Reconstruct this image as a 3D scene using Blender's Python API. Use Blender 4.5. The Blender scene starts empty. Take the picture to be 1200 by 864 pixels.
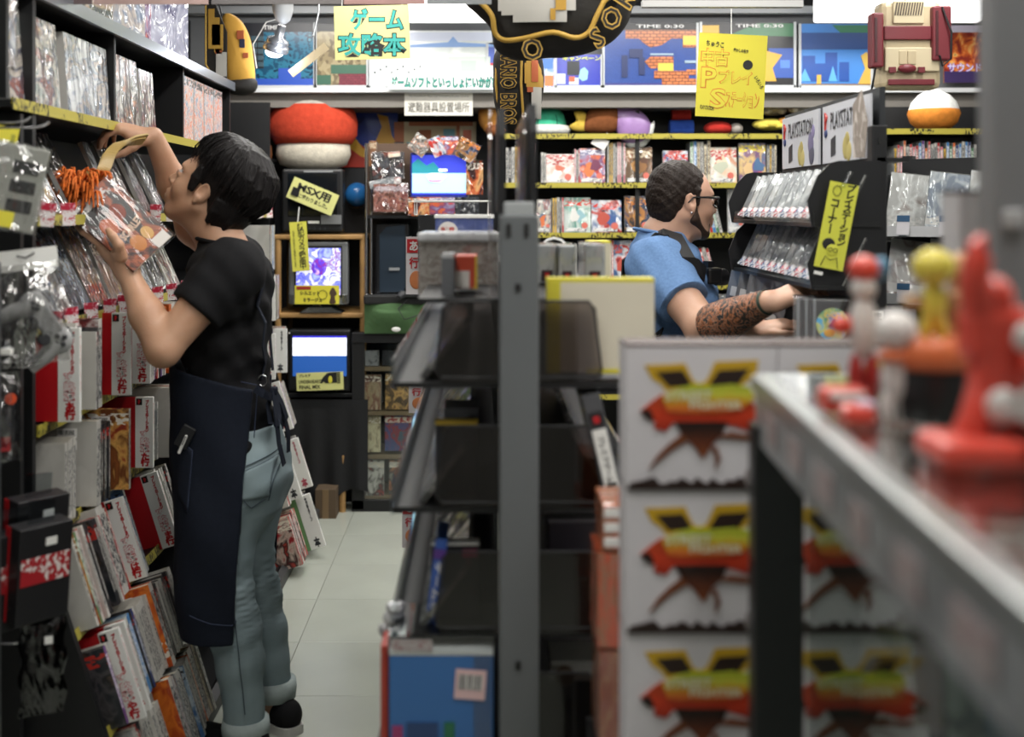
import bpy, bmesh, math, random
import numpy as np
from mathutils import Vector, Matrix, Euler
SC = bpy.context.scene
COL = bpy.context.collection
# ---------------------------------------------------------------- camera, world, lights, exposure
CAMZ, F, PPX, PPY = 1.48, 1400.0, 565.0, 245.0
cam = bpy.data.objects.new('camera', bpy.data.cameras.new('camera')); COL.objects.link(cam)
cam.location = (0, 0, CAMZ); cam.rotation_euler = (math.pi/2, 0, 0)
cam.data.sensor_width = 36; cam.data.lens = F/1200*36
cam.data.shift_x = (600-PPX)/1200; cam.data.shift_y = -(432-PPY)/1200
cam.data.clip_start = 0.05
cam.data.dof.use_dof = True; cam.data.dof.focus_distance = 4.0; cam.data.dof.aperture_fstop = 2.3
SC.camera = cam
wd = bpy.data.worlds.new('shop_ambient'); SC.world = wd; wd.use_nodes = True
wd.node_tree.nodes['Background'].inputs[0].default_value = (.80, .86, 1, 1)
wd.node_tree.nodes['Background'].inputs[1].default_value = 0.22
SC.view_settings.view_transform = 'Standard'; SC.view_settings.look = 'None'
SC.view_settings.exposure = 0.0; SC.view_settings.gamma = 1.0
SC.view_settings.use_curve_mapping = False
def area(name, loc, sx, sy, watt, col=(1, .97, .92), rot=(0, 0, 0), spread=None):
    l = bpy.data.lights.new(name, 'AREA'); l.shape = 'RECTANGLE'; l.size = sx; l.size_y = sy; l.energy = watt; l.color = col
    if spread: l.spread = spread
    o = bpy.data.objects.new(name, l); COL.objects.link(o); o.location = loc; o.rotation_euler = rot
    return o
# rows of ceiling fluorescents (positions, size along x, along y, watts)
TUBES = [(-.42, .9, .16, 1.2, 10), (-.42, 2.6, .16, 1.2, 15), (-.42, 4.2, .16, 1.2, 15),
         (.55, 1.0, .16, 1.2, 16), (.62, 2.7, .16, 1.2, 18), (.62, 4.2, .16, 1.2, 15),
         (1.75, 1.3, .16, 1.2, 10), (1.8, 3.0, .16, 1.2, 15), (1.75, 4.45, .16, 1.2, 13)]
CEIL = 2.62
for i, (x, y, sx, sy, w) in enumerate(TUBES):
    area('fluorescent_lamp', (x, y, CEIL-.075), sx, sy, w)
area('fluorescent_lamp', (.85, 5.30, 2.48), 2.6, .10, 26, rot=(math.radians(14), 0, 0))
area('fluorescent_lamp', (-.80, 5.30, 2.48), .6, .10, 9, rot=(math.radians(14), 0, 0))
# ---------------------------------------------------------------- helpers
R = math.radians
def P(px, py, Y): return Vector(((px-PPX)*Y/F, Y, CAMZ-(py-PPY)*Y/F))
def XX(px, Y): return (px-PPX)*Y/F
def ZZ(py, Y): return CAMZ-(py-PPY)*Y/F
def lin(c):
    return tuple(((v/12.92) if v <= .04045 else ((v+.055)/1.055)**2.4) for v in c)
def hx(h):
    h = h.lstrip('#'); return lin(tuple(int(h[i:i+2], 16)/255 for i in (0, 2, 4)))
def c4(c):
    c = hx(c) if isinstance(c, str) else c
    return (c[0], c[1], c[2], 1)
MATS = {}
def nt_new(name):
    m = bpy.data.materials.new(name); m.use_nodes = True
    nt = m.node_tree; b = nt.nodes['Principled BSDF']
    return m, nt, b
def wrap_bump(nt, b, scale=9, strength=.5, rough=.1, target='Coat Normal'):
    tc = nt.nodes.new('ShaderNodeTexCoord'); oi = nt.nodes.new('ShaderNodeObjectInfo')
    ad = nt.nodes.new('ShaderNodeVectorMath'); ad.operation = 'ADD'
    mp = nt.nodes.new('ShaderNodeMapping'); mp.inputs['Scale'].default_value = (1, 1, .45)
    nz = nt.nodes.new('ShaderNodeTexNoise'); nz.inputs['Scale'].default_value = scale; nz.inputs['Detail'].default_value = 2; nz.inputs['Distortion'].default_value = 1.6
    bp = nt.nodes.new('ShaderNodeBump'); bp.inputs['Strength'].default_value = strength; bp.inputs['Distance'].default_value = .05
    nt.links.new(tc.outputs['Object'], ad.inputs[0]); nt.links.new(oi.outputs['Random'], ad.inputs[1])
    nt.links.new(ad.outputs[0], mp.inputs[0]); nt.links.new(mp.outputs[0], nz.inputs['Vector'])
    nt.links.new(nz.outputs['Fac'], bp.inputs['Height']); nt.links.new(bp.outputs[0], b.inputs[target])
def M(name, col=(.5, .5, .5), rough=.55, metal=0, coat=0, noise=0, nscale=8, bump=0, bscale=60, emit=0, spec=.5):
    if name in MATS: return MATS[name]
    m, nt, b = nt_new(name)
    b.inputs['Base Color'].default_value = c4(col); b.inputs['Roughness'].default_value = rough
    b.inputs['Metallic'].default_value = metal; b.inputs['Coat Weight'].default_value = coat; b.inputs['Coat Roughness'].default_value = .08
    b.inputs['Specular IOR Level'].default_value = spec
    if emit:
        b.inputs['Emission Color'].default_value = c4(col); b.inputs['Emission Strength'].default_value = emit
    if noise or bump:
        tc = nt.nodes.new('ShaderNodeTexCoord')
    if noise:
        nz = nt.nodes.new('ShaderNodeTexNoise'); nz.inputs['Scale'].default_value = nscale; nz.inputs['Detail'].default_value = 4
        nt.links.new(tc.outputs['Object'], nz.inputs['Vector'])
        rp = nt.nodes.new('ShaderNodeValToRGB'); c = c4(col)
        rp.color_ramp.elements[0].position = .3; rp.color_ramp.elements[1].position = .7
        rp.color_ramp.elements[0].color = tuple(max(0, v*(1-noise)) for v in c[:3])+(1,)
        rp.color_ramp.elements[1].color = tuple(min(1, v*(1+noise)) for v in c[:3])+(1,)
        nt.links.new(nz.outputs['Fac'], rp.inputs[0]); nt.links.new(rp.outputs[0], b.inputs['Base Color'])
    if bump:
        n2 = nt.nodes.new('ShaderNodeTexNoise'); n2.inputs['Scale'].default_value = bscale; n2.inputs['Detail'].default_value = 3
        nt.links.new(tc.outputs['Object'], n2.inputs['Vector'])
        bp = nt.nodes.new('ShaderNodeBump'); bp.inputs['Strength'].default_value = bump; bp.inputs['Distance'].default_value = .01
        nt.links.new(n2.outputs['Fac'], bp.inputs['Height']); nt.links.new(bp.outputs[0], b.inputs['Normal'])
    MATS[name] = m
    return m
def ramp_const(nt, cols, interp='CONSTANT', lo=.3, hi=.7):
    rp = nt.nodes.new('ShaderNodeValToRGB'); cr = rp.color_ramp; cr.interpolation = interp
    n = len(cols)
    while len(cr.elements) < n: cr.elements.new(.5)
    for i, c in enumerate(cols):
        cr.elements[i].position = lo+(hi-lo)*i/max(1, n-1) if i else 0
        cr.elements[i].color = c4(c)
    return rp
def PR(name, cols, scale=4.0, interp='LINEAR', title=None, band=None, wrap=0, rough=.35, dist=1.2, voro=0, emit=0):
    """printed art: blobs of the palette, an optional lettering band near the top, an optional clear wrap"""
    if name in MATS: return MATS[name]
    m, nt, b = nt_new(name)
    tc = nt.nodes.new('ShaderNodeTexCoord'); oi = nt.nodes.new('ShaderNodeObjectInfo')
    mu = nt.nodes.new('ShaderNodeMath'); mu.operation = 'MULTIPLY'; mu.inputs[1].default_value = 37.0
    nt.links.new(oi.outputs['Random'], mu.inputs[0])
    ad = nt.nodes.new('ShaderNodeVectorMath'); ad.operation = 'ADD'
    nt.links.new(tc.outputs['Generated'], ad.inputs[0]); nt.links.new(mu.outputs[0], ad.inputs[1])
    if voro:
        nz = nt.nodes.new('ShaderNodeTexVoronoi'); nz.inputs['Scale'].default_value = scale
        sp = nt.nodes.new('ShaderNodeSeparateColor'); nt.links.new(nz.outputs['Color'], sp.inputs[0]); val = sp.outputs[0]
    else:
        nz = nt.nodes.new('ShaderNodeTexNoise'); nz.inputs['Scale'].default_value = scale; nz.inputs['Detail'].default_value = 5.5; nz.inputs['Distortion'].default_value = dist*.55
        val = nz.outputs['Fac']
    nt.links.new(ad.outputs[0], nz.inputs['Vector'])
    rp = ramp_const(nt, cols, interp, *((0, 1) if voro else (.32, .68)))
    nt.links.new(val, rp.inputs[0]); out = rp.outputs[0]
    if title:
        lo, hi, ink, ground = title
        sx = nt.nodes.new('ShaderNodeSeparateXYZ'); nt.links.new(tc.outputs['Generated'], sx.inputs[0])
        a = nt.nodes.new('ShaderNodeMath'); a.operation = 'GREATER_THAN'; a.inputs[1].default_value = lo; nt.links.new(sx.outputs['Z'], a.inputs[0])
        c = nt.nodes.new('ShaderNodeMath'); c.operation = 'LESS_THAN'; c.inputs[1].default_value = hi; nt.links.new(sx.outputs['Z'], c.inputs[0])
        d = nt.nodes.new('ShaderNodeMath'); d.operation = 'MULTIPLY'; nt.links.new(a.outputs[0], d.inputs[0]); nt.links.new(c.outputs[0], d.inputs[1])
        mp = nt.nodes.new('ShaderNodeMapping'); mp.inputs['Scale'].default_value = (9, 9, 22); nt.links.new(ad.outputs[0], mp.inputs[0])
        n3 = nt.nodes.new('ShaderNodeTexNoise'); n3.inputs['Scale'].default_value = 1; n3.inputs['Detail'].default_value = 1; nt.links.new(mp.outputs[0], n3.inputs['Vector'])
        r3 = ramp_const(nt, [ground or cols[0], ink], 'CONSTANT', .5, .52); r3.color_ramp.elements[1].position = .5
        nt.links.new(n3.outputs['Fac'], r3.inputs[0])
        mx = nt.nodes.new('ShaderNodeMix'); mx.data_type = 'RGBA'
        if ground is None:
            g = nt.nodes.new('ShaderNodeMath'); g.operation = 'GREATER_THAN'; g.inputs[1].default_value = .5; nt.links.new(n3.outputs['Fac'], g.inputs[0])
            e = nt.nodes.new('ShaderNodeMath'); e.operation = 'MULTIPLY'; nt.links.new(d.outputs[0], e.inputs[0]); nt.links.new(g.outputs[0], e.inputs[1]); fac = e.outputs[0]
        else: fac = d.outputs[0]
        nt.links.new(fac, mx.inputs[0]); nt.links.new(out, mx.inputs[6]); nt.links.new(r3.outputs[0], mx.inputs[7]); out = mx.outputs[2]
    nt.links.new(out, b.inputs['Base Color']); b.inputs['Roughness'].default_value = rough
    if emit:
        nt.links.new(out, b.inputs['Emission Color']); b.inputs['Emission Strength'].default_value = emit
    if wrap:
        b.inputs['Coat Weight'].default_value = 1; b.inputs['Coat Roughness'].default_value = .07; b.inputs['Coat IOR'].default_value = 1.8
        wrap_bump(nt, b, scale=11, strength=wrap)
    MATS[name] = m
    return m
def FILM(name, tint='ffffff', fac=.18, bump=.7, scale=12, rough=.06, ior=1.5):
    """clear plastic film: mostly see-through, glossy, crinkled"""
    if name in MATS: return MATS[name]
    m, nt, b = nt_new(name)
    nt.nodes.remove(b); out = nt.nodes['Material Output']
    tr = nt.nodes.new('ShaderNodeBsdfTransparent'); tr.inputs[0].default_value = c4(tint)
    gl = nt.nodes.new('ShaderNodeBsdfGlossy'); gl.inputs['Roughness'].default_value = rough; gl.inputs[0].default_value = (1, 1, 1, 1)
    lw = nt.nodes.new('ShaderNodeLayerWeight'); lw.inputs[0].default_value = .5
    pw = nt.nodes.new('ShaderNodeMath'); pw.operation = 'POWER'; pw.inputs[1].default_value = 4.0
    ad = nt.nodes.new('ShaderNodeMath'); ad.operation = 'MULTIPLY_ADD'; ad.inputs[1].default_value = min(.9, (ior-1)*1.7); ad.inputs[2].default_value = fac+.02; ad.use_clamp = True
    nt.links.new(lw.outputs['Facing'], pw.inputs[0]); nt.links.new(pw.outputs[0], ad.inputs[0])
    mx = nt.nodes.new('ShaderNodeMixShader')
    nt.links.new(ad.outputs[0], mx.inputs[0]); nt.links.new(tr.outputs[0], mx.inputs[1]); nt.links.new(gl.outputs[0], mx.inputs[2]); nt.links.new(mx.outputs[0], out.inputs[0])
    if bump:
        wrap_bump(nt, gl, scale, bump, target='Normal')
        nt.links.new(gl.inputs['Normal'].links[0].from_socket, lw.inputs['Normal'])
    MATS[name] = m
    return m

class MB:
    """collects simple shapes into one mesh"""
    def __init__(s): s.v = []; s.f = []; s.m = []; s.sm = []
    def add(s, vs, fs, mi=0, smooth=False):
        o = len(s.v); s.v += [tuple(v) for v in vs]
        for f in fs: s.f.append(tuple(i+o for i in f)); s.m.append(mi); s.sm.append(smooth)
        return s
    def box(s, c, d, mi=0, rot=None):
        x, y, z = d[0]/2, d[1]/2, d[2]/2
        vs = [Vector(p) for p in ((-x,-y,-z),(x,-y,-z),(x,y,-z),(-x,y,-z),(-x,-y,z),(x,-y,z),(x,y,z),(-x,y,z))]
        if rot is not None: vs = [rot @ v for v in vs]
        c = Vector(c); vs = [v+c for v in vs]
        mis = mi if isinstance(mi, (list, tuple)) else [mi]*6   # order: bottom, top, front(-y), right(+x), back, left
        for f, m_ in zip(((0,3,2,1),(4,5,6,7),(0,1,5,4),(1,2,6,5),(2,3,7,6),(3,0,4,7)), mis):
            s.f.append(tuple(i+len(s.v) for i in f)); s.m.append(m_); s.sm.append(False)
        s.v += [tuple(v) for v in vs]
        return s
    def rbox(s, c, d, r=.004, mi=0, rot=None):
        """box with chamfered vertical-axis edges on every side"""
        bm = bmesh.new(); bmesh.ops.create_cube(bm, size=1); bmesh.ops.scale(bm, vec=d, verts=bm.verts)
        bmesh.ops.bevel(bm, geom=bm.edges[:], offset=min(r, min(d)*.45), segments=2, affect='EDGES', profile=.5)
        bm.verts.index_update(); q = rot or Matrix.Identity(3); c = Vector(c)
        s.add([q @ v.co + c for v in bm.verts], [[v.index for v in f.verts] for f in bm.faces], mi); bm.free()
        return s
    def prism(s, poly, y0, y1, mi=0, plane='xz', side_mi=None):
        """polygon in a plane, thickened along the third axis"""
        n = len(poly)
        def mk(a, b, t):
            return (a, t, b) if plane == 'xz' else ((t, a, b) if plane == 'yz' else (a, b, t))
        vs = [mk(a, b, y0) for a, b in poly]+[mk(a, b, y1) for a, b in poly]
        ar = sum(poly[i][0]*poly[(i+1) % n][1]-poly[(i+1) % n][0]*poly[i][1] for i in range(n))
        fl = (ar > 0) == (plane != 'yz') if plane != 'xy' else ar < 0
        if plane == 'yz': fl = ar < 0
        fs0 = tuple(range(n)); fs1 = tuple(range(2*n-1, n-1, -1))
        s.add(vs, [fs0, fs1] if True else [], mi)
        smi = mi if side_mi is None else side_mi
        s.add(vs, [(i, i+n, (i+1) % n+n, (i+1) % n) for i in range(n)], smi)
        return s
    def tube(s, pts, r, n=8, mi=0, cap=True, closed=False):
        pts = [Vector(p) for p in pts]; m = len(pts); rs = r if isinstance(r, (list, tuple)) else [r]*m
        vs = []; prev = None
        for i, p in enumerate(pts):
            a = pts[i-1] if (i or closed) else p; b = pts[(i+1) % m] if (i < m-1 or closed) else p
            t = (b-a).normalized() if (b-a).length > 1e-9 else Vector((0, 0, 1))
            if prev is None:
                u = t.orthogonal().normalized()
            else:
                u = (prev-t*prev.dot(t)); u = u.normalized() if u.length > 1e-6 else t.orthogonal().normalized()
            prev = u; w = t.cross(u)
            for k in range(n):
                g = 2*math.pi*k/n; vs.append(p+(u*math.cos(g)+w*math.sin(g))*rs[i])
        fs = []
        for i in range(m if closed else m-1):
            j = (i+1) % m
            for k in range(n): fs.append((i*n+k, i*n+(k+1) % n, j*n+(k+1) % n, j*n+k))
        s.add(vs, fs, mi, True)
        if cap and not closed: s.add(vs, [tuple(range(n-1, -1, -1)), tuple(range((m-1)*n, m*n))], mi)
        return s
    def lathe(s, prof, c=(0, 0, 0), n=20, mi=0, rot=None, sx=1, sy=1, smooth=True):
        vs = []; q = rot or Matrix.Identity(3); c = Vector(c)
        for r, z in prof:
            for k in range(n):
                g = 2*math.pi*k/n; vs.append(q @ Vector((r*math.cos(g)*sx, r*math.sin(g)*sy, z))+c)
        m = len(prof)
        s.add(vs, [(i*n+k, i*n+(k+1) % n, (i+1)*n+(k+1) % n, (i+1)*n+k) for i in range(m-1) for k in range(n)], mi, smooth)
        s.add(vs, [tuple(range(n-1, -1, -1)), tuple(range((m-1)*n, m*n))], mi, smooth)
        return s
    def ball(s, c, r, mi=0, n=14, m=9, rot=None):
        r = r if isinstance(r, (list, tuple)) else (r, r, r); q = rot or Matrix.Identity(3)
        prof = [(max(1e-4, math.sin(math.pi*i/m)), -math.cos(math.pi*i/m)) for i in range(m+1)]
        vs = []; c = Vector(c)
        for a, z in prof:
            for k in range(n):
                g = 2*math.pi*k/n; vs.append(q @ Vector((a*math.cos(g)*r[0], a*math.sin(g)*r[1], z*r[2]))+c)
        s.add(vs, [(i*n+k, i*n+(k+1) % n, (i+1)*n+(k+1) % n, (i+1)*n+k) for i in range(m) for k in range(n)], mi, True)
        return s
    def grid(s, fn, nu, nv, mi=0, smooth=True, thick=None):
        vs = [fn(i/nu, j/nv) for j in range(nv+1) for i in range(nu+1)]
        s.add(vs, [(j*(nu+1)+i, j*(nu+1)+i+1, (j+1)*(nu+1)+i+1, (j+1)*(nu+1)+i) for j in range(nv) for i in range(nu)], mi, smooth)
        return s
    def mesh(s, name, mats):
        me = bpy.data.meshes.new(name); me.from_pydata(s.v, [], s.f)
        for m in (mats if isinstance(mats, (list, tuple)) else [mats]): me.materials.append(m)
        me.polygons.foreach_set('material_index', s.m); me.polygons.foreach_set('use_smooth', s.sm)
        me.update(); return me
    def build(s, name, mats, parent=None, mw=None):
        return link(name, s.mesh(name, mats), parent, mw)
def link(name, data, parent=None, mw=None):
    o = bpy.data.objects.new(name, data); COL.objects.link(o)
    if parent is not None: o.parent = parent
    if mw is not None: o.matrix_local = mw
    return o
def tag(o, label, cat, group=None, kind=None):
    o['label'] = label; o['category'] = cat
    if group: o['group'] = group
    if kind: o['kind'] = kind
    return o
def thing(name, label, cat, mw=None, group=None):
    o = bpy.data.objects.new(name, None); COL.objects.link(o); o.empty_display_size = .05
    if mw is not None: o.matrix_local = mw
    return tag(o, label, cat, group)
def struct(name, mb, mats):
    o = mb.build(name, mats); o['kind'] = 'structure'; return o
def T(x, y, z): return Matrix.Translation((x, y, z))
def RX(a): return Matrix.Rotation(R(a), 4, 'X')
def RY(a): return Matrix.Rotation(R(a), 4, 'Y')
def RZ(a): return Matrix.Rotation(R(a), 4, 'Z')
_tx = {}
def text_mesh(body, size, bold=0.0, line=1.0, res=2, ext=0.0, sx=1.0):
    k = (body, size, bold, line, res, ext, sx)
    if k in _tx: return _tx[k]
    cu = bpy.data.curves.new('t', 'FONT'); cu.body = body; cu.size = size; cu.resolution_u = res; cu.offset = bold; cu.space_line = line
    cu.align_x = 'CENTER'; cu.align_y = 'CENTER'; cu.extrude = ext
    o = bpy.data.objects.new('t', cu); COL.objects.link(o); bpy.context.view_layer.update()
    me = bpy.data.meshes.new_from_object(o.evaluated_get(bpy.context.evaluated_depsgraph_get()))
    bpy.data.objects.remove(o); bpy.data.curves.remove(cu)
    if len(me.vertices):   # centre it on its own bounds
        co = np.empty(len(me.vertices)*3); me.vertices.foreach_get('co', co); co = co.reshape(-1, 3)
        co[:, :2] -= (co[:, :2].min(0)+co[:, :2].max(0))/2; co[:, 0] *= sx; me.vertices.foreach_set('co', co.ravel())
    me.name = 'lettering'; _tx[k] = me
    return me
def write(parent, body, size, mat, loc=(0, 0, 0), rot=None, bold=0.0, line=1.0, vertical=False, name='lettering', ext=0, fit=None, sx=1.0):
    """lettering on a face that looks along local -y (pass rot for other faces)"""
    if vertical: body = '\n'.join('|' if ch in 'ー-' else ch for ch in body)
    me = text_mesh(body, size, bold, line, 2, ext, sx).copy(); me.materials.clear(); me.materials.append(mat)
    mw = Matrix.Translation(loc) @ (rot or Matrix.Identity(4)) @ RX(90)
    if fit:
        co = np.empty(len(me.vertices)*3); me.vertices.foreach_get('co', co); co = co.reshape(-1, 3)
        w, h = co[:, 0].max()-co[:, 0].min(), co[:, 1].max()-co[:, 1].min()
        mw = mw @ Matrix.Diagonal((fit[0]/w if fit[0] else 1, fit[1]/h if fit[1] else 1, 1, 1))
    return link(name, me, parent, mw)
ORD = 'first second third fourth fifth sixth seventh eighth ninth tenth eleventh twelfth thirteenth fourteenth fifteenth sixteenth seventeenth eighteenth nineteenth twentieth'.split()
def ordn(i):
    if i < 20: return ORD[i]
    t = {2: 'twenty', 3: 'thirty', 4: 'forty', 5: 'fifty', 6: 'sixty'}[(i+1)//10]
    return t+'-'+ORD[(i+1) % 10-1] if (i+1) % 10 else {2: 'twentieth', 3: 'thirtieth', 4: 'fortieth', 5: 'fiftieth', 6: 'sixtieth'}[(i+1)//10]
rnd = random.Random(7)
BLACK = M('black_paint', '16171a', .45)
DARK = M('charcoal_metal', '24262b', .4)
POSTG = M('grey_post_metal', '64686a', .45, noise=.04, nscale=3)
SILVER = M('silver_metal', 'a9adb0', .25, metal=1)
CHROME = M('chrome', 'd5d5d8', .12, metal=1)
WHITE = M('white_card', 'e4e4e0', .5)
PAPER = M('paper_pages', 'dcd6c6', .8)
YEL = M('yellow_paper', 'd9cf3e', .6)
INK = M('black_ink', '141414', .6)
RED = M('red_print', 'b9161e', .4)
PINKR = M('pink_print', 'cf5560', .45)
WOOD = M('pale_wood', 'a5804f', .5, noise=.2, nscale=12)
SMOKE = FILM('smoked_acrylic', 'bdb7b5', .03, 0, ior=1.3)
CLEAR = FILM('clear_acrylic', 'e6eaec', .06, 0)
WRAP = FILM('crinkled_wrap', 'f4f4f4', .15, .9, 14)
BAG = FILM('loose_bag_film', 'f2f2f2', .17, 1.0, 9)
def STRIP(name, ground, ink, sx=60, sz=30, ms=5):
    if name in MATS: return MATS[name]
    m, nt, b = nt_new(name); tc = nt.nodes.new('ShaderNodeTexCoord')
    mp = nt.nodes.new('ShaderNodeMapping'); mp.inputs['Scale'].default_value = (sx, sx, sz); nt.links.new(tc.outputs['Object'], mp.inputs[0])
    n1 = nt.nodes.new('ShaderNodeTexNoise'); n1.inputs['Scale'].default_value = 1; nt.links.new(mp.outputs[0], n1.inputs['Vector'])
    n2 = nt.nodes.new('ShaderNodeTexNoise'); n2.inputs['Scale'].default_value = ms; nt.links.new(tc.outputs['Object'], n2.inputs['Vector'])
    a = nt.nodes.new('ShaderNodeMath'); a.operation = 'GREATER_THAN'; a.inputs[1].default_value = .53; nt.links.new(n1.outputs['Fac'], a.inputs[0])
    c = nt.nodes.new('ShaderNodeMath'); c.operation = 'GREATER_THAN'; c.inputs[1].default_value = .5; nt.links.new(n2.outputs['Fac'], c.inputs[0])
    d = nt.nodes.new('ShaderNodeMath'); d.operation = 'MULTIPLY'; nt.links.new(a.outputs[0], d.inputs[0]); nt.links.new(c.outputs[0], d.inputs[1])
    mx = nt.nodes.new('ShaderNodeMix'); mx.data_type = 'RGBA'; mx.inputs[6].default_value = c4(ground); mx.inputs[7].default_value = c4(ink)
    nt.links.new(d.outputs[0], mx.inputs[0]); nt.links.new(mx.outputs[2], b.inputs['Base Color']); b.inputs['Roughness'].default_value = .4
    MATS[name] = m; return m
YSTRIP = STRIP('yellow_price_strip', 'aa9f40', '1c1a10', 110, 60)
def BARS(name='barcode_print'):
    if name in MATS: return MATS[name]
    m, nt, b = nt_new(name); tc = nt.nodes.new('ShaderNodeTexCoord')
    mp = nt.nodes.new('ShaderNodeMapping'); mp.inputs['Scale'].default_value = (420, .1, .1); nt.links.new(tc.outputs['Object'], mp.inputs[0])
    n1 = nt.nodes.new('ShaderNodeTexNoise'); n1.inputs['Scale'].default_value = 1; nt.links.new(mp.outputs[0], n1.inputs['Vector'])
    rp = ramp_const(nt, ['141414', 'e8e6e2'], 'CONSTANT'); rp.color_ramp.elements[1].position = .5
    nt.links.new(n1.outputs['Fac'], rp.inputs[0]); nt.links.new(rp.outputs[0], b.inputs['Base Color'])
    MATS[name] = m; return m
BARS()
_bm = {}
def box_mesh(d, mats, mis=0):
    """shared box mesh, bottom at z=0, centred in x and y"""
    k = (tuple(round(v, 4) for v in d), tuple(m.name for m in mats), str(mis))
    if k not in _bm:
        _bm[k] = MB().box((0, 0, d[2]/2), d, mis).mesh('box', mats)
    return _bm[k]
def barcode(parent, loc, w=.04, h=.028, rot=None, pad='e9e7e4', name='barcode_sticker'):
    o = MB().box((0, 0, 0), (w, .0012, h), 0).build(name, M('sticker_'+pad, pad, .5), parent, Matrix.Translation(loc) @ (rot or Matrix.Identity(4)))
    MB().box((0, -.0011, h*.08), (w*.8, .0012, h*.5), 0).build('barcode', MATS['barcode_print'], o)
    return o
# ================================================================ the room
FLOORM = M('vinyl_floor', 'b3b8ae', .22, noise=.06, nscale=2.5, bump=.03, bscale=4)
GROUT = M('floor_joint', '85897f', .6)
WALLM = M('wall_paint', 'a9a8a4', .8, noise=.04, nscale=3)
DWALL = M('dark_wall_board', '2a2b2e', .7)
CEILM = M('ceiling_board', 'c6c6c4', .9, noise=.03, nscale=6)
fl = struct('floor', MB().box((.65, 2.4, -.03), (4.4, 8, .056)), [GROUT])
tm = MB().rbox((0, 0, -.001), (.448, .448, .006), .0012).mesh('floor_tile', [FLOORM])
for i in range(9):
    for j in range(17):
        link('floor_tile', tm, fl, T(-1.3+i*.45, -1.1+j*.45, 0))
cl = struct('ceiling', MB().box((.65, 2.4, CEIL+.03), (4.4, 8, .06)), [CEILM])
tm = MB().rbox((0, 0, 0), (.898, .448, .008), .002).mesh('ceiling_panel', [CEILM])
for i in range(5):
    for j in range(17): link('ceiling_panel', tm, cl, T(-1.1+i*.9, -1.1+j*.45, CEIL-.001))
struct('wall_left', MB().box((-1.5, 2.4, 1.31), (.06, 8, 2.62)), [WALLM])
struct('wall_right', MB().box((2.83, 2.4, 1.31), (.06, 8, 2.62)), [WALLM])
struct('wall_back', MB().box((.65, 6.36, 1.31), (4.4, .06, 2.62)), [DWALL])
struct('wall_front', MB().box((.65, -1.55, 1.31), (4.4, .06, 2.62)), [WALLM])
# poster ledge and the grey soffit above it
struct('trim_1', MB().box((.62, 5.93, 2.066), (4.3, .1, .022)), [M('white_ledge', 'd4d6d8', .35)])
struct('trim_2', MB().box((.62, 6.13, 2.02), (4.3, .40, .07)), [M('grey_soffit', '77736d', .7)])
struct('trim_3', MB().box((.62, 5.86, 2.455), (4.3, .05, .035)), [M('grey_rail', '8a8d90', .4)])
struct('trim_4', MB().box((.62, 6.13, 2.26), (4.3, .40, .36)), [M('poster_backing', '5d5f62', .7)])
# fluorescent fixtures (the light itself is set at the top)
TUBE = M('lit_tube', 'fbfbff', .3, emit=4.0)
for i, (x, y, sx, sy, w) in enumerate(TUBES):
    t = thing('fluorescent_fixture', f'white ceiling fluorescent fixture, {ordn(i)} of the aisle rows', 'light', T(x, y, CEIL), 'aisle ceiling lights')
    MB().rbox((0, 0, -.018), (.2, 1.3, .035), .006).build('housing', [WHITE], t)
    for s in (-.055, .055): MB().tube([(s, -.6, -.05), (s, .6, -.05)], .014, 10).build('tube', [TUBE], t)
for i, (x, w) in enumerate(((.85, 2.6), (-.80, .6))):
    t = thing('fluorescent_fixture', ['long bright fluorescent strip above the poster row', 'shorter bright fluorescent strip above the maze posters'][i], 'light', T(x, 5.30, 2.53))
    MB().rbox((0, 0, .03), (w+.1, .1, .05), .006).build('housing', [WHITE], t)
    MB().tube([(-w/2, 0, -.012), (w/2, 0, -.012)], .016, 10).build('tube', [TUBE], t)
    for s in (-1, 1): MB().box((s*w*.4, 0, .075), (.03, .03, .05)).build('bracket', [WHITE], t)
for i, (x0, x1, y0) in enumerate(((478, 592, 34), (955, 1150, 30))):   # lit diffuser boxes over the posters
    Y = 5.62; a, b = XX(x0, Y), XX(x1, Y)
    t = thing('light_box', ['bright white light box above the pale poster', 'bright white light box behind the console shaped bag'][i], 'light', T((a+b)/2, Y, 2.36))
    hgt = [.14, .12][i]
    MB().rbox((0, 0, hgt/2), (b-a, .07, hgt), .01).build('diffuser', [M('lit_diffuser', 'ffffff', .4, emit=1.6)], t)
    MB().box((0, .01, hgt+.03), (.1, .06, .06)).build('bracket', [WHITE], t)
    MB().tube([(0, .01, hgt+.04), (0, .01, CEIL-2.36)], .008).build('rod', [WHITE], t)
# ================================================================ left rack
XU, Y0, Y1 = -1.035, 2.75, 5.82
def XF(z): return min(-.79-.315*z, 9) if z < .778 else XU
SL = 17.5
LT = {0: .055, 1: .27, 2: .50, 3: .727, 4: .975, 5: 1.206, 6: 1.465, 7: 1.725, 8: 1.995}
RACKB = M('rack_black', '121315', .5)
lr = thing('magazine_rack', 'tall black magazine rack with slanted lower tiers along the left aisle', 'shelving', T(0, 0, 0))
prof = [(-1.42, .004), (-.79, .004), (-.79, .03), (XU, .778), (XU, 2.0), (-1.42, 2.0)]
for y in (Y0, Y1): MB().prism(prof, y, y+.02).build('end_panel', [RACKB], lr)
MB().box((-1.43, (Y0+Y1)/2, 1.2), (.02, Y1-Y0, 2.39)).build('back_panel', [RACKB], lr)
MB().prism([(-.80, .004), (-.775, .004), (-.775, .045), (-.80, .055)], Y0+.02, Y1).build('plinth', [M('plinth_grey', '3a3b3c', .5)], lr)
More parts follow.
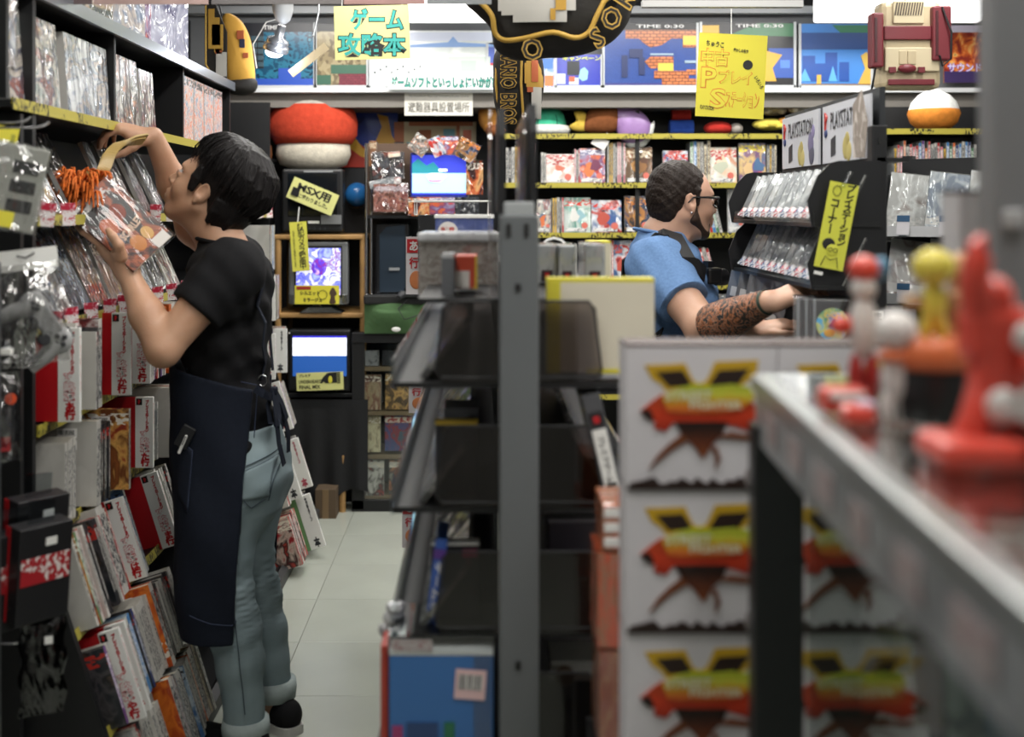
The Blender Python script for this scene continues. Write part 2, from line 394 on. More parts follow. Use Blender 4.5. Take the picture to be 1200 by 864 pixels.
for k, z in LT.items():
    ang = 0 if k >= 3 else -SL
    xl = XF(z); dep = xl+1.40 if k >= 3 else (xl+1.40)/math.cos(R(SL))
    ys, ye = (Y0+.02, Y1) if k < 7 else (2.62, 4.96)
    rot = RY(ang).to_3x3()
    c = Vector((xl, (ys+ye)/2, z-.012)) + rot @ Vector((-dep/2, 0, 0))
    MB().box(c, (dep, ye-ys, .016), 0, rot).build('shelf', [RACKB], lr)
    if k in (1, 2, 3, 4, 5, 6, 7):
        MB().box((xl+.004, (ys+ye)/2, z-.012), (.004, ye-ys, .026), 0, rot).build('price_strip', [YSTRIP], lr)
    if k == 8: MB().box((xl+.004, (ys+ye)/2, z-.008), (.012, ye-ys, .034)).build('front_rail', [M('steel_rail', '8d929a', .3, metal=.6)], lr)
for y in (2.63, 3.40, 4.18, 4.95):
    MB().box((-1.23, y, 1.86), (.37, .016, .27)).build('divider', [RACKB], lr)
MB().box((-1.43, 3.79, 2.2), (.02, 2.34, .5)).build('top_panel', [RACKB], lr)
# black gondola end with hooks, near left
pg = thing('hook_panel', 'black hook panel at the near end of the left rack', 'shelving', T(0, 0, 0))
MB().box((-1.25, 2.70, .85), (.42, .02, 1.69)).build('panel', [RACKB], pg)
MB().box((-1.14, 2.36, .97), (.02, .48, 1.93)).build('side_panel', [RACKB], pg)
MB().rbox((-.962, 2.36, .69), (.018, .018, 1.37), .003).build('post', [M('dull_steel', '6d6e70', .35, metal=.8)], pg)
for (hx_, hy_, L) in ((58, 143, .13), (36, 137, .16), (50, 418, .12), (47, 424, .1), (52, 655, .12), (53, 683, .12), (80, 697, .13), (34, 748, .13)):
    tip = P(hx_, hy_, 2.5); b = Vector((-1.13, tip.y, tip.z-.012))
    MB().tube([b, (tip.x-.035, tip.y, tip.z-.012), (tip.x-.012, tip.y, tip.z-.008), tip], .0028, 6).build('hook', [CHROME], pg)
MB().box((XX(8, 2.3), 2.3, ZZ(412, 2.3)), (.02, .01, .012)).build('price_holder', [WHITE], pg)
# ================================================================ back shelves
bs = thing('tall_bookshelf', 'black wall bookshelf with yellow price strips along the back', 'shelving', T(0, 0, 0))
bx0, bx1, BY = .09, 1.72, 5.98
SZ = [.84, 1.10, 1.36, 1.61, 1.855]
MB().box(((bx0+bx1)/2, 6.30, 1.0), (bx1-bx0, .02, 2.0)).build('back_panel', [RACKB], bs)
for z in SZ+[.55, .25]:
    MB().box(((bx0+bx1)/2, 6.14, z-.01), (bx1-bx0, .32, .018)).build('shelf', [RACKB], bs)
    MB().box(((bx0+bx1)/2, BY-.006, z-.011), (bx1-bx0, .004, .026)).build('price_strip', [YSTRIP], bs)
for x in (bx0, .78, bx1): MB().box((x, 6.15, .99), (.02, .30, 1.97)).build('upright', [RACKB], bs)
rs = thing('tall_bookshelf', 'black shelf bay at the far right below the fire poster', 'shelving', T(0, 0, 0))
for z in (1.62, 1.845):
    MB().box((2.1, 5.62, z-.01), (.80, .34, .018)).build('shelf', [RACKB], rs)
MB().box((2.1, 5.446, 1.834), (.80, .004, .026)).build('price_strip', [YSTRIP], rs)
for x in (1.71, 2.5): MB().box((x, 5.63, .99), (.02, .32, 1.97)).build('upright', [RACKB], rs)
MB().box((2.1, 5.80, .99), (.8, .02, 1.97)).build('back_panel', [RACKB], rs)
# ================================================================ centre rack
cr = thing('display_rack', 'double sided display rack with grey end post between the aisles', 'shelving', T(0, 0, 0))
pc = XX(608.5, 2.0)
po = MB().rbox((pc, 2.02, .735), (.066, .04, 1.47), .004).build('post', [POSTG], cr)
for (sx, sy) in ((596, 270), (617, 270), (607, 337), (607, 780)):
    MB().box((XX(sx, 2.0), 1.9985, ZZ(sy, 2.0)), (.007 if sy < 300 else .009, .004, .022 if sy < 300 else .012)).build('slot', [INK], po)
MB().rbox((pc, 2.03, 1.475), (.052, .04, .035), .004).build('post_cap', [M('pale_post_cap', 'a3a7a8', .4)], cr)
MB().box((pc, 4.2, .7), (.06, .04, 1.4)).build('post', [POSTG], cr)
MB().box((pc, 3.12, .66), (.02, 2.12, 1.32)).build('back_panel', [RACKB], cr)
MB().box((pc, 3.12, .04), (.42, 2.14, .08)).build('base', [RACKB], cr)
CT = [1.185, .972, .758]        # tray floors
def tray(side, z, z1, name='tray', px_top=(515, 583), px_bot=(503, 583), yb=None):
    s = side; xb = pc-s*.034
    xf = pc-s*.215
    t = MB().box(((xb+xf)/2, 3.12, z-.006), (.18, 2.16, .01)).build(name, [RACKB], cr)
    MB().box((xf, 3.12, z+.012), (.006, 2.16, .05)).build('front_lip', [CLEAR], t)
    # smoked end panel with a rounded outer corner
    a, b = xb, pc-s*.128; c_ = pc-s*.142
    poly = [(a, z), (c_+s*.012, z), (c_, z+.012), (b-s*.004, z1-.012), (b+s*.008, z1), (a, z1)]
    MB().prism(poly, 2.035, 2.040).build('side_panel', [SMOKE], t)
    MB().tube([(a, 2.036, z+.008), (c_+s*.012, 2.036, z+.008), (c_, 2.036, z+.02), (b, 2.036, z1-.012), (b+s*.008, 2.036, z1), (a, 2.036, z1)], .0022, 6).build('panel_rim', [BLACK], t)
    return t
for z in CT:
    tray(1, z, z+.138); tray(-1, z, z+.138)
tray(-1, .552, .69)
MB().box((pc+.14, 3.12, .30), (.20, 2.16, .012)).build('shelf', [RACKB], cr)
MB().box((pc-.14, 3.12, .519), (.22, 2.16, .012)).build('shelf', [RACKB], cr)
MB().box((pc-.105, 2.9, 1.315), (.145, 1.5, .008)).build('top_shelf', [RACKB], cr)
MB().box((pc+.105, 2.9, 1.315), (.145, 1.5, .008)).build('top_shelf', [RACKB], cr)
for (x, z0, z1, ys, ye, nm, mt) in ((.034, 1.475, 1.655, 2.02, 2.5, 'divider_board', BLACK), (.087, 1.475, 1.662, 2.02, 2.6, 'divider_board', BLACK)):
    MB().prism([(ys, z0), (ye, z0), (ye, z1), (ys+.05, z1), (ys, z1-.05)], x-.006, x+.006, plane='yz').build(nm, [mt], cr)
MB().prism([(2.0, 1.33), (2.5, 1.33), (2.5, 1.655), (2.05, 1.655), (2.0, 1.60)], .012, .015, plane='yz').build('acrylic_sheet', [WRAP], cr)
MB().prism([(2.05, 1.33), (2.6, 1.33), (2.6, 1.65), (2.1, 1.65), (2.05, 1.60)], .072, .075, plane='yz').build('acrylic_sheet', [WRAP], cr)
# ================================================================ right rack (faces the second aisle)
rr = thing('disc_rack', 'black disc rack with end post that the bearded man browses', 'shelving', T(0, 0, 0))
xb = .95
po = MB().rbox((XX(1031, 2.85), 2.87, .84), (.036, .04, 1.68), .003).build('post', [BLACK], rr)
for sy in (165, 225, 300): MB().box((XX(1031, 2.85), 2.849, ZZ(sy, 2.85)), (.006, .004, .016)).build('slot', [INK], po)
MB().box((.965, 3.75, .84), (.036, .04, 1.68)).build('post', [BLACK], rr)
MB().box((.965, 3.33, .89), (.014, .9, 1.77)).build('back_panel', [M('rack_panel', '25282c', .5)], rr)
MB().box((.85, 3.33, .04), (.5, .92, .08)).build('base', [RACKB], rr)
RT = [1.45, 1.30]
for z in RT:
    t = MB().box((.87, 3.3, z-.008), (.16, .92, .01)).build('tray', [RACKB], rr)
    MB().box((.789, 3.3, z+.006), (.004, .92, .035)).build('front_lip', [FILM('lip_clear', 'f0f2f2', .03, 0, ior=1.1)], t)
    for y in (2.845, 3.755):
        poly = [(.785, z-.012), (.775, z+.05), (.80, z+.11), (.83, z+.14), (.85, z+.145), (.95, z+.145), (.95, z-.012)]
        MB().prism(poly, y, y+.006).build('side_panel', [BLACK], t)
MB().box((.865, 3.3, 1.12), (.22, .92, .012)).build('shelf', [RACKB], rr)
MB().box((.80, 3.3, .75), (.36, .92, .012)).build('shelf', [RACKB], rr)
MB().box((.98, 3.3, 1.598), (.075, .9, .01)).build('poster_ledge', [RACKB], rr)
# third rack at the right
r3 = thing('disc_rack', 'black disc rack with grey wire top behind the toy figures', 'shelving', T(0, 0, 0))
MR3 = T(1.40, 3.28, 0) @ RZ(-40)      # local x runs along the rack, -y faces the shopper
def r3p(name, mb, mats): return mb.build(name, mats, r3, MR3)
for z in (1.42, 1.225, 1.04):
    t = r3p('tray', MB().box((0, .08, z-.008), (.62, .17, .01)), [RACKB])
    MB().box((0, -.008, z-.004), (.62, .004, .03)).build('price_strip', [M('pale_strip', 'c9cacc', .4)], t)
    MB().prism([(-.01, z-.01), (-.03, z+.07), (0, z+.13), (.04, z+.16), (.17, z+.16), (.17, z-.01)], -.316, -.31, plane='yz').build('side_panel', [BLACK], t)
r3p('back_panel', MB().box((0, .175, .82), (.62, .012, 1.62)), [RACKB])
r3p('post', MB().box((-.30, .19, .82), (.03, .03, 1.64)), [BLACK]); r3p('post', MB().box((.30, .19, .82), (.03, .03, 1.64)), [BLACK])
r3p('base', MB().box((0, .0, .04), (.62, .4, .08)), [RACKB])
r3p('grey_header', MB().box((.12, .15, 1.64), (.36, .02, .05)), [M('header_grey', '8f9192', .5)])
# ================================================================ glass showcase, front right
CTOP = 1.28
sc_ = thing('glass_showcase', 'glass showcase with aluminium rim and dark corner post carrying toys', 'showcase', T(.34, 1.46, 0) @ RZ(-3.6))
W_, D_ = .80, .92       # local: x to the right, y from -D_ to 0
ALU = M('aluminium_rim', 'a4a9a8', .32, metal=.75)
GLASS = FILM('showcase_glass', 'eef2f0', .03, 0, ior=1.1); SIDEG = FILM('showcase_side_glass', 'e4e9e7', .04, 0, ior=1.1, rough=.03)
for (c, d) in (((0, -D_/2, CTOP-.012), (.022, D_, .02)), ((W_, -D_/2, CTOP-.012), (.022, D_, .02)), ((W_/2, 0, CTOP-.012), (W_, .022, .02)), ((W_/2, -D_, CTOP-.012), (W_, .022, .02))):
    MB().rbox(c, d, .003).build('top_rim', [ALU], sc_)
MB().box((-.002, -D_/2, CTOP-.052), (.008, D_, .06)).build('side_rail', [M('sticker_rail', '8d9092', .35, metal=.3, noise=.3, nscale=18)], sc_)
for k in range(6): MB().box((-.0075, -.12-.13*k, CTOP-.05), (.002, .05+.01*(k % 3), .03)).build('price_sticker', [PR('faded_sticker', ['b9b4b0', '8c6d6c', 'a8a8a8', '6c6468'], 6)], sc_)
MB().rbox((.017, -.01, .61), (.060, .045, 1.22), .004).build('corner_post', [M('dark_post', '1b1d1e', .35)], sc_)
for (x, y) in ((W_, -.01), (.012, -D_), (W_, -D_)): MB().rbox((x, y, .61), (.03, .03, 1.22), .004).build('corner_post', [M('dark_post', '1b1d1e', .35)], sc_)
MB().box((W_/2, -D_/2, CTOP-.004), (W_-.02, D_-.02, .006)).build('glass_top', [FILM('glass_top_film', 'eef2f0', .10, 0, rough=.12)], sc_)
MB().box((.052, -D_/2, .64), (.003, D_-.06, 1.18)).build('side_glass', [SIDEG], sc_)
for z in (.98, .70): MB().box((W_/2+.06, -D_/2, z), (W_-.14, D_-.06, .008)).build('glass_shelf', [GLASS], sc_)
MB().box((W_/2, -D_/2, .09), (W_, D_, .16)).build('plinth', [RACKB], sc_)
# stock table that carries the stacked boxes behind the showcase
st = thing('stock_table', 'low black stock table under the stacked white boxes', 'table', T(.39, 1.66, 0))
MB().box((0, 0, .52), (.46, .16, .02)).build('tabletop', [RACKB], st)
for x in (-.21, .21):
    for y in (-.06, .06): MB().box((x, y, .255), (.02, .02, .51)).build('leg', [RACKB], st)
# grey aluminium pole close to the lens
pl = thing('display_pole', 'blurred grey metal pole close by at the upper right', 'pole', T(XX(1180, 1.2), 1.2, 0))
MB().rbox((.002, 0, 1.93), (.05, .04, 1.37), .005).build('shaft', [M('pole_grey', '77787a', .5)], pl)
MB().rbox((.002, 0, 1.262), (.06, .05, .02), .003).build('foot', [M('pole_grey', '77787a', .5)], pl)
MB().rbox((-.004, -.005, 1.47), (.02, .05, .02), .004).build('clip', [M('pole_clip', 'a5a5a6', .4)], pl)
# ================================================================ printed goods: builders
SPW = PR('white_spine', ['c9c6bf', 'bfbcb5', 'cdcac4', 'b9b6ae'], 2, title=(.1, .9, '3c3f44', None), rough=.45)
SPB = PR('black_spine', ['1d1d20', '2b2b2f', '1d1d20'], 2, title=(.15, .9, 'b9b6b0', None), rough=.4)
SPR = PR('red_spine', ['a51b21', 'b52a2c'], 2, title=(.2, .9, 'e4dedb', None), rough=.4)
SPN = PR('navy_spine', ['22305f', '2c3d78'], 2, title=(.2, .9, 'cfd4e0', None), rough=.4)
SPG = PR('green_spine', ['3b6f4a', '4c8058'], 2, title=(.2, .9, 'dbe2da', None), rough=.4)
SPY = PR('yellow_spine', ['d9b43a', 'cfa52e'], 2, title=(.2, .9, '402e18', None), rough=.4)
SPU = PR('blue_spine', ['2f6fae', '3f83c0'], 2, title=(.2, .9, 'e4e8ee', None), rough=.4)
SPP = PR('purple_spine', ['55356f', '6d4488'], 2, title=(.2, .9, 'e0d8e6', None), rough=.4)
SPO = PR('orange_spine', ['c75a26', 'd26c34'], 2, title=(.2, .9, 'f0e2d0', None), rough=.4)
SPC = PR('cream_spine', ['c9bd9f', 'd3c8ad'], 2, title=(.2, .9, '5a4a38', None), rough=.5)
CVW = PR('white_cover', ['c4c2bc', 'b8b6b0', 'cac8c2'], 1.2, rough=.35)
CVGREY = PR('grey_cover', ['9c9c9a', '83878a', 'b4b4b1', '6d7276'], 2.5, rough=.3)
CVORG = PR('orange_cover', ['3c1b12', 'b04a1f', 'd9772c', 'a63a1e', 'e0a065'], 2.6, title=(.08, .3, 'e6ddd0', None), rough=.3)
CVSKY = PR('sky_cover', ['29406d', '4d6f9c', '8fa6bb', 'c9d3d8', '5c7ba6'], 2.6, title=(.82, .95, '20242c', None), rough=.3)
CVRED = PR('red_cover', ['5c1216', 'a1232a', 'c9b3a6', '2b1416', 'b5443a'], 3.2, title=(.75, .95, 'eadfce', None), rough=.3)
CVDARK = PR('dark_cover', ['101216', '23262c', '4d4a4c', '16181c', '6e5a4a'], 3, title=(.78, .94, 'b7342c', None), rough=.3)
CVGIRL = PR('pale_art_cover', ['d8d6d3', 'd8d6d3', '6b2a2e', '26161c', 'c9a58a', 'd8d6d3'], 2.4, rough=.3)
CVORE = PR('warm_art_cover', ['c3783a', '6c3c22', 'd7a45a', '9a3a22', '3c3344'], 3, title=(.8, .95, 'e9e3d6', None), rough=.3)
def book(mw, w, h, t, cover, spine, label, group=None, name='guide_book', cat='book', code=None):
    """local: spine at x=0 facing +x, pages behind it, bottom at z=0, covers facing -y and +y"""
    k = ('bk', round(w, 3), round(h, 3), round(t, 3), cover.name, spine.name); c = .0016
    if k not in _bm:
        b = MB()
        b.box((-w/2, -t/2+c/2, h/2), (w, c, h), 0); b.box((-w/2, t/2-c/2, h/2), (w, c, h), 0)
        b.box((-c/2, 0, h/2), (c, max(t-2*c, .001), h), 1)
        _bm[k] = (b.mesh('book_cover', [cover, spine]), MB().box((-w/2-.001, 0, h/2), (w-.006, t-2*c, h-.006)).mesh('page_block', [PAPER]))
    o = tag(link(name, _bm[k][0], None, mw), label, cat, group)
    link('page_block', _bm[k][1], o)
    if code: barcode(o, (-w*.5, -t/2-.0008, h*.86), min(.05, w*.4), .024); barcode(o, (-w*.5, -t/2-.0008, h*.72), min(.05, w*.4), .024)
    return o
LTXT = {}
def divider(mw, last, label, w=.165, h=.222, t=.012, base=None, band=.05, head='プレイステーション', big='攻略本', ink=None, badge=True, bandm=None):
    """stiff category card: coloured face, white lettered band beside the aisle edge (x=0)"""
    base = base or RED; ink = ink or RED
    o = tag(MB().rbox((-w/2, 0, h/2), (w, t, h), .001).build('category_divider', [base], None, mw), label, 'divider', 'category dividers')
    bm_ = MB().box((-band/2, 0, h/2), (band+.001, t+.0016, h+.0006), 0).build('white_band', [bandm or WHITE], o)
    y = -t/2-.0016; x = -band/2
    if badge:
        MB().box((-band+.011, y, h-.013), (.017, .0012, .019)).build('badge', [INK], bm_)
        MB().prism([(-band+.008, h-.019), (-band+.012, h-.019), (-band+.012, h-.016), (-band+.015, h-.012), (-band+.012, h-.007), (-band+.008, h-.007)], y-.0014, y-.0006).build('badge_mark', [RED], bm_)
    if head: write(bm_, head, .012, ink, (x+.009, y, h*.735), vertical=True, bold=.0007, line=.78, fit=(.0105, h*.46))
    if big:
        write(bm_, big, .032, PINKR if ink is RED else ink, (x+.002, y-.0002, h*.37), vertical=True, bold=.0022, line=.85, fit=(.030, h*.33))
        write(bm_, big, .032, WHITE, (x+.002, y-.0006, h*.37), vertical=True, bold=.0003, line=.85, fit=(.0265, h*.312))
    write(bm_, last, .030, ink, (x+.003, y, h*.115), vertical=True, bold=.0016, line=.85, fit=(.027, h*.19))
    # edge facing the aisle repeats the lettering
    if head: write(bm_, head, .008, ink, (.0008, 0, h*.62), rot=RZ(90), vertical=True, bold=.0002, line=.8, fit=(t*.5, h*.6))
    return o
def on(k, Y, dx=0.0, yaw=0, extra=0):
    """a place on tier k of the left rack at depth Y, dx beyond the lip"""
    z = LT[k]
    rot = RY(-SL) if k < 3 else RY(0)
    return T(XF(z)+dx, Y, z+.001) @ rot @ RZ(yaw) @ RY(extra)
TIERN = {0: 'lowest slanted tier', 1: 'second slanted tier', 2: 'third slanted tier', 3: 'fourth tier', 4: 'fifth tier', 5: 'sixth tier', 6: 'seventh tier'}
SPN_ = {'W': (CVW, SPW, 'white spined'), 'B': (CVDARK, SPB, 'black spined'), 'R': (CVRED, SPR, 'red spined'), 'N': (CVDARK, SPN, 'navy spined'), 'G': (CVORE, SPG, 'green spined'),
        'Y': (CVORE, SPY, 'yellow spined'), 'U': (CVSKY, SPU, 'blue spined'), 'P': (CVDARK, SPP, 'purple spined'), 'O': (CVORG, SPO, 'orange spined'), 'C': (CVW, SPC, 'cream spined'),
        'g': (CVGREY, SPW, 'grey covered'), 'o': (CVORG, SPW, 'orange covered'), 's': (CVSKY, SPW, 'blue sky covered'), 'i': (CVGIRL, SPW, 'pale art covered'), 'a': (CVORE, SPW, 'warm art covered'), 'r': (CVRED, SPW, 'red art covered')}
class Row:
    def __init__(s, k, y): s.k = k; s.y = y; s.n = 0
    def put(s, codes, t=None, h=None, w=.15, dx=.07, code=False, gap=.0012, far='from the near end'):
        for ch in codes:
            cv, sp, nm = SPN_[ch]; tt = t or rnd.choice((.010, .012, .014, .017, .02)); hh = h or rnd.choice((.195, .205, .21, .21, .20))
            jx = dx+rnd.uniform(-.006, .004)
            book(on(s.k, s.y+tt/2, jx, rnd.uniform(-1, 1)), w, hh, tt, cv, sp, f'{nm} guide book on the {TIERN[s.k]}, {ordn(s.n)} {far}', f'guide books on the {TIERN[s.k]}', code=code)
            s.y += tt+gap; s.n += 1
        return s
    def div(s, Y, last, what, dx=.075, **k):
        s.y = max(s.y, Y) if Y else s.y
        divider(on(s.k, s.y+.007, dx), last, what, **k); s.y += .016; return s
# tier 4 (あ か さ)
r = Row(4, 2.826)
r.div(None, 'あ行', 'red and white divider lettered あ行 at the near end of the fifth tier', dx=.082)
r.put('W', .014, .232, code=True); r.put('BBW', .008, .222); r.y = 3.0; r.put('WB', .009); r.put('i', .03, .225, dx=.062, code=True)
r.div(3.235, 'か行', 'red and white divider lettered か行, second of three on the fifth tier', dx=.082)
r.put('RW', .014, dx=.02); r.div(3.45, 'さ行', 'red and white divider lettered さ行, third of three on the fifth tier', dx=.075)
r.put('WWgW', .015, .15); r.put('PRWRPWgW', .012, .135, .1); r.put('OOW', .03); r.put('WWRWBW'); 
rs4 = r
# tier 3 (た)
r = Row(3, 2.83)
r.put('WWWWW', .017, .195, dx=.03, w=.13); r.y = 3.02; r.put('W', .035, .215, dx=.05, code=True); r.put('BBBB', .014, .20, dx=.05); r.y = 3.2; r.put('a', .02, .215, dx=.07, code=True); r.put('W', .012, .21)
r.div(3.47, 'た行', 'red and white divider lettered た行 on the fourth tier', dx=.062, h=.205)
r.put('gWgWWBWgW', .013, .17, dx=.04); r.put('WWRWUW'); r3row = r
# tier 2 (は ま)
r = Row(2, 2.80)
r.put('WGWRWWB', .014, .225, dx=.05); r.y = 2.95; r.put('BBWR', .012, .22, dx=.05); r.y = 3.01; r.put('W', .05, .235, dx=.04); r.put('WR', .010, .22, dx=.04)
r.div(3.18, 'は行', 'red and white divider lettered は行, nearer of two on the third slanted tier', dx=.055)
r.put('WW', .015, .2, dx=.02); r.put('s', .014, .235, dx=.045, code=True)
r.div(3.49, 'ま行', 'red and white divider lettered ま行, farther of two on the third slanted tier', dx=.062)
r.put('g', .016, .225, dx=.05, code=True); r.put('WGWgWBWW', .016, dx=.045); r2row = r
# tier 1 (や ら)
r = Row(1, 2.80)
r.put('PW', .016, .19, dx=.04); r.div(2.84, 'や行', 'red and white divider lettered や行 near the bottom of the left rack', dx=.075)
r.div(2.885, 'ら行', 'red and white divider lettered ら行 right behind the や行 divider', dx=.075)
r.put('WCWRWUUNNWWWWWWW', .015, .20, dx=.045); r.put('o', .03, .225, dx=.055, code=True); r.put('WBWBBWBWBBWBBWgW', .012, .2, dx=.045); r1row = r
# tier 0
r = Row(0, 2.84)
r.put('gWRBWWWW', .014, .19, dx=.03, code=True); r.put('WWW', .02, .19, dx=.04); r.y = 3.07; r.put('o', .03, .225, dx=.07, code=True); r.put('UBWB', .01, .21, dx=.06); r.put('g', .03, .21, dx=.06, code=True)
r.put('WBWUWWWWWO', .012, .20, dx=.055); r.put('gWaCW', .02, .2, dx=.045); r0row = r
# far end of the rack, seen past the customer
GRN, BLU, PUR, GRN2 = M('green_card', '6c9662', .5), M('blue_card', '3f7fb4', .5), M('purple_card', '4b3a70', .5), M('cream_card', 'd5cfbd', .5)
INKB = M('print_ink', '33363c', .6); PK = M('rose_print', 'b04a5c', .5)
def fardiv(k, Y, base, ink, last, label, dx=.08, **kw):
    divider(on(k, Y, dx+.045), last, label, base=base, head='セガサターン', big=None, ink=ink, badge=False, **dict(dict(w=.09, band=.062, h=.2, t=.02), **kw))
fardiv(4, 5.40, BLU, INKB, '本', 'blue edged white divider at the far end of the fifth tier', dx=.055)
fardiv(3, 5.50, PUR, INKB, '本', 'purple edged white divider at the far end of the fourth tier', dx=.075)
fardiv(3, 5.28, GRN2, PK, '本', 'cream divider with rose lettering in front of the purple edged one', dx=.06)
fardiv(2, 5.15, PUR, INKB, '本', 'purple divider with white band on the third tier past the customer', dx=.05, h=.22)
fardiv(2, 5.34, GRN2, PK, '本', 'white divider with rose lettering on the third tier past the customer', dx=.06, h=.22)
fardiv(1, 5.02, GRN, INKB, '本', 'green backed white divider on the second tier past the customer', dx=.075, h=.22)
fardiv(1, 5.22, GRN2, PK, '本', 'white divider with rose lettering on the second tier past the customer', dx=.09, h=.22)
fardiv(0, 5.06, GRN, INKB, '本', 'green divider with white band low on the rack past the customer', dx=.10, h=.23)
for k, yy, cs in ((5, 5.3, 'WBWRUWWW'), (4, 5.43, 'WBWRWWPW'), (3, 5.54, 'WWRBW'), (2, 5.38, 'PWNWRWBW'), (1, 5.26, 'WYPWNWBW'), (0, 5.09, 'gWWYNWBW')):
    r = Row(k, yy); r.put(cs, None, .2, dx=.095, far='at the far end')
for k, yy, cs in ((0, 4.78, 'RWRBRRWR'), (1, 4.85, 'WRWW'), (2, 4.98, 'WPWW')):
    r = Row(k, yy); r.put(cs, .018, .2, dx=.09, far='past the customer')
# ---------------------------------------------------------------- leaning wrapped magazines and price cards
ART = {
 'silver': PR('wrap_silver', ['8d9294', 'b9bcbe', '6a7076', 'cfd1d2'], 3, wrap=.8, rough=.25),
 'black': PR('wrap_black', ['121316', '1f2228', '3a3d44', '15161a'], 3, wrap=.8, rough=.25),
 'white': PR('wrap_white', ['c4c2bf', 'd6d4d1', 'a9a5a4', 'c7a9a9'], 3, wrap=.8, title=(.7, .95, '8c2432', None), rough=.25),
 'navy': PR('wrap_navy', ['1a2238', '2c3a58', '54627a', '141a2a'], 3, wrap=.8, title=(.3, .9, '8d97ab', None), rough=.25),
 'orange': PR('wrap_orange', ['c06d24', '7a3a18', 'd79a46', 'b04a22', '2e2018'], 3, wrap=.5, title=(.05, .25, 'c9201f', 'e0601c'), rough=.25),
 'photo': PR('wrap_photo', ['4b4f4a', '9aa09c', 'c2b7ab', '59606d', '8a4a3a', 'b5bcc2'], 4, wrap=.9, rough=.25),
 'photo2': PR('wrap_photo_two', ['6b635c', 'b3b0a9', '3a3432', '8d8681', 'a6663e', 'cfcac3'], 4, wrap=.9, rough=.25),
 'pale': PR('wrap_pale', ['a7abaf', 'd1d3d4', '8d96a3', 'bfb3a9', '6f7f96'], 4, wrap=.9, rough=.25),
 'violet': PR('wrap_violet', ['6c6a80', '8f90a8', 'b7b9cc', '59577a'], 2.5, wrap=.9, rough=.2),
 'fantasy': PR('wrap_fantasy', ['7a5a4c', '37463f', 'a08a6c', '6a4a58', '8a9a86'], 4, wrap=.5, rough=.25),
 'redart': PR('wrap_red_art', ['7a1e1e', '2a1416', 'b8542c', 'd0a06a', '41202a'], 2, wrap=.6, title=(.72, .92, 'e8e2d8', None), rough=.25),
 'brown': PR('wrap_brown', ['3a2a20', '5a4432', '8a5a38', '2a201a'], 1.6, wrap=.5, title=(.7, .92, 'c9b9a0', None), rough=.25),
 'green': PR('wrap_green', ['2f6f62', '79a89c', 'c8d2cc', '3f8576', 'b9c4c0'], 1.4, wrap=.6, title=(.76, .95, 'c2342a', None), rough=.25),
 'bluered': PR('wrap_blue_red', ['1c2028', '35588a', 'c2c6cc', 'b03028', '23283a'], 1.8, wrap=.6, title=(.7, .9, 'c22a22', None), rough=.25),
 'darkgold': PR('wrap_dark_gold', ['101114', '1b1c20', '9a6a34', '2a3a58', '15161a'], 2, wrap=.8, title=(.75, .95, 'c9772c', None), rough=.25),
 'peach': PR('wrap_peach', ['d8a98a', 'e4c4a8', 'cfd6cc', 'c98a6a'], 1.2, wrap=.4, title=(.72, .93, 'b0202a', None), rough=.3),
 'gold': PR('wrap_gold', ['c9a05a', '6a4a78', 'd8b87a', '3f5a86', 'c87a4a'], 2, wrap=.4, title=(.78, .95, 'e6d23a', None), rough=.3),
 'whitered': PR('wrap_white_red', ['e0dedb', 'd6d3cf', 'c9b0a8', 'dcd9d5'], 1.1, wrap=.5, title=(.62, .97, 'a2282a', None), rough=.3),
 'purplered': PR('wrap_purple_red', ['a03038', 'c8603a', '6a3a6a', '8d88a8', 'b83030'], 2.2, wrap=.5, title=(.8, .95, 'd8d4e0', '7a7898'), rough=.3)}
SIDE = M('magazine_edge', 'b9b7b2', .5)
def wrapped(mw, w, h, t, art, label, group=None, name='wrapped_magazine', cat='magazine', sleeve=True, side=None):
    """front faces -y, bottom at z=0, centred on x"""
    o = tag(link(name, box_mesh((w, t, h), [ART[art] if isinstance(art, str) else art, side or SIDE], [1, 1, 0, 1, 0, 1]), None, mw), label, cat, group)
    if sleeve:
        k = ('slv', round(w, 3), round(t, 3), round(h, 3))
        if k not in _bm: _bm[k] = MB().box((0, 0, h/2), (w+.008, t+.005, h+.010)).mesh('plastic_sleeve', [WRAP])
        link('plastic_sleeve', _bm[k], o, T(0, 0, .0))
    return o
def lean(k, Y, a, dx=-.02, yaw=0): return T(XF(LT[k])+dx, Y, LT[k]+.007) @ RY(-a) @ RZ(90+yaw)
def price_card(mw, label, group='price cards on the left rack'):
    o = tag(MB().box((0, 0, .028), (.036, .001, .056)).build('price_card', [STRIP('price_card_print', 'd6cfcf', 'b22a3c', 260, 150, 55)], None, mw), label, 'price tag', group)
    MB().box((0, -.001, .047), (.037, .001, .018)).build('red_header', [STRIP('red_header_print', 'a81c36', 'd8a0aa', 300, 260, 60)], o)
    MB().box((0, .004, -.002), (.02, .008, .008)).build('clip', [CLEAR], o)
    return o
for i, (Y, w, h, a, art, nm) in enumerate(((2.86, .12, .20, 30, 'white', 'white'), (2.985, .075, .225, 27, 'silver', 'crinkled silver'), (3.14, .10, .225, 27, 'black', 'dark'), (3.46, .055, .22, 25, 'silver', 'silver blue'),
        (3.62, .08, .23, 25, 'photo', 'white edged'), (3.79, .09, .21, 25, 'black', 'black edged'), (3.95, .09, .21, 25, 'silver', 'silvery'))):
    wrapped(lean(6, Y, a, -.03), w, h, .012, art, f'{nm} wrapped magazine leaning on the seventh tier, {ordn(i)} from the near end', 'magazines leaning on the seventh tier', sleeve=i % 2 == 0)
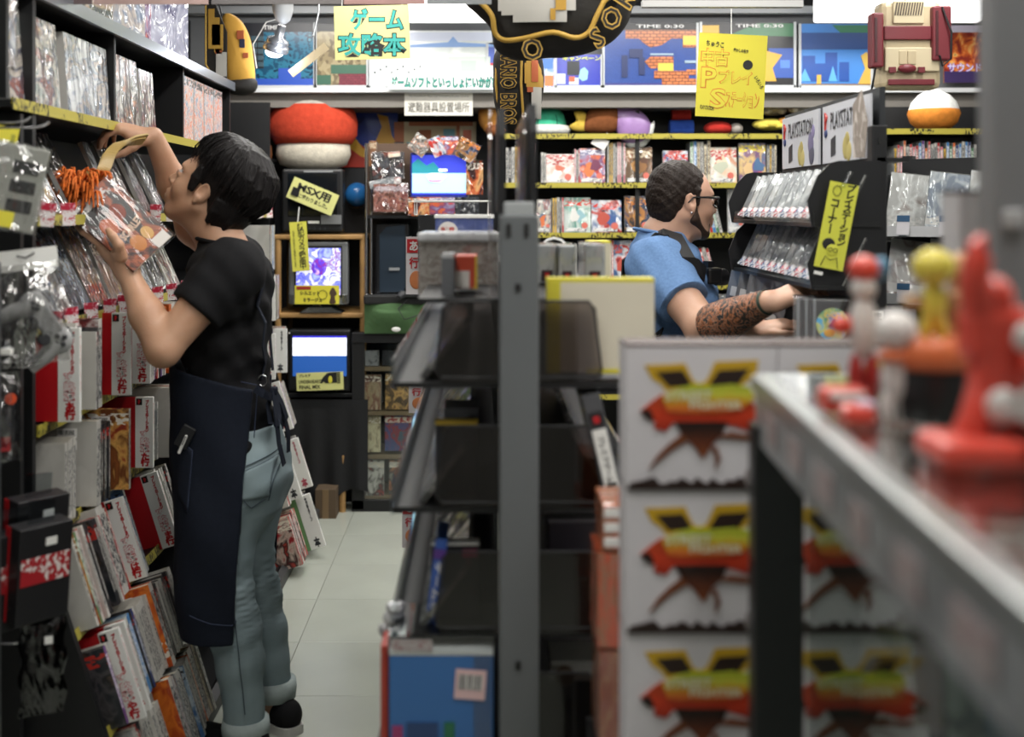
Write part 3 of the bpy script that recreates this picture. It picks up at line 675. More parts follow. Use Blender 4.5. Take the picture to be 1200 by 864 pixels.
for i, (Y, w, h, a, art, nm) in enumerate(((2.84, .13, .20, 28, 'white', 'white and pink'), (2.955, .1, .235, 27, 'silver', 'silver'), (3.06, .1, .235, 27, 'white', 'white edged'), (3.17, .15, .24, 27, 'navy', 'navy'), (3.33, .14, .24, 26, 'orange', 'orange cartoon'),
        (3.50, .14, .2, 24, 'brown', 'brown'), (3.64, .14, .2, 24, 'photo2', 'photo covered'), (3.79, .14, .2, 24, 'silver', 'crinkled silver'), (3.96, .14, .2, 24, 'black', 'black'), (4.12, .14, .2, 24, 'photo', 'grey photo'))):
    wrapped(lean(5, Y, a, -.03), w, h, .014, art, f'{nm} wrapped magazine leaning on the sixth tier, {ordn(i)} from the near end', 'magazines leaning on the sixth tier', sleeve=i % 2 == 0)
n = 0
for k, ys in ((6, (2.79, 2.94, 3.72, 3.9, 5.48, 5.72)), (5, (2.85, 2.97, 3.12, 3.26, 3.40, 3.60, 3.76, 3.92, 4.08, 4.2))):
    for i, Y in enumerate(ys):
        price_card(T(XF(LT[k])+.016, Y, LT[k]-.026) @ RZ(38) @ RX(rnd.uniform(-3, 8)) @ RY(rnd.uniform(-6, 6)), f'red and white price card clipped to the {TIERN[k]}, {ordn(i)} from the near end')
# boxed sets behind glossy wrap on the high tier and on top
for i, (a_, b_, h, art, nm) in enumerate(((2.665, 2.985, .212, 'photo', 'first crinkle wrapped boxed set'), (3.04, 3.385, .205, 'pale', 'second crinkle wrapped boxed set'), (3.43, 3.68, .205, 'photo2', 'brownish wrapped boxed set'), (3.70, 3.86, .19, 'photo', 'narrow wrapped set with red and blue art'))):
    wrapped(T(XU-.035, (a_+b_)/2, LT[7]+.001) @ RY(-4) @ RZ(90), b_-a_, h, .035, art, f'{nm} on the high tier of the left rack', 'boxed sets on the high tier', 'boxed_set', 'box', sleeve=False)
BK = PR('orange_leaflet', ['d9d6d2', 'c9c6c2', 'd46a34', 'dcd9d4', '5d7fa0', 'd8d5cf', 'cf7a3a'], 7, rough=.35, title=(.86, .97, '444444', None))
for i, y in enumerate((4.27, 4.43, 4.59, 4.75)):
    wrapped(T(XU-.03, y, LT[7]+.001) @ RZ(90), .15, .225, .03, BK, f'white leaflet with orange figures on the high tier, {ordn(i)} from the near end', 'orange figure leaflets', 'leaflet', 'leaflet', sleeve=False)
for i, (y, h, w, art, yaw, nm) in enumerate(((2.99, .34, .26, 'violet', -12, 'grey wrapped box'), (3.42, .36, .26, 'fantasy', -30, 'fantasy painting box'), (3.76, .36, .23, 'pale', -40, 'pale wrapped box'), (3.98, .37, .17, 'purplered', -20, 'reddish wrapped box'), (4.32, .38, .27, 'violet', -28, 'lilac wrapped box'))):
    wrapped(T(XU-.14, y, LT[8]+.001) @ RZ(90+yaw), w, h, .05, art, f'{nm} standing on top of the left rack, {ordn(i)} from the near end', 'boxes on top of the left rack', 'boxed_set', 'box', sleeve=False, side=M('box_side_black', '1c1b1e', .4))
wrapped(T(-1.08, 2.63, 1.80) @ RZ(66), .13, .30, .01, 'pale', 'clear wrapped sheet hanging at the upper near corner', None, 'hanging_sheet', 'package')
# white packet behind the hooks
wrapped(T(-1.03, 2.80, LT[6]) @ RY(-27) @ RZ(80), .12, .15, .02, 'white', 'white paper packet leaning beside the first price card', None, 'paper_packet', 'packet')
# ---------------------------------------------------------------- hanging blister packs
def film_bag(parent, w, h, t, name='plastic_bag', seed=0, mat=None):
    q = random.Random(seed); b = MB()
    def f(side):
        def g(u, v):
            x = (u-.5)*w; z = -v*h; e = math.sin(math.pi*u)*math.sin(math.pi*min(1, v*1.05+.001))
            n = .35*math.sin(u*23+v*9+seed)+.3*math.sin(v*31-u*13+seed*2)
            return (x+.004*math.sin(v*17+seed), side*(t*max(0, e)**.6*(1+.3*n)), z)
        return g
    b.grid(f(-1), 16, 20); b.grid(f(1), 16, 20)
    return b.build(name, [mat or BAG], parent)
PADG = M('controller_grey', '9a9b9a', .45); PADD = M('controller_dark', '2c2d30', .5)
def gamepad(parent, mw):
    """two-grip wired game controller, front facing -y"""
    b = MB()
    for s in (-1, 1):
        b.lathe([(.004, -.012), (.026, -.010), (.031, 0), (.026, .010), (.004, .012)], (s*.045, 0, .01), 18, rot=RX(90).to_3x3())
        b.tube([(s*.046, 0, .005), (s*.058, .004, -.03), (s*.064, .01, -.068)], [.020, .017, .012], 10)
    b.rbox((0, 0, .012), (.07, .022, .042), .006)
    o = b.build('controller_body', [PADG], parent, mw)
    for s in (-1, 1):
        k = MB().lathe([(.013, 0), (.013, .006), (.010, .012), (.013, .016), (.011, .019)], (s*.022, -.010, -.014), 14, rot=RX(90).to_3x3()).build('thumb_stick', [PADD], o)
    dp = MB(); 
    for (a, c) in ((.008, 0), (-.008, 0), (0, .008), (0, -.008)): dp.box((-.045+a, -.0135, .012+c), (.008, .005, .008))
    dp.build('direction_pad', [PADD], o)
    for (a, c) in ((.011, 0), (-.011, 0), (0, .011), (0, -.011)):
        MB().lathe([(.0052, 0), (.0052, .004), (.003, .005)], (.045+a, -.0125, .012+c), 12, rot=RX(90).to_3x3()).build('button', [PADD], o)
    for s in (-1, 1): MB().rbox((s*.045, .004, .038), (.026, .012, .01), .003).build('shoulder_button', [PADD], o)
    cb = MB(); pts = [(.01*math.sin(i*1.1)+.012*(i % 3-1), .008+.004*math.sin(i), .03-.008*i+.02*math.sin(i*2.2)) for i in range(16)]
    cb.tube(pts, .0035, 6).build('coiled_cable', [PADD], parent, mw)
    return o
t = thing('controller_pack', 'grey game controller in a clear bag with white header card', 'package', T(XX(30, 2.5), 2.5, ZZ(292, 2.5)) @ RZ(30) @ RY(-6))
MB().box((0, 0, -.022), (.125, .002, .044)).build('header_card', [WHITE], t)
MB().tube([(-.02, -.006, -.012), (-.005, -.016, -.018), (.015, -.006, -.01)], .002, 6).build('hook_tip', [INK], t)
film_bag(t, .135, .215, .035, seed=1).location = (0, 0, -.03)
gamepad(t, T(.015, 0, -.165) @ RY(62))
t = thing('controller_pack', 'pale boxed pack with dark windows and yellow label on the upper hook', 'package', T(XX(14, 2.45), 2.45, ZZ(168, 2.45)) @ RZ(28) @ RY(11))
MB().rbox((0, 0, -.088), (.15, .03, .175), .004).build('carton', [M('pale_grey_carton', 'a9aba3', .4)], t)
for z in (-.045, -.085, -.125): MB().rbox((.035, -.0155, z), (.05, .004, .026), .008).build('window', [M('window_dark', '26282c', .3)], t)
MB().box((-.02, -.017, -.155), (.10, .004, .032)).build('yellow_label', [YEL], t)
MB().box((0, 0, -.088), (.158, .036, .182)).build('clear_wrap', [WRAP], t)
MB().tube([(0, 0, 0), (0, 0, .018)], .004).build('hang_tab', [CLEAR], t)
t = thing('yellow_tag', 'small yellow card hanging behind the pale pack', 'card', T(XX(2, 2.55), 2.58, ZZ(150, 2.55)) @ RZ(30) @ RY(12))
MB().box((0, 0, -.03), (.05, .001, .07)).build('card', [YEL], t)
t = thing('memory_card_pack', 'clear pack with round orange sticker hanging below the controller', 'package', T(XX(2, 2.5), 2.5, ZZ(436, 2.5)) @ RZ(30))
film_bag(t, .075, .19, .025, seed=4).location = (0, 0, 0)
MB().rbox((0, 0, -.09), (.05, .02, .12), .006).build('device', [PADD], t)
MB().lathe([(.012, 0), (.012, .001)], (.015, -.018, -.055), 16, rot=RX(90).to_3x3()).build('round_sticker', [M('orange_sticker', 'd4502c', .4)], t)
MB().box((-.01, -.014, -.15), (.05, .001, .03)).build('label', [M('red_label', '9c3034', .4)], t)
BOXB = M('box_black', '1f1f21', .4)
for i, (px, py, nm) in enumerate(((48, 612, 'black and red boxed accessory on the lower hooks, nearer the aisle'), (17, 622, 'black and red boxed accessory on the lower hooks, farther from the aisle'), (30, 590, 'black and red boxed accessory hanging behind the lower pair'))):
    t = thing('accessory_box', nm, 'package', T(XX(px, 2.45), 2.45+.07*(i == 2), ZZ(py, 2.45)) @ RZ(-38) @ RY(6), 'black and red accessory boxes')
    h = .20
    MB().rbox((0, 0, -h/2), (.05, .12, h), .002).build('carton', [BOXB], t)
    MB().box((-.018, -.0605, -h/2), (.016, .002, h-.004)).build('red_stripe', [RED], t)
    write(t, 'ゲーム用', .012, WHITE, (-.018, -.0625, -h*.5), rot=RY(90), bold=.0003)
    MB().box((.0255, 0, -h*.45), (.002, .11, h*.28)).build('red_panel', [STRIP('red_panel_print', 'a3232a', 'd9cfcc', 120, 90)], t)
    MB().box((.0262, .01, -h*.17), (.0018, .025, .016)).build('price_sticker', [WHITE], t)
    MB().prism([(-.03, 0), (.03, 0), (.03, .045), (-.03, .05)], -.001, .001, plane='yz').build('hang_tab', [CLEAR], t)
t = thing('cable_bag', 'dark cable in a loose clear bag on the lowest hook', 'package', T(XX(50, 2.48), 2.48, ZZ(725, 2.48)) @ RZ(25))
film_bag(t, .09, .2, .022, seed=7, mat=FILM('dark_bag_film', '77787a', .05, .9, 9))
cb = MB().tube([(.02*math.sin(i*.9), .006*math.cos(i), -.03-.011*i) for i in range(14)], .007, 7).build('cable', [PADD], t)
MB().box((.01, -.02, -.04), (.016, .001, .016)).build('price_sticker', [WHITE], t)

def print_features(o, w, h, t, cols, seed):
    """flat print on a facing cover: a figure, a caption strip and a round price sticker"""
    q = random.Random(seed); y = -t/2
    for i in range(3):
        cx_, cz_ = q.uniform(-.2, .2)*w, h*q.uniform(.3, .55); a0 = q.uniform(0, 6); n_ = 9
        pts = [(cx_+w*q.uniform(.10, .30)*math.cos(k*2*math.pi/n_), cz_+h*q.uniform(.10, .26)*math.sin(k*2*math.pi/n_)) for k in range(n_)]
        MB().prism(pts, y-.0006*(i+1), y+.001).build('printed_figure', [M('print_'+cols[i % len(cols)], cols[i % len(cols)], .35)], o)
    MB().box((-.04*w, y-.001, h*.08), (w*.8, .003, h*.10)).build('caption_strip', [STRIP('caption_print', 'd2d2d0', '3a3c48', 160, 120, 30)], o)
    MB().lathe([(w*.12, 0), (w*.12, .002)], (w*.27, y-.001, h*.2), 14, rot=RX(90).to_3x3()).build('round_sticker', [M('sticker_coral', 'c8685a', .4)], o)
# ================================================================ back wall: posters, plush shelf, wall shelf goods
def BRK(name, c1, c2, mortar, sx, ms=.02, emit=0):
    if name in MATS: return MATS[name]
    m, nt, b = nt_new(name); tc = nt.nodes.new('ShaderNodeTexCoord')
    mp = nt.nodes.new('ShaderNodeMapping'); mp.inputs['Rotation'].default_value = (R(90), 0, 0); nt.links.new(tc.outputs['Object'], mp.inputs[0])
    bk = nt.nodes.new('ShaderNodeTexBrick'); bk.inputs['Scale'].default_value = sx; bk.inputs['Mortar Size'].default_value = ms
    bk.inputs['Color1'].default_value = c4(c1); bk.inputs['Color2'].default_value = c4(c2); bk.inputs['Mortar'].default_value = c4(mortar)
    nt.links.new(mp.outputs[0], bk.inputs['Vector']); nt.links.new(bk.outputs['Color'], b.inputs['Base Color']); b.inputs['Roughness'].default_value = .3
    MATS[name] = m; return m
PY = 5.905
def poster(px0, px1, py0, py1, base, label, Y=PY, name='poster', cat='poster', tilt=0, frame=True):
    x0, x1, z0, z1 = XX(px0, Y), XX(px1, Y), ZZ(py1, Y), ZZ(py0, Y)
    t = thing(name, label, cat, T((x0+x1)/2, Y, z0) @ RX(tilt))
    w, h = x1-x0, z1-z0
    t['_w'] = w; t['_h'] = h
    MB().box((0, 0, h/2), (w, .006, h)).build('sheet', [base], t)
    if frame:
        b = MB()
        for s in (-1, 1): b.box((s*(w/2-.004), -.006, h/2), (.012, .010, h))
        b.box((0, -.006, .006), (w, .010, .012))
        b.build('clear_frame', [M('frame_grey', 'b9bdc0', .3)], t)
    return t, w, h
def art(t, w, h, polys, y=-.0042, name='printed_shape'):
    """flat printed shapes; u,v in 0..1 over the sheet"""
    n_ = 0
    for i, (mt, *pp) in enumerate(polys):
        for p in pp:
            if len(p) == 4 and not isinstance(p[0], tuple):
                a, b, c, d = p; p = [(a, b), (c, b), (c, d), (a, d)]
            n_ += 1; MB().prism([((u-.5)*w, v*h) for u, v in p], y-.0004*n_, y+.001).build(name, [mt], t)
FM = {}
def F_(c, rough=.35): return M('print_'+c, c, rough)
t, w, h = poster(283, 370, 27, 103, PR('maze_teal', ['1c4a66', '2a6f8c', '17324a', '4b8fa6'], 9, 'CONSTANT', rough=.25), 'teal and blue maze poster behind the clip lamp')
art(t, w, h, [(F_('141620'), (0, .86, 1, 1)), (F_('15181f'), (0, .3, .3, .86)), (F_('2a50b0'), (0, 0, 1, .14), (.5, .14, .8, .3))])
for i in range(3):
    for j in range(5): MB().rbox((w*(-.42+.09*i), -.0055, h*(.36+.1*j)), (w*.075, .003, h*.075), .006).build('printed_tile', [F_('3d5560')], t)
write(t, 'TIME', .03, F_('e8e8e8'), (-w*.1, -.006, h*.93), sx=1.2, bold=.0006)
t, w, h = poster(369, 432, 28, 103, PR('stone_brown', ['8a7c5e', '6b5f48', '9c9070', '4a4438'], 14, 'CONSTANT', voro=1, rough=.25), 'brown stone pattern poster with dark red blocks')
art(t, w, h, [(BRK('dark_red_block', '7a2c3a', '6a2432', '4a1a26', 22), (.45, 0, 1, .28)), (F_('2f5a46'), (.3, .22, 1, .36), (0, .05, .3, .2)), (F_('16181c'), (0, .88, 1, 1))])
t, w, h = poster(432, 582, 36, 104, PR('pale_castle', ['e6e8ea', 'd8dcdf', 'cfd5d2', 'eef0f0'], 3, rough=.2), 'pale glossy white poster with teal hand lettering below')
art(t, w, h, [(F_('c9cfe0'), (.32, .82, 1, .97)), (F_('7f9fd0'), [(.3, .75), (.62, .8), (.66, .9), (.7, .8), (1, .76), (1, .72), (.3, .71)]), (F_('b9c4bd'), (.62, .25, .95, .55), (.86, .12, 1, .4)), (F_('a9b7b0'), (.72, .3, .84, .48))])
for i in range(9): MB().box((w*(-.45+.04*i*1.1), -.006, h*(.28+.05*(i % 3))), (w*.012, .002, h*.03)).build('printed_speck', [F_('3c4a48')], t)
TEAL = M('teal_print', '3fae9c', .4); TINK = M('dark_teal_ink', '0d2d2c', .4)
t2, w2, h2 = poster(455, 582, 88, 105, M('clear_white', 'dde4e2', .3), 'white strip lettered in teal below the pale poster', Y=5.86, name='lettered_strip', cat='sign', frame=False)
write(t2, 'ゲームソフトといっしょにいかが?', .05, TINK, (0, -.0045, h2*.5), bold=.0035, fit=(w2*.96, h2*.85))
write(t2, 'ゲームソフトといっしょにいかが?', .05, TEAL, (0, -.0055, h2*.5), bold=-.0001, fit=(w2*.94, h2*.75))
t, w, h = poster(570, 586, 50, 103, BRK('pink_block', 'c9847a', 'b06a6a', '6a4a6a', 14), 'narrow poster sliver with red and blue print beside the bolster')
art(t, w, h, [(F_('4a5fb0'), (0, .55, 1, .9)), (F_('b03a4a'), (0, .3, .6, .55))])
t, w, h = poster(633, 650, 62, 103, PR('pale_blue_sheet', ['d8dee4', '6f94d0', 'e4e0d8', 'd8dee4'], 3, rough=.3), 'narrow white and blue poster between bolster and campaign poster', frame=False)
art(t, w, h, [(F_('c9784a'), (.3, .05, .9, .35)), (F_('4a78c0'), (.1, .55, .9, .85))])
CB = M('campaign_blue', '2a37a6', .2)
t, w, h = poster(650, 706, 64, 103, CB, 'blue campaign poster with yellow lettering and white card')
art(t, w, h, [(F_('20262c'), (.26, .38, .52, .8)), (F_('cfd8e0'), (.05, .12, .22, .42), (.3, .1, .5, .3)), (F_('c85a3a'), (.3, .18, .42, .34)), (F_('8fc4d8'), [(.5, .3), (.58, .2), (.68, .25), (.7, .5), (.62, .62), (.54, .55)])])
write(t, 'キャンペーン', .04, F_('d8e04a'), (w*.06, -.008, h*.88), bold=.0012, fit=(w*.8, h*.13))
t, w, h = poster(706, 818, 27, 103, BRK('blue_block', '2c4f9c', '274890', '1d3878', 30, .04), 'blue poster with orange brick blocks and black title bar')
OB = BRK('orange_block', 'c87a4a', 'b86a3c', '4a2a24', 16, .03)
art(t, w, h, [(F_('101218'), (0, .89, 1, 1)), (OB, (.24, .76, 1, .89), [(.38, .76), (.72, .76), (.62, .66), (.5, .62), (.42, .7)], [(.5, .3), (.74, .3), (.74, .48), (.5, .48), (.44, .4)], (.62, .02, 1, .14), (.54, .14, .9, .26), (.84, .62, 1, .72), (.88, .2, 1, .28)), (F_('d8b84a'), (.58, .26, .74, .38), (.84, .66, 1, .8)), (F_('8fa6b8'), (.5, .5, .74, .53), (.86, .38, 1, .42)), (F_('1a2a5a'), (.28, .46, .42, .6), (.2, .16, .26, .5), (.38, .2, .44, .46)), (F_('3a3a7a'), (0, 0, .62, .07))])
write(t, 'TIME 0:30', .03, F_('d8d8d8'), (w*.1, -.012, h*.945), bold=.0005, fit=(w*.5, h*.05))
t, w, h = poster(820, 932, 26, 103, F_('12141a'), 'black poster with green band and golden shapes behind the yellow sign')
art(t, w, h, [(F_('2f6a44'), [(.3, .8), (1, .78), (1, .98), (.6, .98)]), (F_('2a4fa0'), (.72, .15, 1, .6)), (F_('c9a03a'), [(.62, .1), (.8, .1), (.76, .3), (.86, .5), (.7, .56), (.66, .4)], (.02, .8, .2, .95)), (F_('4a7ad0'), (.84, .3, .94, .42)), (F_('cfd4d6'), (.0, 0, 1, .04))])
write(t, 'TIME 0:30', .03, F_('d8d8d8'), (w*.12, -.010, h*.94), bold=.0005, fit=(w*.5, h*.05))
t, w, h = poster(936, 1022, 28, 103, F_('3f7fc8'), 'blue skyline poster with green top and golden shape')
art(t, w, h, [(F_('2f7a56'), [(.45, .98), (.62, .8), (1, .74), (1, .98)]), (F_('294a86'), (0, .6, 1, .86)), (F_('1f4c9a'), (.05, .1, .22, .5), (.22, .1, .36, .38), (.36, .1, .52, .55), (.55, .1, .68, .4)), (F_('5aa4e0'), [(.0, .1), (.08, .3), (.16, .1)], [(.4, .1), (.46, .34), (.52, .1)]), (F_('caa64a'), [(.8, .05), (1, .05), (1, .4), (.92, .56), (.84, .5), (.9, .3)], (.24, .06, .3, .2)), (F_('7a5a32'), (0, 0, 1, .06))])
t, w, h = poster(1106, 1154, 30, 97, PR('fire_print', ['2a1a2e', '8a2a1c', 'd86a2a', 'f0c06a', '4a1e24'], 3.5, rough=.25), 'fiery poster with purple lettering at the far right', frame=False, Y=5.88)
art(t, w, h, [(F_('3a2a5a'), (0, .0, 1, .2)), (F_('e4dcf0'), (0, .88, 1, 1))])
write(t, 'サウンド', .05, F_('8a5ac8'), (0, -.008, h*.26), bold=.003, fit=(w*.85, h*.16)); write(t, 'サウンド', .05, F_('efe6fa'), (0, -.009, h*.26), bold=.0005, fit=(w*.83, h*.14))
# wall goods: upright covers, spines (px ranges along each shelf)
FEAT = {'whitered': ['d0b0a4', 'c06a54', 'dcd8d4'], 'purplered': ['a83a34', 'c8703c', '6a2a4a'], 'brown': ['b08048', '5a3a28', '8a6038'], 'bluered': ['b8bcc4', '3a5a90', 'b04a3c'], 'peach': ['a8322c', 'd8c8b0', 'b8bca8'], 'gold': ['6a4a80', 'd0b080', '4a6a90'], 'photo': ['c0b0a0', '5a6a80', 'c86a3c'], 'green': ['c8d4d0', '8ab0b8', 'd0d0cc'], 'darkgold': ['a87038', '2c3c5c', 'c89050'], 'pale': ['8aa0b8', 'c8ccd0', '5a7090'], 'redart': ['d09060', '4a2020', 'b84030']}
def cover_at(px0, px1, py0, zrow, art_, label, Y=6.02, lean_=5, name='game_box', cat='game box', t=.022, sleeve=False):
    x0, x1 = XX(px0, Y), XX(px1, Y); h = ZZ(py0, Y)-zrow
    o = wrapped(T((x0+x1)/2, Y, zrow+.001) @ RX(-lean_), x1-x0, h, t, art_, label, 'boxes facing out on the back shelves', name, cat, sleeve); print_features(o, x1-x0, h, t, FEAT.get(art_, ['8a5a3c', 'c8a078', '3a3a4a']), int(px0))
Z1, Z2, Z3, Z4 = 1.61, 1.36, 1.10, .84
for a, b, y, z, m, nm in ((640, 673, 181, Z1, 'whitered', 'white game box with red title'), (679, 709, 174, Z1, 'purplered', 'purple and red game box'), (733, 764, 173, Z1, 'brown', 'brown game box'), (777, 806, 177, Z1, 'bluered', 'dark game box with red title behind the bearded man'),
        (831, 863, 173, Z1, 'peach', 'peach game box with red emblem'), (866, 897, 168, Z1, 'gold', 'golden game box'),
        (628, 646, 234, Z2, 'photo', 'shiny wrapped game box beside the post'), (661, 692, 232, Z2, 'green', 'green game box'), (693, 728, 235, Z2, 'bluered', 'black game box with red title'), (732, 762, 230, Z2, 'darkgold', 'black and gold game box'),
        (853, 872, 222, Z2, 'pale', 'pale game box behind the far disc tray'), (717, 745, 282, Z3, 'bluered', 'dark game box behind the shoulder'), (680, 712, 288, Z3, 'redart', 'red game box above the cream carton'),
        (838, 868, 345, Z4, 'pale', 'pale blue game box low behind the forearm'), (870, 900, 345, Z4, 'green', 'blue white game box low behind the disc tray')):
    cover_at(a, b, y, z, m, f'{nm} facing out on the back shelf')
def spine_book(px, z, top, cw, spine, label, group, lean_=0, Y=6.03, d=.14):
    t_ = cw*Y/F; h = ZZ(top, Y)-z
    cv = CVGREY
    book(T(XX(px, Y), Y-.02, z+.001) @ RY(lean_) @ RZ(-90), d, h, t_, cv, spine, label, group, 'shelved_book')
SPX = {'W': SPW, 'R': SPR, 'Y': SPY, 'B': SPB, 'O': SPO, 'C': SPC, 'P': SPP, 'G': SPG, 'U': SPU, 'N': SPN, 'K': PR('pink_spine', ['c96a78', 'd47c88'], 2, title=(.2, .9, 'efe6e6', None))}
CN = {'W': 'white', 'R': 'red', 'Y': 'yellow', 'B': 'black', 'O': 'orange', 'C': 'cream', 'P': 'purple', 'G': 'green', 'U': 'blue', 'N': 'navy', 'K': 'pink'}
def spines(px0, codes, z, top, cw, where, lean_=0, Y=6.03, jit=2):
    for i, ch in enumerate(codes):
        spine_book(px0+i*(cw+.4)+cw/2, z, top+rnd.uniform(0, jit), cw, SPX[ch], f'{CN[ch]} spined book, {ordn(i)} of the {where}', f'books in the {where}', lean_, Y)
spines(592, 'WBWYO', Z1, 172, 3.4, 'mixed run left of the post')
spines(610, 'WRWK', Z1, 168, 3.2, 'short run beside the post', 4)
spines(634, 'WW', Z1, 178, 2.6, 'pair beside the white and red box')
spines(673, 'KWR', Z1, 175, 1.8, 'thin run before the purple box')
spines(711, 'WYYWBKKBK', Z1, 167, 2.0, 'yellow and white run by the brown box')
spines(808, 'GUCWCC', Z1, 165, 3.6, 'grey and cream run over the man', jit=6)
spines(898, 'BYBC', Z1, 169, 2.4, 'dark run beside the golden box')
spines(647, 'YYWBR', Z2, 231, 2.4, 'yellow and black run on the middle shelf')
spines(824, 'RWRUGW', Z2, 240, 3.4, 'leaning run in front of his face', -14, jit=6)
spines(664, 'GWBW', Z3, 284, 2.6, 'small run behind the clear cases')
spines(713, 'RR', Z3, 281, 2.6, 'red pair behind the clear cases')
spines(808, 'YGWGWRWR', Z3, 286, 3.6, 'leaning run behind his camera', -14, jit=5)
spines(1046, 'YRKOWRKRUPORWWRKYUGONUWUNGW', 1.62, 165, 3.2, 'colourful run at the far right', Y=5.5, jit=10)
t = wrapped(T(1.985, 5.2, 1.42) @ RZ(-6), .21, .22, .03, PR('dark_blueprint', ['15181f', '222a38', '1a1d26', '3c4a4a'], 3, rough=.3), 'dark boxed game standing above the right rack', None, 'game_box', 'game box', False)
st2 = thing('box_stand', 'black stand below the dark boxed game at the right', 'stand', T(1.985, 5.25, 0))
MB().box((0, 0, .70), (.24, .2, 1.40)).build('body', [RACKB], st2); MB().box((0, 0, 1.41), (.26, .22, .018)).build('top', [RACKB], st2)
for i, yy in enumerate((1.49, 1.60)): MB().box((.0, 5.1835-5.2-.0, yy-1.42), (.10, .002, .07)).build('printed_panel', [M('panel_line', '3d4650', .4)], t)
# plain soft toys on the plush shelf
def pillow(name, outline, depth, mats, parent=None, mw=None, rings=7, axis_scale=1.0, mi_fn=None):
    """stuffed shape: outline in x,z, bulging towards -y and +y"""
    n = len(outline); cx = sum(p[0] for p in outline)/n; cz = sum(p[1] for p in outline)/n
    b = MB()
    for side in (-1, 1):
        vs = []; 
        for k in range(rings+1):
            s = math.cos(math.pi/2*k/rings); y = side*depth*math.sin(math.pi/2*k/rings)**.8 if k else 0
            for (x, z) in outline: vs.append((cx+(x-cx)*s, y, cz+(z-cz)*s))
        fs = []
        for k in range(rings):
            for i in range(n):
                j = (i+1) % n; q = (k*n+i, k*n+j, (k+1)*n+j, (k+1)*n+i); fs.append(q if side < 0 else q[::-1])
        b.add(vs, fs, 0, True)
    return b.build(name, mats, parent, mw)
def smooth_loop(pts, sub=6):
    out = []; n = len(pts)
    for i in range(n):
        p0, p1, p2, p3 = (Vector(pts[(i+k-1) % n]) for k in range(4))
        for s in range(sub):
            u = s/sub; q = .5*((2*p1)+(p2-p0)*u+(2*p0-5*p1+4*p2-p3)*u*u+(3*p1-p0-3*p2+p3)*u**3); out.append((q.x, q.y))
    return out
def pxl(pts, Y, ox, oz): return [(XX(a, Y)-ox, ZZ(b, Y)-oz) for a, b in pts]
FELT = lambda n, c: M('plush_'+n, c, .95, noise=.12, nscale=40, bump=.25, bscale=120, spec=.15)
ZP = 1.856
t = thing('plush_ball', 'orange round plush cushion left of the bolster on the plush shelf', 'plush', T(XX(580, 6.05), 6.08, ZP))
MB().ball((0, 0, .095), (.085, .07, .095)).build('body', [FELT('orange', 'd99a4e')], t); MB().ball((.0, -.055, .02), (.05, .04, .03)).build('foot', [FELT('brown', '7a4a2c')], t)
t = thing('dome_cushion', 'plain green dome cushion with a white padded rim on the plush shelf', 'plush', T(XX(641, 6.05), 6.08, ZP))
MB().lathe([(.001, .15), (.05, .145), (.085, .11), (.098, .06), (.10, .03)], (0, 0, 0), 24, sy=.8).build('dome', [FELT('green', '3fa583')], t)
MB().lathe([(.09, .0), (.115, .006), (.125, .025), (.115, .045), (.096, .05)], (0, 0, 0), 24, sy=.85).build('rim', [FELT('white', 'd4d5d2')], t)
for a in (-30, 30, 90): MB().tube([Vector((.10*math.sin(R(a))*math.cos(e), -.081*math.cos(R(a))*math.cos(e), .045+.105*math.sin(e))) for e in [i*math.pi/2/6 for i in range(7)]], .0022, 6).build('seam', [FELT('seam', '1d5a48')], t)
t = thing('plush_bundle', 'brown and lilac satin soft bundle with paper tag lying on the plush shelf', 'plush', T(XX(716, 6.0), 6.04, ZP))
sh = lambda pts: pxl(pts, 6.02, XX(716, 6.02), ZZ(158, 6.02))
pillow('brown_body', smooth_loop(sh([(684, 152), (690, 130), (706, 123), (724, 124), (730, 140), (722, 154), (704, 157)])), .06, [FELT('brown', '8a6448')], t)
pillow('yellow_end', smooth_loop(sh([(668, 148), (676, 141), (674, 131), (688, 133), (690, 152), (676, 154)]), 4), .03, [FELT('yellow', 'd8b850')], t)
SAT = M('lilac_satin', '9c7bb0', .32, noise=.1, nscale=20, bump=.5, bscale=14)
pillow('lilac_skirt', smooth_loop(sh([(719, 126), (734, 122), (752, 130), (764, 146), (760, 164), (746, 170), (730, 166), (722, 152), (716, 140)])), .055, [SAT], t)
pillow('white_hem', smooth_loop(sh([(733, 168), (748, 166), (758, 152), (768, 142), (766, 158), (756, 172), (742, 174)])), .03, [FELT('white', 'd4d5d2')], t)
MB().box((XX(703, 6)-XX(716, 6), -.05, ZZ(167, 6)-ZP), (.075, .002, .055), 0, RY(30).to_3x3()).build('paper_tag', [M('tag_white', 'd9d7d4', .5)], t)
MB().tube([(XX(712, 6)-XX(716, 6), -.04, ZZ(156, 6)-ZP), (XX(706, 6)-XX(716, 6), -.052, ZZ(162, 6)-ZP)], .002, 5).build('string', [WHITE], t)
t = thing('soft_cushion', 'red and blue plain bolster lying on the plush shelf over the man', 'plush', T(XX(800, 6.05), 6.1, ZP))
MB().tube([(-.06, 0, .04), (.06, 0, .04)], [.038, .04], 14).build('blue_bolster', [FELT('blue', '2c4a9a')], t); MB().tube([(-.045, .02, .112), (.05, .02, .112)], [.034, .036], 14).build('red_bolster', [FELT('red', 'b4332c')], t)
t = thing('soft_cushion', 'red soft cushion lying half behind the yellow sign', 'plush', T(XX(843, 6.05), 6.08, ZP))
MB().ball((0, 0, .035), (.075, .06, .035)).build('body', [FELT('red', 'b4332c')], t); MB().ball((.09, 0, .032), (.035, .05, .03)).build('pale_end', [FELT('grey', 'aaa49c')], t)
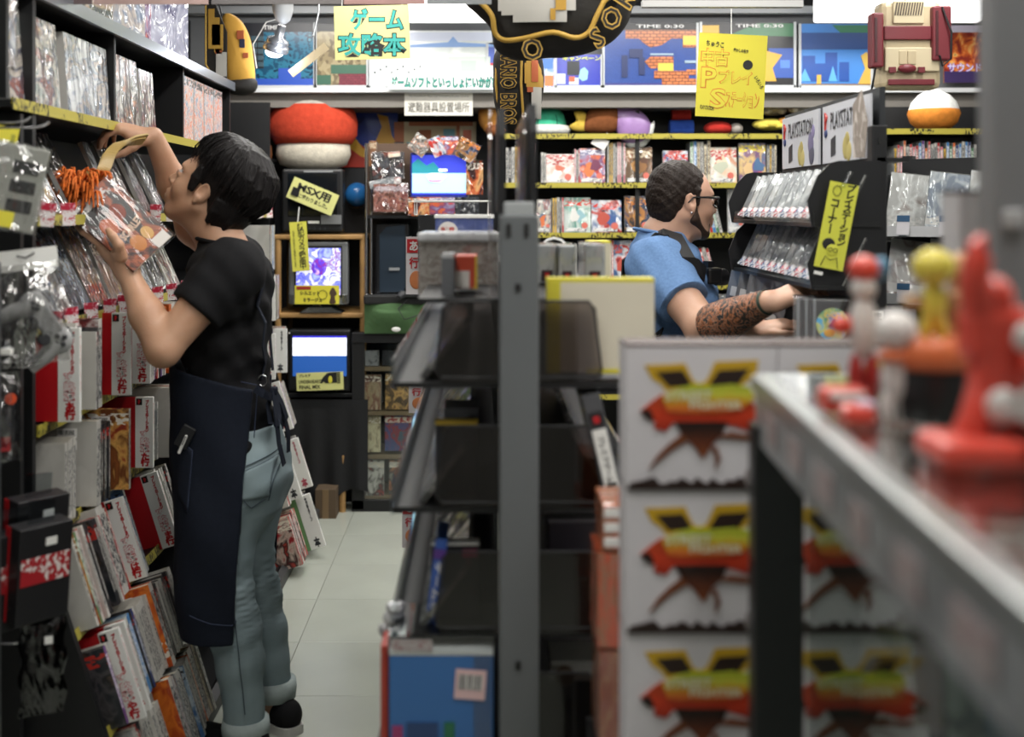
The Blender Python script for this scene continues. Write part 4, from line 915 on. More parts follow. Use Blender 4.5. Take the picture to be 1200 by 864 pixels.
for i, (px, py, rx, rz, c, nm) in enumerate(((902, 146, .09, .03, 'd8c85a', 'yellow soft toy lying right of the yellow sign'), (905, 128, .075, .035, 'd9d4cc', 'white soft toy with brown patch piled on the yellow one'), (936, 126, .06, .035, 'd6cfc4', 'white and brown soft toy lying above the poster rack'), (955, 122, .05, .025, 'cfd8d4', 'pale soft toy at the end of the pile'))):
    Y = 6.05+.05*(i % 2); t = thing('soft_toy', nm, 'plush', T(XX(px, Y), Y, ZZ(py, Y)))
    MB().ball((0, 0, 0), (rx, .06, rz)).build('body', [FELT(c, c)], t)
    MB().ball((rx*.75, -.02, rz*.35), (rx*.42, .045, rz*.8)).build('head', [FELT(['orange', 'brown', 'tan', 'teal'][i], ['d0803a', 'a0705a', 'b98a64', '8fb8b4'][i])], t)
    for s in (-1, 1): MB().ball((-rx*.5*s, -.05, -rz*.4), (rx*.3, .03, rz*.5)).build('paw', [FELT(c, c)], t)
t = thing('round_cushion', 'round orange and white plush ball on the shelf below the fire poster', 'plush', T(XX(1099, 5.5), 5.55, 1.846))
MB().lathe([(.001, 0), (.07, .004), (.105, .035), (.118, .075), (.112, .095)], (0, 0, 0), 28).build('orange_half', [FELT('orange2', 'dc8a3a')], t)
MB().lathe([(.112, .095), (.10, .13), (.068, .165), (.03, .185), (.001, .192)], (0, 0, 0), 28).build('white_half', [FELT('white', 'd9d8d4')], t)
# ================================================================ back left: monitors, cloth, package wall
YB = 5.86
def bx(o, px0, px1, py0, py1, Y, d, mt, nm, r=.006, par=None):
    """box that spans a picture range at depth Y, d deep behind it, as a part"""
    x0, x1, z0, z1 = XX(px0, Y), XX(px1, Y), ZZ(py1, Y), ZZ(py0, Y)
    b = MB().rbox(((x0+x1)/2, Y+d/2, (z0+z1)/2), (x1-x0, d, z1-z0), r) if r else MB().box(((x0+x1)/2, Y+d/2, (z0+z1)/2), (x1-x0, d, z1-z0))
    return b.build(nm, mt if isinstance(mt, list) else [mt], o)
ts = thing('media_stand', 'wooden two tier stand carrying old television sets at the back', 'stand', T(0, 0, 0))
for py in (275, 367):
    z = ZZ(py, YB); MB().rbox((XX(372, YB), YB+.21, z-.012), (.45, .42, .024), .006).build('shelf', [WOOD], ts)
for (px, y) in ((425, YB+.02), (425, YB+.38), (325, YB+.02), (325, YB+.38)):
    MB().tube([(XX(px, YB), y, .0), (XX(px, YB), y, ZZ(275, YB))], .016, 12).build('post', [WOOD], ts)
MB().tube([(XX(402, YB), YB-.03, 0), (XX(402, YB), YB-.03, .28)], .017, 12).build('leg', [WOOD], ts)
zc = ZZ(460, YB)
MB().rbox((XX(372, YB), YB+.21, zc-.015), (.45, .42, .024), .005).build('shelf', [BLACK], ts)
cz = thing('table_cloth', 'black cloth hanging under the lowest television', 'cloth', T(0, 0, 0))
def clo(u, v):
    x = XX(322, YB)+u*(XX(432, YB)-XX(322, YB)); return (x, YB-.035+.012*math.sin(u*26)*v-.02*v, zc-.03-v*(zc-.03-.09-.03*math.sin(u*9)))
cb = MB(); cb.grid(clo, 40, 14); cb.grid(lambda u, v: Vector(clo(u, v))+Vector((0, .004, 0)), 40, 14); cb.build('drape', [M('black_cloth', '131416', .9, bump=.2, bscale=30)], cz)
t = thing('crt_monitor', 'dark old computer monitor on the upper wooden shelf', 'monitor', T(0, 0, 0))
bx(t, 330, 402, 198, 272, YB, .08, M('monitor_black', '1a1b1d', .4), 'bezel', .012); bx(t, 338, 394, 204, 258, YB+.07, .3, M('monitor_black', '1a1b1d', .4), 'tube_case', .03)
bx(t, 337, 395, 203, 254, YB-.004, .01, M('dark_screen', '14181c', .08), 'screen', .004); bx(t, 356, 390, 200, 202, YB-.004, .006, M('label_grey', '8f9294', .4), 'name_strip', 0); bx(t, 376, 400, 252, 263, YB-.01, .01, M('tape_grey', '77797a', .3), 'tape_patch', .002); bx(t, 361, 374, 259, 262, YB-.004, .006, WHITE, 'label', 0)
for k in range(4): MB().lathe([(.006, 0), (.006, .006)], (XX(362+k*6, YB), YB, ZZ(268, YB)), 10, rot=RX(90).to_3x3()).build('knob', [DARK], t)
t = thing('television', 'silver framed television with a swirling purple picture', 'television', T(0, 0, 0))
Y = YB+.02
bx(t, 338, 408, 283, 357, Y, .06, M('silver_plastic', '8b8e90', .35, metal=.5), 'bezel', .01); bx(t, 345, 401, 288, 349, Y-.004, .01, BLACK, 'inner_frame', .002)
SCR1 = PR('screen_swirl', ['c9d4f4', '8f9df0', '4a4ad8', 'e8ecff', '7a3a9a', 'bcd0f0'], 3.2, emit=1.0, dist=3)
bx(t, 347, 399, 291, 346, Y-.007, .008, SCR1, 'screen', 0)
MB().ball((XX(374, Y), Y-.004, ZZ(313, Y)), (.045, .006, .05)).build('glow_orb', [PR('orb_glow', ['d84a7a', '7a2aa0', '4a3ad0', 'f0c0d8'], 3, emit=.8)], t)
bx(t, 366, 376, 352, 361, Y+.02, .03, DARK, 'neck', .003); MB().prism([(XX(352, Y), ZZ(366, Y)), (XX(402, Y), ZZ(366, Y)), (XX(388, Y), ZZ(360, Y)), (XX(362, Y), ZZ(360, Y))], Y-.03, Y+.1).build('foot', [SILVER], t)
for s in (341, 404): bx(t, s-3, s+3, 345, 356, Y-.006, .01, SILVER, 'speaker', .003)
t = thing('crt_television', 'black tube television showing a white and blue picture', 'television', T(0, 0, 0))
bx(t, 337, 411, 386, 459, YB-.01, .08, M('monitor_black', '1a1b1d', .4), 'bezel', .012); bx(t, 345, 403, 392, 458, YB+.06, .3, M('monitor_black', '1a1b1d', .4), 'tube_case', .03)
bx(t, 343, 406, 394, 417, YB-.016, .01, M('screen_white', 'f0f4ff', .3, emit=1.5), 'screen_top', 0); bx(t, 343, 406, 417, 441, YB-.016, .01, M('screen_blue', '2a5aa8', .3, emit=.55), 'screen_bottom', 0); bx(t, 343, 406, 394, 396, YB-.018, .01, M('screen_violet', '3a36c8', .3, emit=.9), 'screen_edge', 0)
MB().lathe([(.004, 0), (.004, .004)], (XX(339.5, YB), YB-.01, ZZ(390, YB)), 8, rot=RX(90).to_3x3()).build('led', [WHITE], t)
def sign(px, py, w, h, Y, rot, label, mats=None, name='sign', cat='sign', corner=None):
    t = thing(name, label, cat, T(XX(px, Y), Y, ZZ(py, Y)) @ RY(rot))
    MB().box((0, 0, 0), (w*Y/F, .003, h*Y/F)).build('card', [mats or YEL], t)
    return t, w*Y/F, h*Y/F
Y = YB-.04
t, w, h = sign(366.5, 230, 57, 26, Y, 23, 'yellow card lettered MSX in black, tilted on the dark monitor', M('pale_yellow_card', 'd6d68a', .6))
write(t, 'MSX用', .06, INK, (-.0, -.0025, h*.17), bold=.002, fit=(w*.72, h*.42)); write(t, 'に変わりました。', .03, INK, (.01, -.0025, -h*.2), bold=.0007, fit=(w*.66, h*.22))
MB().box((-w*.36, -.004, -h*.12), (.035, .008, .04)).build('clip', [BLACK], t)
t, w, h = sign(351, 289, 20, 58, Y-.03, -4, 'tall yellow security notice hanging in front of the silver television', M('security_yellow', 'd3cf52', .6))
write(t, '防犯カメラ録画中', .06, INK, (w*.14, -.0025, 0), vertical=True, bold=.0008, line=.8, fit=(w*.42, h*.93)); write(t, '当店では防犯のため録画しています', .02, INK, (-w*.3, -.0025, -h*.05), vertical=True, line=.8, fit=(w*.13, h*.75))
MB().tube([(0, 0, h*.5), (.01, .01, h*.5+.07)], .003, 5).build('hanger', [WHITE], t)
t, w, h = sign(371.5, 345.5, 52, 22, Y-.02, 0, 'yellow card with a drawn figure on the silver television')
write(t, 'シルエット', .03, INK, (-w*.16, -.0025, h*.08), bold=.001, fit=(w*.45, h*.22)); write(t, 'ミラージュ', .03, INK, (-w*.1, -.0025, -h*.28), bold=.001, fit=(w*.42, h*.22)); MB().box((-w*.3, -.002, h*.36), (w*.32, .003, h*.16)).build('red_tab', [M('red_tab', '9c2c24', .5)], t)
pillow('drawn_figure', smooth_loop([(w*.28, -h*.45), (w*.42, -h*.45), (w*.40, -h*.1), (w*.45, h*.05), (w*.36, h*.40), (w*.28, h*.1), (w*.31, -.1*h)], 3), .0015, [M('brown_ink', '4a3626', .6)], t, T(0, -.002, 0))
MB().tube([(w*.13+.022*math.cos(a), -.003, .0+.022*math.sin(a)) for a in [i*.524 for i in range(12)]], .0012, 5, closed=True).build('drawn_ring', [INK], t)
t, w, h = sign(375, 447, 55, 21, Y-.02, -2, 'yellow card with a black arch drawing under the blue picture', M('pale_yellow_card', 'd6d68a', .6))
write(t, 'UNDERHEARTS', .02, INK, (-w*.2, -.0025, 0), bold=.0005, fit=(w*.5, h*.2)); write(t, 'FINAL MIX', .02, INK, (-w*.22, -.0025, -h*.3), bold=.0005, fit=(w*.45, h*.22)); write(t, 'プレミア', .02, INK, (-w*.32, -.0025, h*.34), bold=.0008, fit=(w*.25, h*.16))
MB().prism([(w*(-.0), -h*.1), (w*.06, h*.2), (w*.16, h*.45), (w*.3, h*.48), (w*.36, h*.48), (w*.36, -h*.1), (w*.12, -h*.12), (w*.08, -h*.02), (w*.04, -h*.12)], -.003, -.0015).build('black_arch', [INK], t); MB().ball((w*.22, -.003, h*.08), (.010, .001, .018)).build('pale_tree', [YEL], t)
for k in range(6): MB().box((w*.40, -.003, h*(-.1+.11*k)), (.016, .002, .005)).build('ladder_rung', [INK], t)
# toadstool style cushion, plain
t = thing('dome_plush', 'big red dome plush cushion with pale crown and cream base on the monitor', 'plush', T(XX(362, 5.9), 6.06, ZZ(199, 5.9)))
MB().lathe([(.001, 0), (.10, .004), (.17, .03), (.19, .08), (.185, .13), (.13, .17)], (0, 0, 0), 32, sy=.75).build('base', [FELT('cream', 'c9c2b2')], t)
MB().lathe([(.15, .13), (.195, .135), (.222, .18), (.226, .24), (.215, .29), (.19, .33)], (0, 0, 0), 36, sy=.75).build('cap', [FELT('red2', 'b8432e')], t)
MB().lathe([(.19, .33), (.15, .375), (.08, .402), (.001, .41)], (0, 0, 0), 32, sy=.75).build('crown', [FELT('grey2', 'aba69c')], t)
t = thing('soft_cushion', 'blue and red plain bolster stacked behind the customer head', 'plush', T(XX(297, 5.93), 5.97, ZZ(185, 5.93)))
MB().tube([(-.03, 0, .03), (.08, 0, .03)], .035, 12).build('brown_bolster', [FELT('brown', '7a5c40')], t); MB().tube([(-.04, 0, .095), (.06, 0, .095)], .036, 12).build('blue_bolster', [FELT('blue3', '2f5fb4')], t); MB().ball((.0, 0, .165), (.06, .04, .04)).build('white_pad', [FELT('white', 'd4d5d2')], t); MB().ball((-.005, 0, .225), (.065, .05, .035)).build('red_pad', [FELT('red', 'b4332c')], t)
sb = thing('plush_stand', 'dark stand under the stacked bolsters behind the customer', 'stand', T(XX(300, 5.93), 5.98, 0))
MB().box((0, 0, ZZ(186, 5.93)/2), (.14, .16, ZZ(186, 5.93)-.004)).build('body', [RACKB], sb); MB().box((0, 0, ZZ(186, 5.93)-.006), (.16, .18, .012)).build('top', [RACKB], sb)
t, w, h = poster(395, 466, 120, 196, PR('deep_blue', ['1c2f7a', '24409a', '16245c'], 5, rough=.3), 'blue and red poster with golden flames behind the red plush', Y=6.28, frame=False)
FLM = M('flame_gold', 'dca83a', .4); FLR = M('flame_red', 'b8392a', .4)
art(t, w, h, [(FLR, [(0, 0), (1, 0), (1, .36), (.5, .28), (.15, .5), (0, .55)]), (FLM, [(.12, .45), (.2, .62), (.24, .86), (.3, .7), (.27, .5), (.42, .3), (.6, .2), (.66, .12), (.4, .16), (.2, .3)], [(.64, .4), (.74, .62), (.66, .82), (.84, .78), (.9, .5), (.98, .36), (.7, .36)], [(.66, .36), (1, .36), (1, .28), (.6, .26)])])
t, w, h = poster(462, 558, 143, 190, F_('d6c7a0'), 'cream poster with orange room drawing behind the game packages', Y=6.28, frame=False)
art(t, w, h, [(F_('b86a3c'), (0, 0, .12, 1), (.3, .2, .45, .8), (.18, .9, .96, 1), (.76, 0, .8, 1)), (F_('6fb0bc'), (.6, .5, .74, .82), (.15, 0, .3, .5)), (F_('3a3c40'), (0, 0, .12, .5)), (F_('d0603a'), (.84, .5, .94, .8))])
t, w, h = sign(514, 122, 80, 27, 5.926, 0, 'white sign with grey characters on the soffit over the packages', M('sign_white', 'd3d1c8', .4))
write(t, '避難器具設置場所', .06, M('sign_grey', '6a6862', .5), (0, -.0025, -h*.14), bold=.0008, fit=(w*.9, h*.46)); write(t, 'The Installation Place For Emergency Escape Device', .02, M('sign_grey', '6a6862', .5), (0, -.0025, h*.34), fit=(w*.88, h*.11))
# package wall
YP = 5.86
pw = thing('chrome_rack', 'chrome post rack holding games in front of the back wall', 'shelving', T(0, 0, 0))
for px in (429, 434): MB().tube([(XX(px, YP), YP+.03*(px > 430), ZZ(390, 5.83)), (XX(px, YP), YP+.03*(px > 430), ZZ(168, YP))], .007, 10).build('post', [CHROME], pw)
for px in (548,): MB().tube([(XX(px, YP), YP+.03, ZZ(390, 5.83)), (XX(px, YP), YP+.03, ZZ(168, YP))], .007, 10).build('post', [CHROME], pw)
bx(pw, 428, 550, 168, 253, YP+.06, .012, M('backing_brown', '5a4638', .7), 'backing_board', 0); bx(pw, 428, 550, 345, 349, YP-.02, .35, CHROME, 'wire_shelf', .003); bx(pw, 428, 550, 252, 256, YP, .3, BLACK, 'shelf', 0)
bx(pw, 428, 550, 256, 345, YP+.30, .01, BLACK, 'back_sheet', 0)
def card(px, py, wpx, hpx, art_, label, rot=0, Y=YP, t=.012, sleeve=False, name='game_package'):
    w, h = wpx*Y/F, hpx*Y/F
    return wrapped(T(XX(px, Y), Y, ZZ(py, Y)) @ RY(rot) @ T(0, 0, -h/2), w, h, t, ART[art_] if isinstance(art_, str) else art_, label, 'packages on the chrome rack', name, 'game package', sleeve)
CARM = PR('package_inferno', ['2a1414', '8a3a34', 'c98a7a', '46202a', 'a86a4a'], 5, title=(.72, .95, 'd8c8d0', None), wrap=.6)
t = card(455, 194, 36, 30, PR('clear_shell', ['3a3c44', '55575f', '2c2e34', '8a3a30'], 3, wrap=.6), 'clear shell package with a red cartridge on the chrome rack', t=.03, sleeve=True)
card(458, 232, 40, 32, CARM, 'wrapped package with pale capitals on the chrome rack', Y=YP-.02, sleeve=True); write(COL.objects[-2] if False else bpy.data.objects['game_package.001'], 'CARMAGEDDON', .02, F_('e0d4da'), (0, -.0085, 32*(YP-.02)/F*.84), bold=.0009, fit=(36*YP/F, .02))
card(448, 214, 30, 9, 'silver', 'crinkled small bag above the pale capitals package', rot=-14, Y=YP-.01); card(466, 212, 8, 9, 'white', 'tiny white package beside the crinkled bag', Y=YP-.012)
card(491, 242, 25, 22, 'redart', 'red action package under the bright screen', Y=YP-.01); card(518, 241, 30, 20, 'purplered', 'rosy city package under the bright screen', Y=YP-.01); card(547, 243, 28, 24, 'black', 'dark package with white figure under the bright screen', Y=YP-.01)
card(556, 208, 20, 40, 'redart', 'tall red package right of the bright screen', Y=YP-.01); card(492, 170, 22, 22, 'photo2', 'grey photo package tilted over the bright screen', rot=36, Y=YP-.035); card(512, 172, 15, 23, 'bluered', 'blue package tilted over the bright screen', rot=-24, Y=YP-.04)
card(527, 171, 20, 22, 'purplered', 'violet package over the bright screen', rot=0, Y=YP-.022); card(547, 176, 26, 24, 'darkgold', 'dark package tilted at the screen corner', rot=28, Y=YP-.045); card(437, 180, 9, 30, 'brown', 'narrow brown package at the left edge of the chrome rack', Y=YP-.005); card(462, 181, 14, 6, 'peach', 'small yellow slip above the clear shell', rot=-8, Y=YP-.03)
t = thing('display_screen', 'bright screen showing a blue sea and white island among the packages', 'screen', T(0, 0, 0))
bx(t, 481, 548, 179, 232, YP+.0, .05, M('blue_bezel', '2a3a9a', .4), 'bezel', .006); S_ = lambda n, c, e: M('screen_'+n, c, .3, emit=e)
bx(t, 483, 546, 182, 228, YP-.004, .008, S_('sky', '3a46d0', .9), 'screen', 0); bx(t, 483, 546, 203, 226, YP-.006, .008, S_('sea', 'a8e0f4', .95), 'picture_sea', 0)
MB().prism([(XX(a, YP), ZZ(b, YP)) for a, b in ((483, 203), (483, 192), (490, 186), (500, 194), (508, 190), (520, 203))], YP-.008, YP-.002).build('picture_hill', [S_('hill', '2a8a9a', .6)], t)
MB().prism([(XX(a, YP), ZZ(b, YP)) for a, b in ((500, 206), (505, 203), (518, 203), (523, 207), (516, 214), (504, 213))], YP-.01, YP-.002).build('picture_island', [S_('island', 'f4f4ff', 1.0)], t)
MB().prism([(XX(a, YP), ZZ(b, YP)) for a, b in ((501, 209), (505, 211), (516, 211), (522, 208), (516, 213), (504, 213))], YP-.012, YP-.002).build('picture_shore', [S_('shore', 'd87a9a', .8)], t)
bx(t, 514, 524, 198, 201, YP-.009, .006, S_('label', 'ffffff', 1), 'picture_label', 0)
t = thing('game_tower', 'black upright game console tower with a blue grey panel', 'console', T(0, 0, 0))
bx(t, 440, 479, 262, 344, YP+.05, .22, M('tower_black', '17191c', .3), 'body', .006); MB().prism([(XX(a, YP), ZZ(b, YP)) for a, b in ((444, 343), (444, 275), (452, 266), (474, 264), (474, 343))], YP+.038, YP+.052).build('front_panel', [M('panel_blue_grey', '26313c', .25)], t); bx(t, 456, 468, 314, 317, YP+.03, .01, M('label_grey', '8f9294', .4), 'name_plate', 0)
gb = thing('green_bag', 'olive green cloth bag with white emblem on the chrome shelf', 'bag', T(0, 0, 0)); Y = YP-.06
gp = [(429, 391), (496, 391), (496, 352), (429, 352)]
def gbf(u, v): x0 = 427+u*70; return (XX(x0, Y), Y-.05*math.sin(math.pi*u)*math.sin(math.pi*min(1, .2+v*.8)), ZZ(350+v*41+(5*math.sin(math.pi*u) if v < .3 else 0), Y))
b = MB(); b.grid(gbf, 20, 12); b.grid(lambda u, v: Vector(gbf(u, v))*1+Vector((0, .03, 0)), 20, 12); b.build('body', [M('olive_cloth', '4a6a42', .85, bump=.3, bscale=50)], gb)
bx(gb, 426, 497, 346, 357, Y-.03, .06, M('dark_flap', '1a1b1c', .6), 'flap', .008); MB().ball((XX(465, Y), Y-.052, ZZ(385, Y)), (.022, .004, .012)).build('emblem', [WHITE], gb)
t = thing('gamepad', 'black game controller lying on the chrome shelf', 'controller', T(XX(483, YP), YP-.1, ZZ(343, YP)))
b = MB(); b.rbox((0, 0, .0), (.10, .05, .03), .012)
for s in (-1, 1): b.tube([(s*.04, -.01, 0), (s*.055, -.03, -.012), (s*.058, -.045, -.016)], [.02, .016, .012], 10)
b.build('body', [PADD], t)
for s in (-1, 1): MB().lathe([(.01, 0), (.01, .012), (.012, .016)], (s*.022, -.005, .014), 12).build('thumb_stick', [BLACK], t)
MB().tube([(-.0, .0, -.01), (-.06, -.02, -.07), (-.03, -.03, -.12), (.04, -.02, -.10), (.06, .0, -.06)], .003, 6).build('cable', [BLACK], t)
t = thing('globe_ball', 'glossy blue ball behind the chrome rack', 'ball', T(XX(418, 6.1), 6.12, ZZ(228, 6.1))); MB().ball((0, 0, 0), .062, n=24, m=14).build('ball', [M('gloss_blue', '2a6aa8', .15)], t); MB().lathe([(.02, 0), (.04, .012)], (0, 0, -.073), 16).build('stand_ring', [BLACK], t)
bx(ts, 404, 428, 197, 300, YB+.36, .02, M('black_board', '141518', .5), 'back_board', 0)
# black cabinet with comic boxes
cb_ = thing('glass_cabinet', 'black low cabinet with glass front and wooden shelves of boxed games', 'cabinet', T(0, 0, 0)); YC = 5.83
for (a, b_) in ((412, 427), (500, 515)): bx(cb_, a, b_, 394, 598, YC, .32, RACKB, 'side_post', .004)
bx(cb_, 412, 515, 390, 402, YC-.01, .34, BLACK, 'top', .004); bx(cb_, 412, 515, 586, 600, YC, .32, RACKB, 'base', .004); bx(cb_, 412, 515, 396, 598, YC+.31, .01, RACKB, 'back_panel', 0)
for py in (432, 484, 535, 583): bx(cb_, 427, 500, py-2, py+3, YC+.02, .28, M('shelf_wood', '7a6a52', .6), 'shelf', 0)
bx(cb_, 427, 500, 403, 586, YC+.006, .003, FILM('door_glass', 'f4f6f5', .03, 0, ior=1.2), 'glass_door', 0)
CM = {}
for i, (px, py, w_, h_, cols, nm) in enumerate(((436, 420, 16, 18, ['8a8c8e', '8a8c8e', '3a3c3e'], 'grey handheld'), (459, 420, 22, 17, ['1c1d20', '2a2c30', '141518'], 'black handheld'), (436, 460, 21, 41, ['4a2a24', '9a8a6c', '6a3a30', 'b8ac90'], 'brown comic'), (468, 459, 33, 42, ['b08a4a', '3a2c24', 'c8a060', '6a4a30'], 'golden dancers'), (491, 459, 12, 42, ['a83a5a', 'c86a7a', '5a2a3a'], 'rose'),
        (436, 509, 20, 42, ['8a7a52', 'c8c0a0', '5a4a30'], 'tan comic'), (467, 508, 32, 41, ['a8282c', '2a4a7a', '8a2024', '3a5a6a'], 'red hero'), (491, 509, 14, 41, ['8a7450', 'b8a478', '5a4630'], 'brass'), (438, 561, 24, 42, ['d0cec8', 'b8b6b0', '2a2a2c', 'a83a3a'], 'white and red'), (474, 561, 36, 42, ['c8c4bc', '3a3a3c', 'b87a5a', '2a2a2c'], 'white house'))):
    mt = PR('cabinet_art_'+str(i), cols, 3.2, title=(.8, .96, 'e0d8c8', cols[0]) if h_ > 30 else None, rough=.4)
    wrapped(T(XX(px, YC+.03), YC+.035, ZZ(py+h_/2, YC+.03)) @ RX(-6), w_*YC/F, h_*YC/F, .03, mt, f'{nm} boxed game standing inside the black glass cabinet', 'boxed games in the cabinet', 'boxed_game', 'game box', False)
t = thing('carton', 'small brown carton on the floor beside the wooden leg', 'box', T(XX(383, 5.75), 5.77, 0)); bx_ = MB().rbox((0, 0, .07), (.10, .14, .14), .003).build('body', [M('kraft', '5a4a38', .8)], t); MB().box((0, -.071, .07), (.03, .002, .14)).build('tape', [M('kraft_tape', '7a6448', .5)], t)
# ================================================================ hanging signs, bolsters and lamp
def hang(t, x, z0, z1=CEIL-.01, r=.0016, mt=None): MB().tube([(x, 0, z0), (x, 0, z1)], r, 5).build('string', [mt or WHITE], t)
Y = 4.7
t = thing('hanging_sign', 'pale yellow hanging sign with big teal characters', 'sign', T(XX(436, Y), Y, 0)); zc_, w, h = ZZ(38, Y), 88*Y/F, 63*Y/F
MB().box((0, 0, zc_), (w, .003, h), 0, RY(-1.5).to_3x3()).build('card', [M('pale_sign', 'd8d48c', .6)], t); TL = M('teal_paint', '2fa39a', .5)
for s, zz, ff in (('ゲーム', .24, (.74, .44)), ('攻略本', -.23, (.93, .46))):
    write(t, s, .1, INK, (w*.06 if s == 'ゲーム' else 0, -.0025, zc_+h*zz), bold=.007, fit=(w*ff[0], h*ff[1])); write(t, s, .1, TL, (w*.06 if s == 'ゲーム' else 0, -.0035, zc_+h*zz), bold=.003, fit=(w*(ff[0]-.03), h*(ff[1]-.04)))
for s in (-.4, .4): hang(t, s*w, zc_+h/2)
Y = 4.4
t = thing('hanging_sign', 'yellow hanging sign with orange outline lettering and a record drawing', 'sign', T(XX(857, Y), Y, 0)); zc_, w, h = ZZ(89, Y), 80*Y/F, 98*Y/F
q = RY(3).to_3x3()
MB().box((0, 0, zc_), (w, .003, h), 0, q).build('card', [M('sign_yellow', 'd2c73c', .6)], t); OR_ = M('orange_ink', 'd0822c', .6)
def owrite(s, x, z, fw, fh):
    write(t, s, .1, OR_, (x*w, -.0022, zc_+z*h), bold=.0045, fit=(fw*w, fh*h), rot=RY(3)); write(t, s, .1, M('sign_yellow', 'd2c73c', .6), (x*w, -.003, zc_+z*h), bold=.001, fit=(fw*w*.93, fh*h*.9), rot=RY(3))
owrite('中古', -.24, .22, .42, .22); owrite('P', -.33, -.02, .24, .26); owrite('プレイ', .06, -.02, .5, .17); owrite('S', -.2, -.27, .24, .25); owrite('ステーション', .16, -.29, .5, .2)
for s, x, z, fw, fh in (('ちゅうこ', -.24, .38, .26, .07), ('懐かしの名作', .14, .30, .22, .05), ('PLAY STATION', -.36, -.38, .2, .05), ('いろいろ', .4, -.08, .2, .05)): write(t, s, .03, INK, (x*w, -.0032, zc_+z*h), bold=.0008, fit=(fw*w, fh*h), rot=RY(8 if x < .3 else 60))
MB().lathe([(.018, 0), (.018, .002)], (.24*w, -.001, zc_+.13*h), 20, rot=RX(90).to_3x3()).build('drawn_record', [INK], t); hang(t, 0, zc_+h/2)
t = thing('hanging_sign', 'tilted yellow rack sign with drawn figures at the disc rack end', 'sign', T(XX(981, 2.82), 2.825, ZZ(265, 2.82)) @ RY(11)); w, h = 34*2.82/F, 102*2.82/F
MB().box((0, 0, 0), (w, .003, h)).build('card', [M('acid_yellow', 'cfd048', .6)], t)
write(t, 'プレイステーション', .05, INK, (w*.26, -.0022, h*.14), vertical=True, bold=.0018, line=.8, fit=(w*.32, h*.72)); write(t, 'コーナー', .05, INK, (-w*.2, -.0022, h*.1), vertical=True, bold=.0018, line=.8, fit=(w*.3, h*.4))
MB().tube([(w*(-.22+.14*math.cos(a)), -.003, h*(.4+.06*math.sin(a))) for a in [i*.524 for i in range(12)]], .0008, 5, closed=True).build('drawn_ring', [INK], t)
MB().ball((-w*.16, -.002, -h*.22), (w*.22, .0008, h*.07)).build('drawn_hair', [INK], t); MB().ball((0, -.0028, -h*.28), (w*.2, .0008, h*.065)).build('drawn_face', [M('acid_yellow', 'cfd048', .6)], t)
for s in (-.08, .1): MB().tube([(w*(s+.07*math.cos(a)), -.004, -h*.28+w*.07*math.sin(a)) for a in [i*.6 for i in range(11)]], .0007, 5, closed=True).build('drawn_glasses', [INK], t)
MB().tube([(-w*.3, -.003, -h*.48), (-w*.2, -.003, -h*.36), (0, -.003, -h*.4), (w*.2, -.003, -h*.36), (w*.3, -.003, -h*.48)], .0009, 5).build('drawn_body', [INK], t)
MB().tube([(-.005, -.004, h*.5-.01), (.01, 0, h*.5+.03)], .006, 8).build('clip', [CLEAR], t); bx_ = MB().box((w*-.3, .001, -h*.57), (.02, .003, .008)).build('price_tab', [WHITE], t)
# clip lamp with pale tag
t = thing('clip_lamp', 'ceiling spot lamp shining white with a tag hanging in front', 'lamp', T(XX(340, 5.0), 5.0, 0))
zb = lambda py: ZZ(py, 5.0)
MB().lathe([(.04, CEIL-.02), (.044, zb(12)), (.03, zb(24)), (.012, zb(28))], (-.03, 0, 0), 20).build('ceiling_socket', [M('socket_white', 'b8babc', .4)], t)
ax = Matrix.Rotation(R(18), 3, 'Y') @ Matrix.Rotation(R(16), 3, 'X')
lm = MB().lathe([(.018, 0), (.02, -.05), (.045, -.06), (.048, -.075), (.042, -.08), (.052, -.085), (.055, -.105), (.05, -.112)], (-.035, 0, zb(30)), 22, rot=ax).build('lamp_head', [M('lamp_silver', '9a9da4', .25, metal=.7)], t)
MB().ball(Vector((-.035, 0, zb(30)))+ax @ Vector((0, 0, -.115)), (.04, .04, .025)).build('bulb', [M('lit_bulb', 'f4f6ff', .3, emit=9)], t)
l = bpy.data.lights.new('spot_bulb', 'POINT'); l.energy = 1.6; l.shadow_soft_size = .03; l.color = (.85, .9, 1); lo = bpy.data.objects.new('spot_bulb', l); COL.objects.link(lo); lo.location = (XX(340, 5.0)-.0, 4.93, zb(72))
MB().tube([(.0, 0, zb(18)), (-.10, 0, zb(26)), (-.155, 0, zb(52)), (-.14, 0, zb(80))], .0022, 6).build('cable', [WHITE], t)
MB().box((.085, -.05, zb(72)), (.19, .003, .035), 0, (Matrix.Rotation(R(-38), 3, 'Y'))).build('paper_tag', [M('tag_tan', 'b8a888', .6)], t); MB().tube([(.10, -.03, zb(44)), (.12, 0, zb(14)), (.12, 0, CEIL-.02)], .004, 6).build('hanger', [SILVER], t)
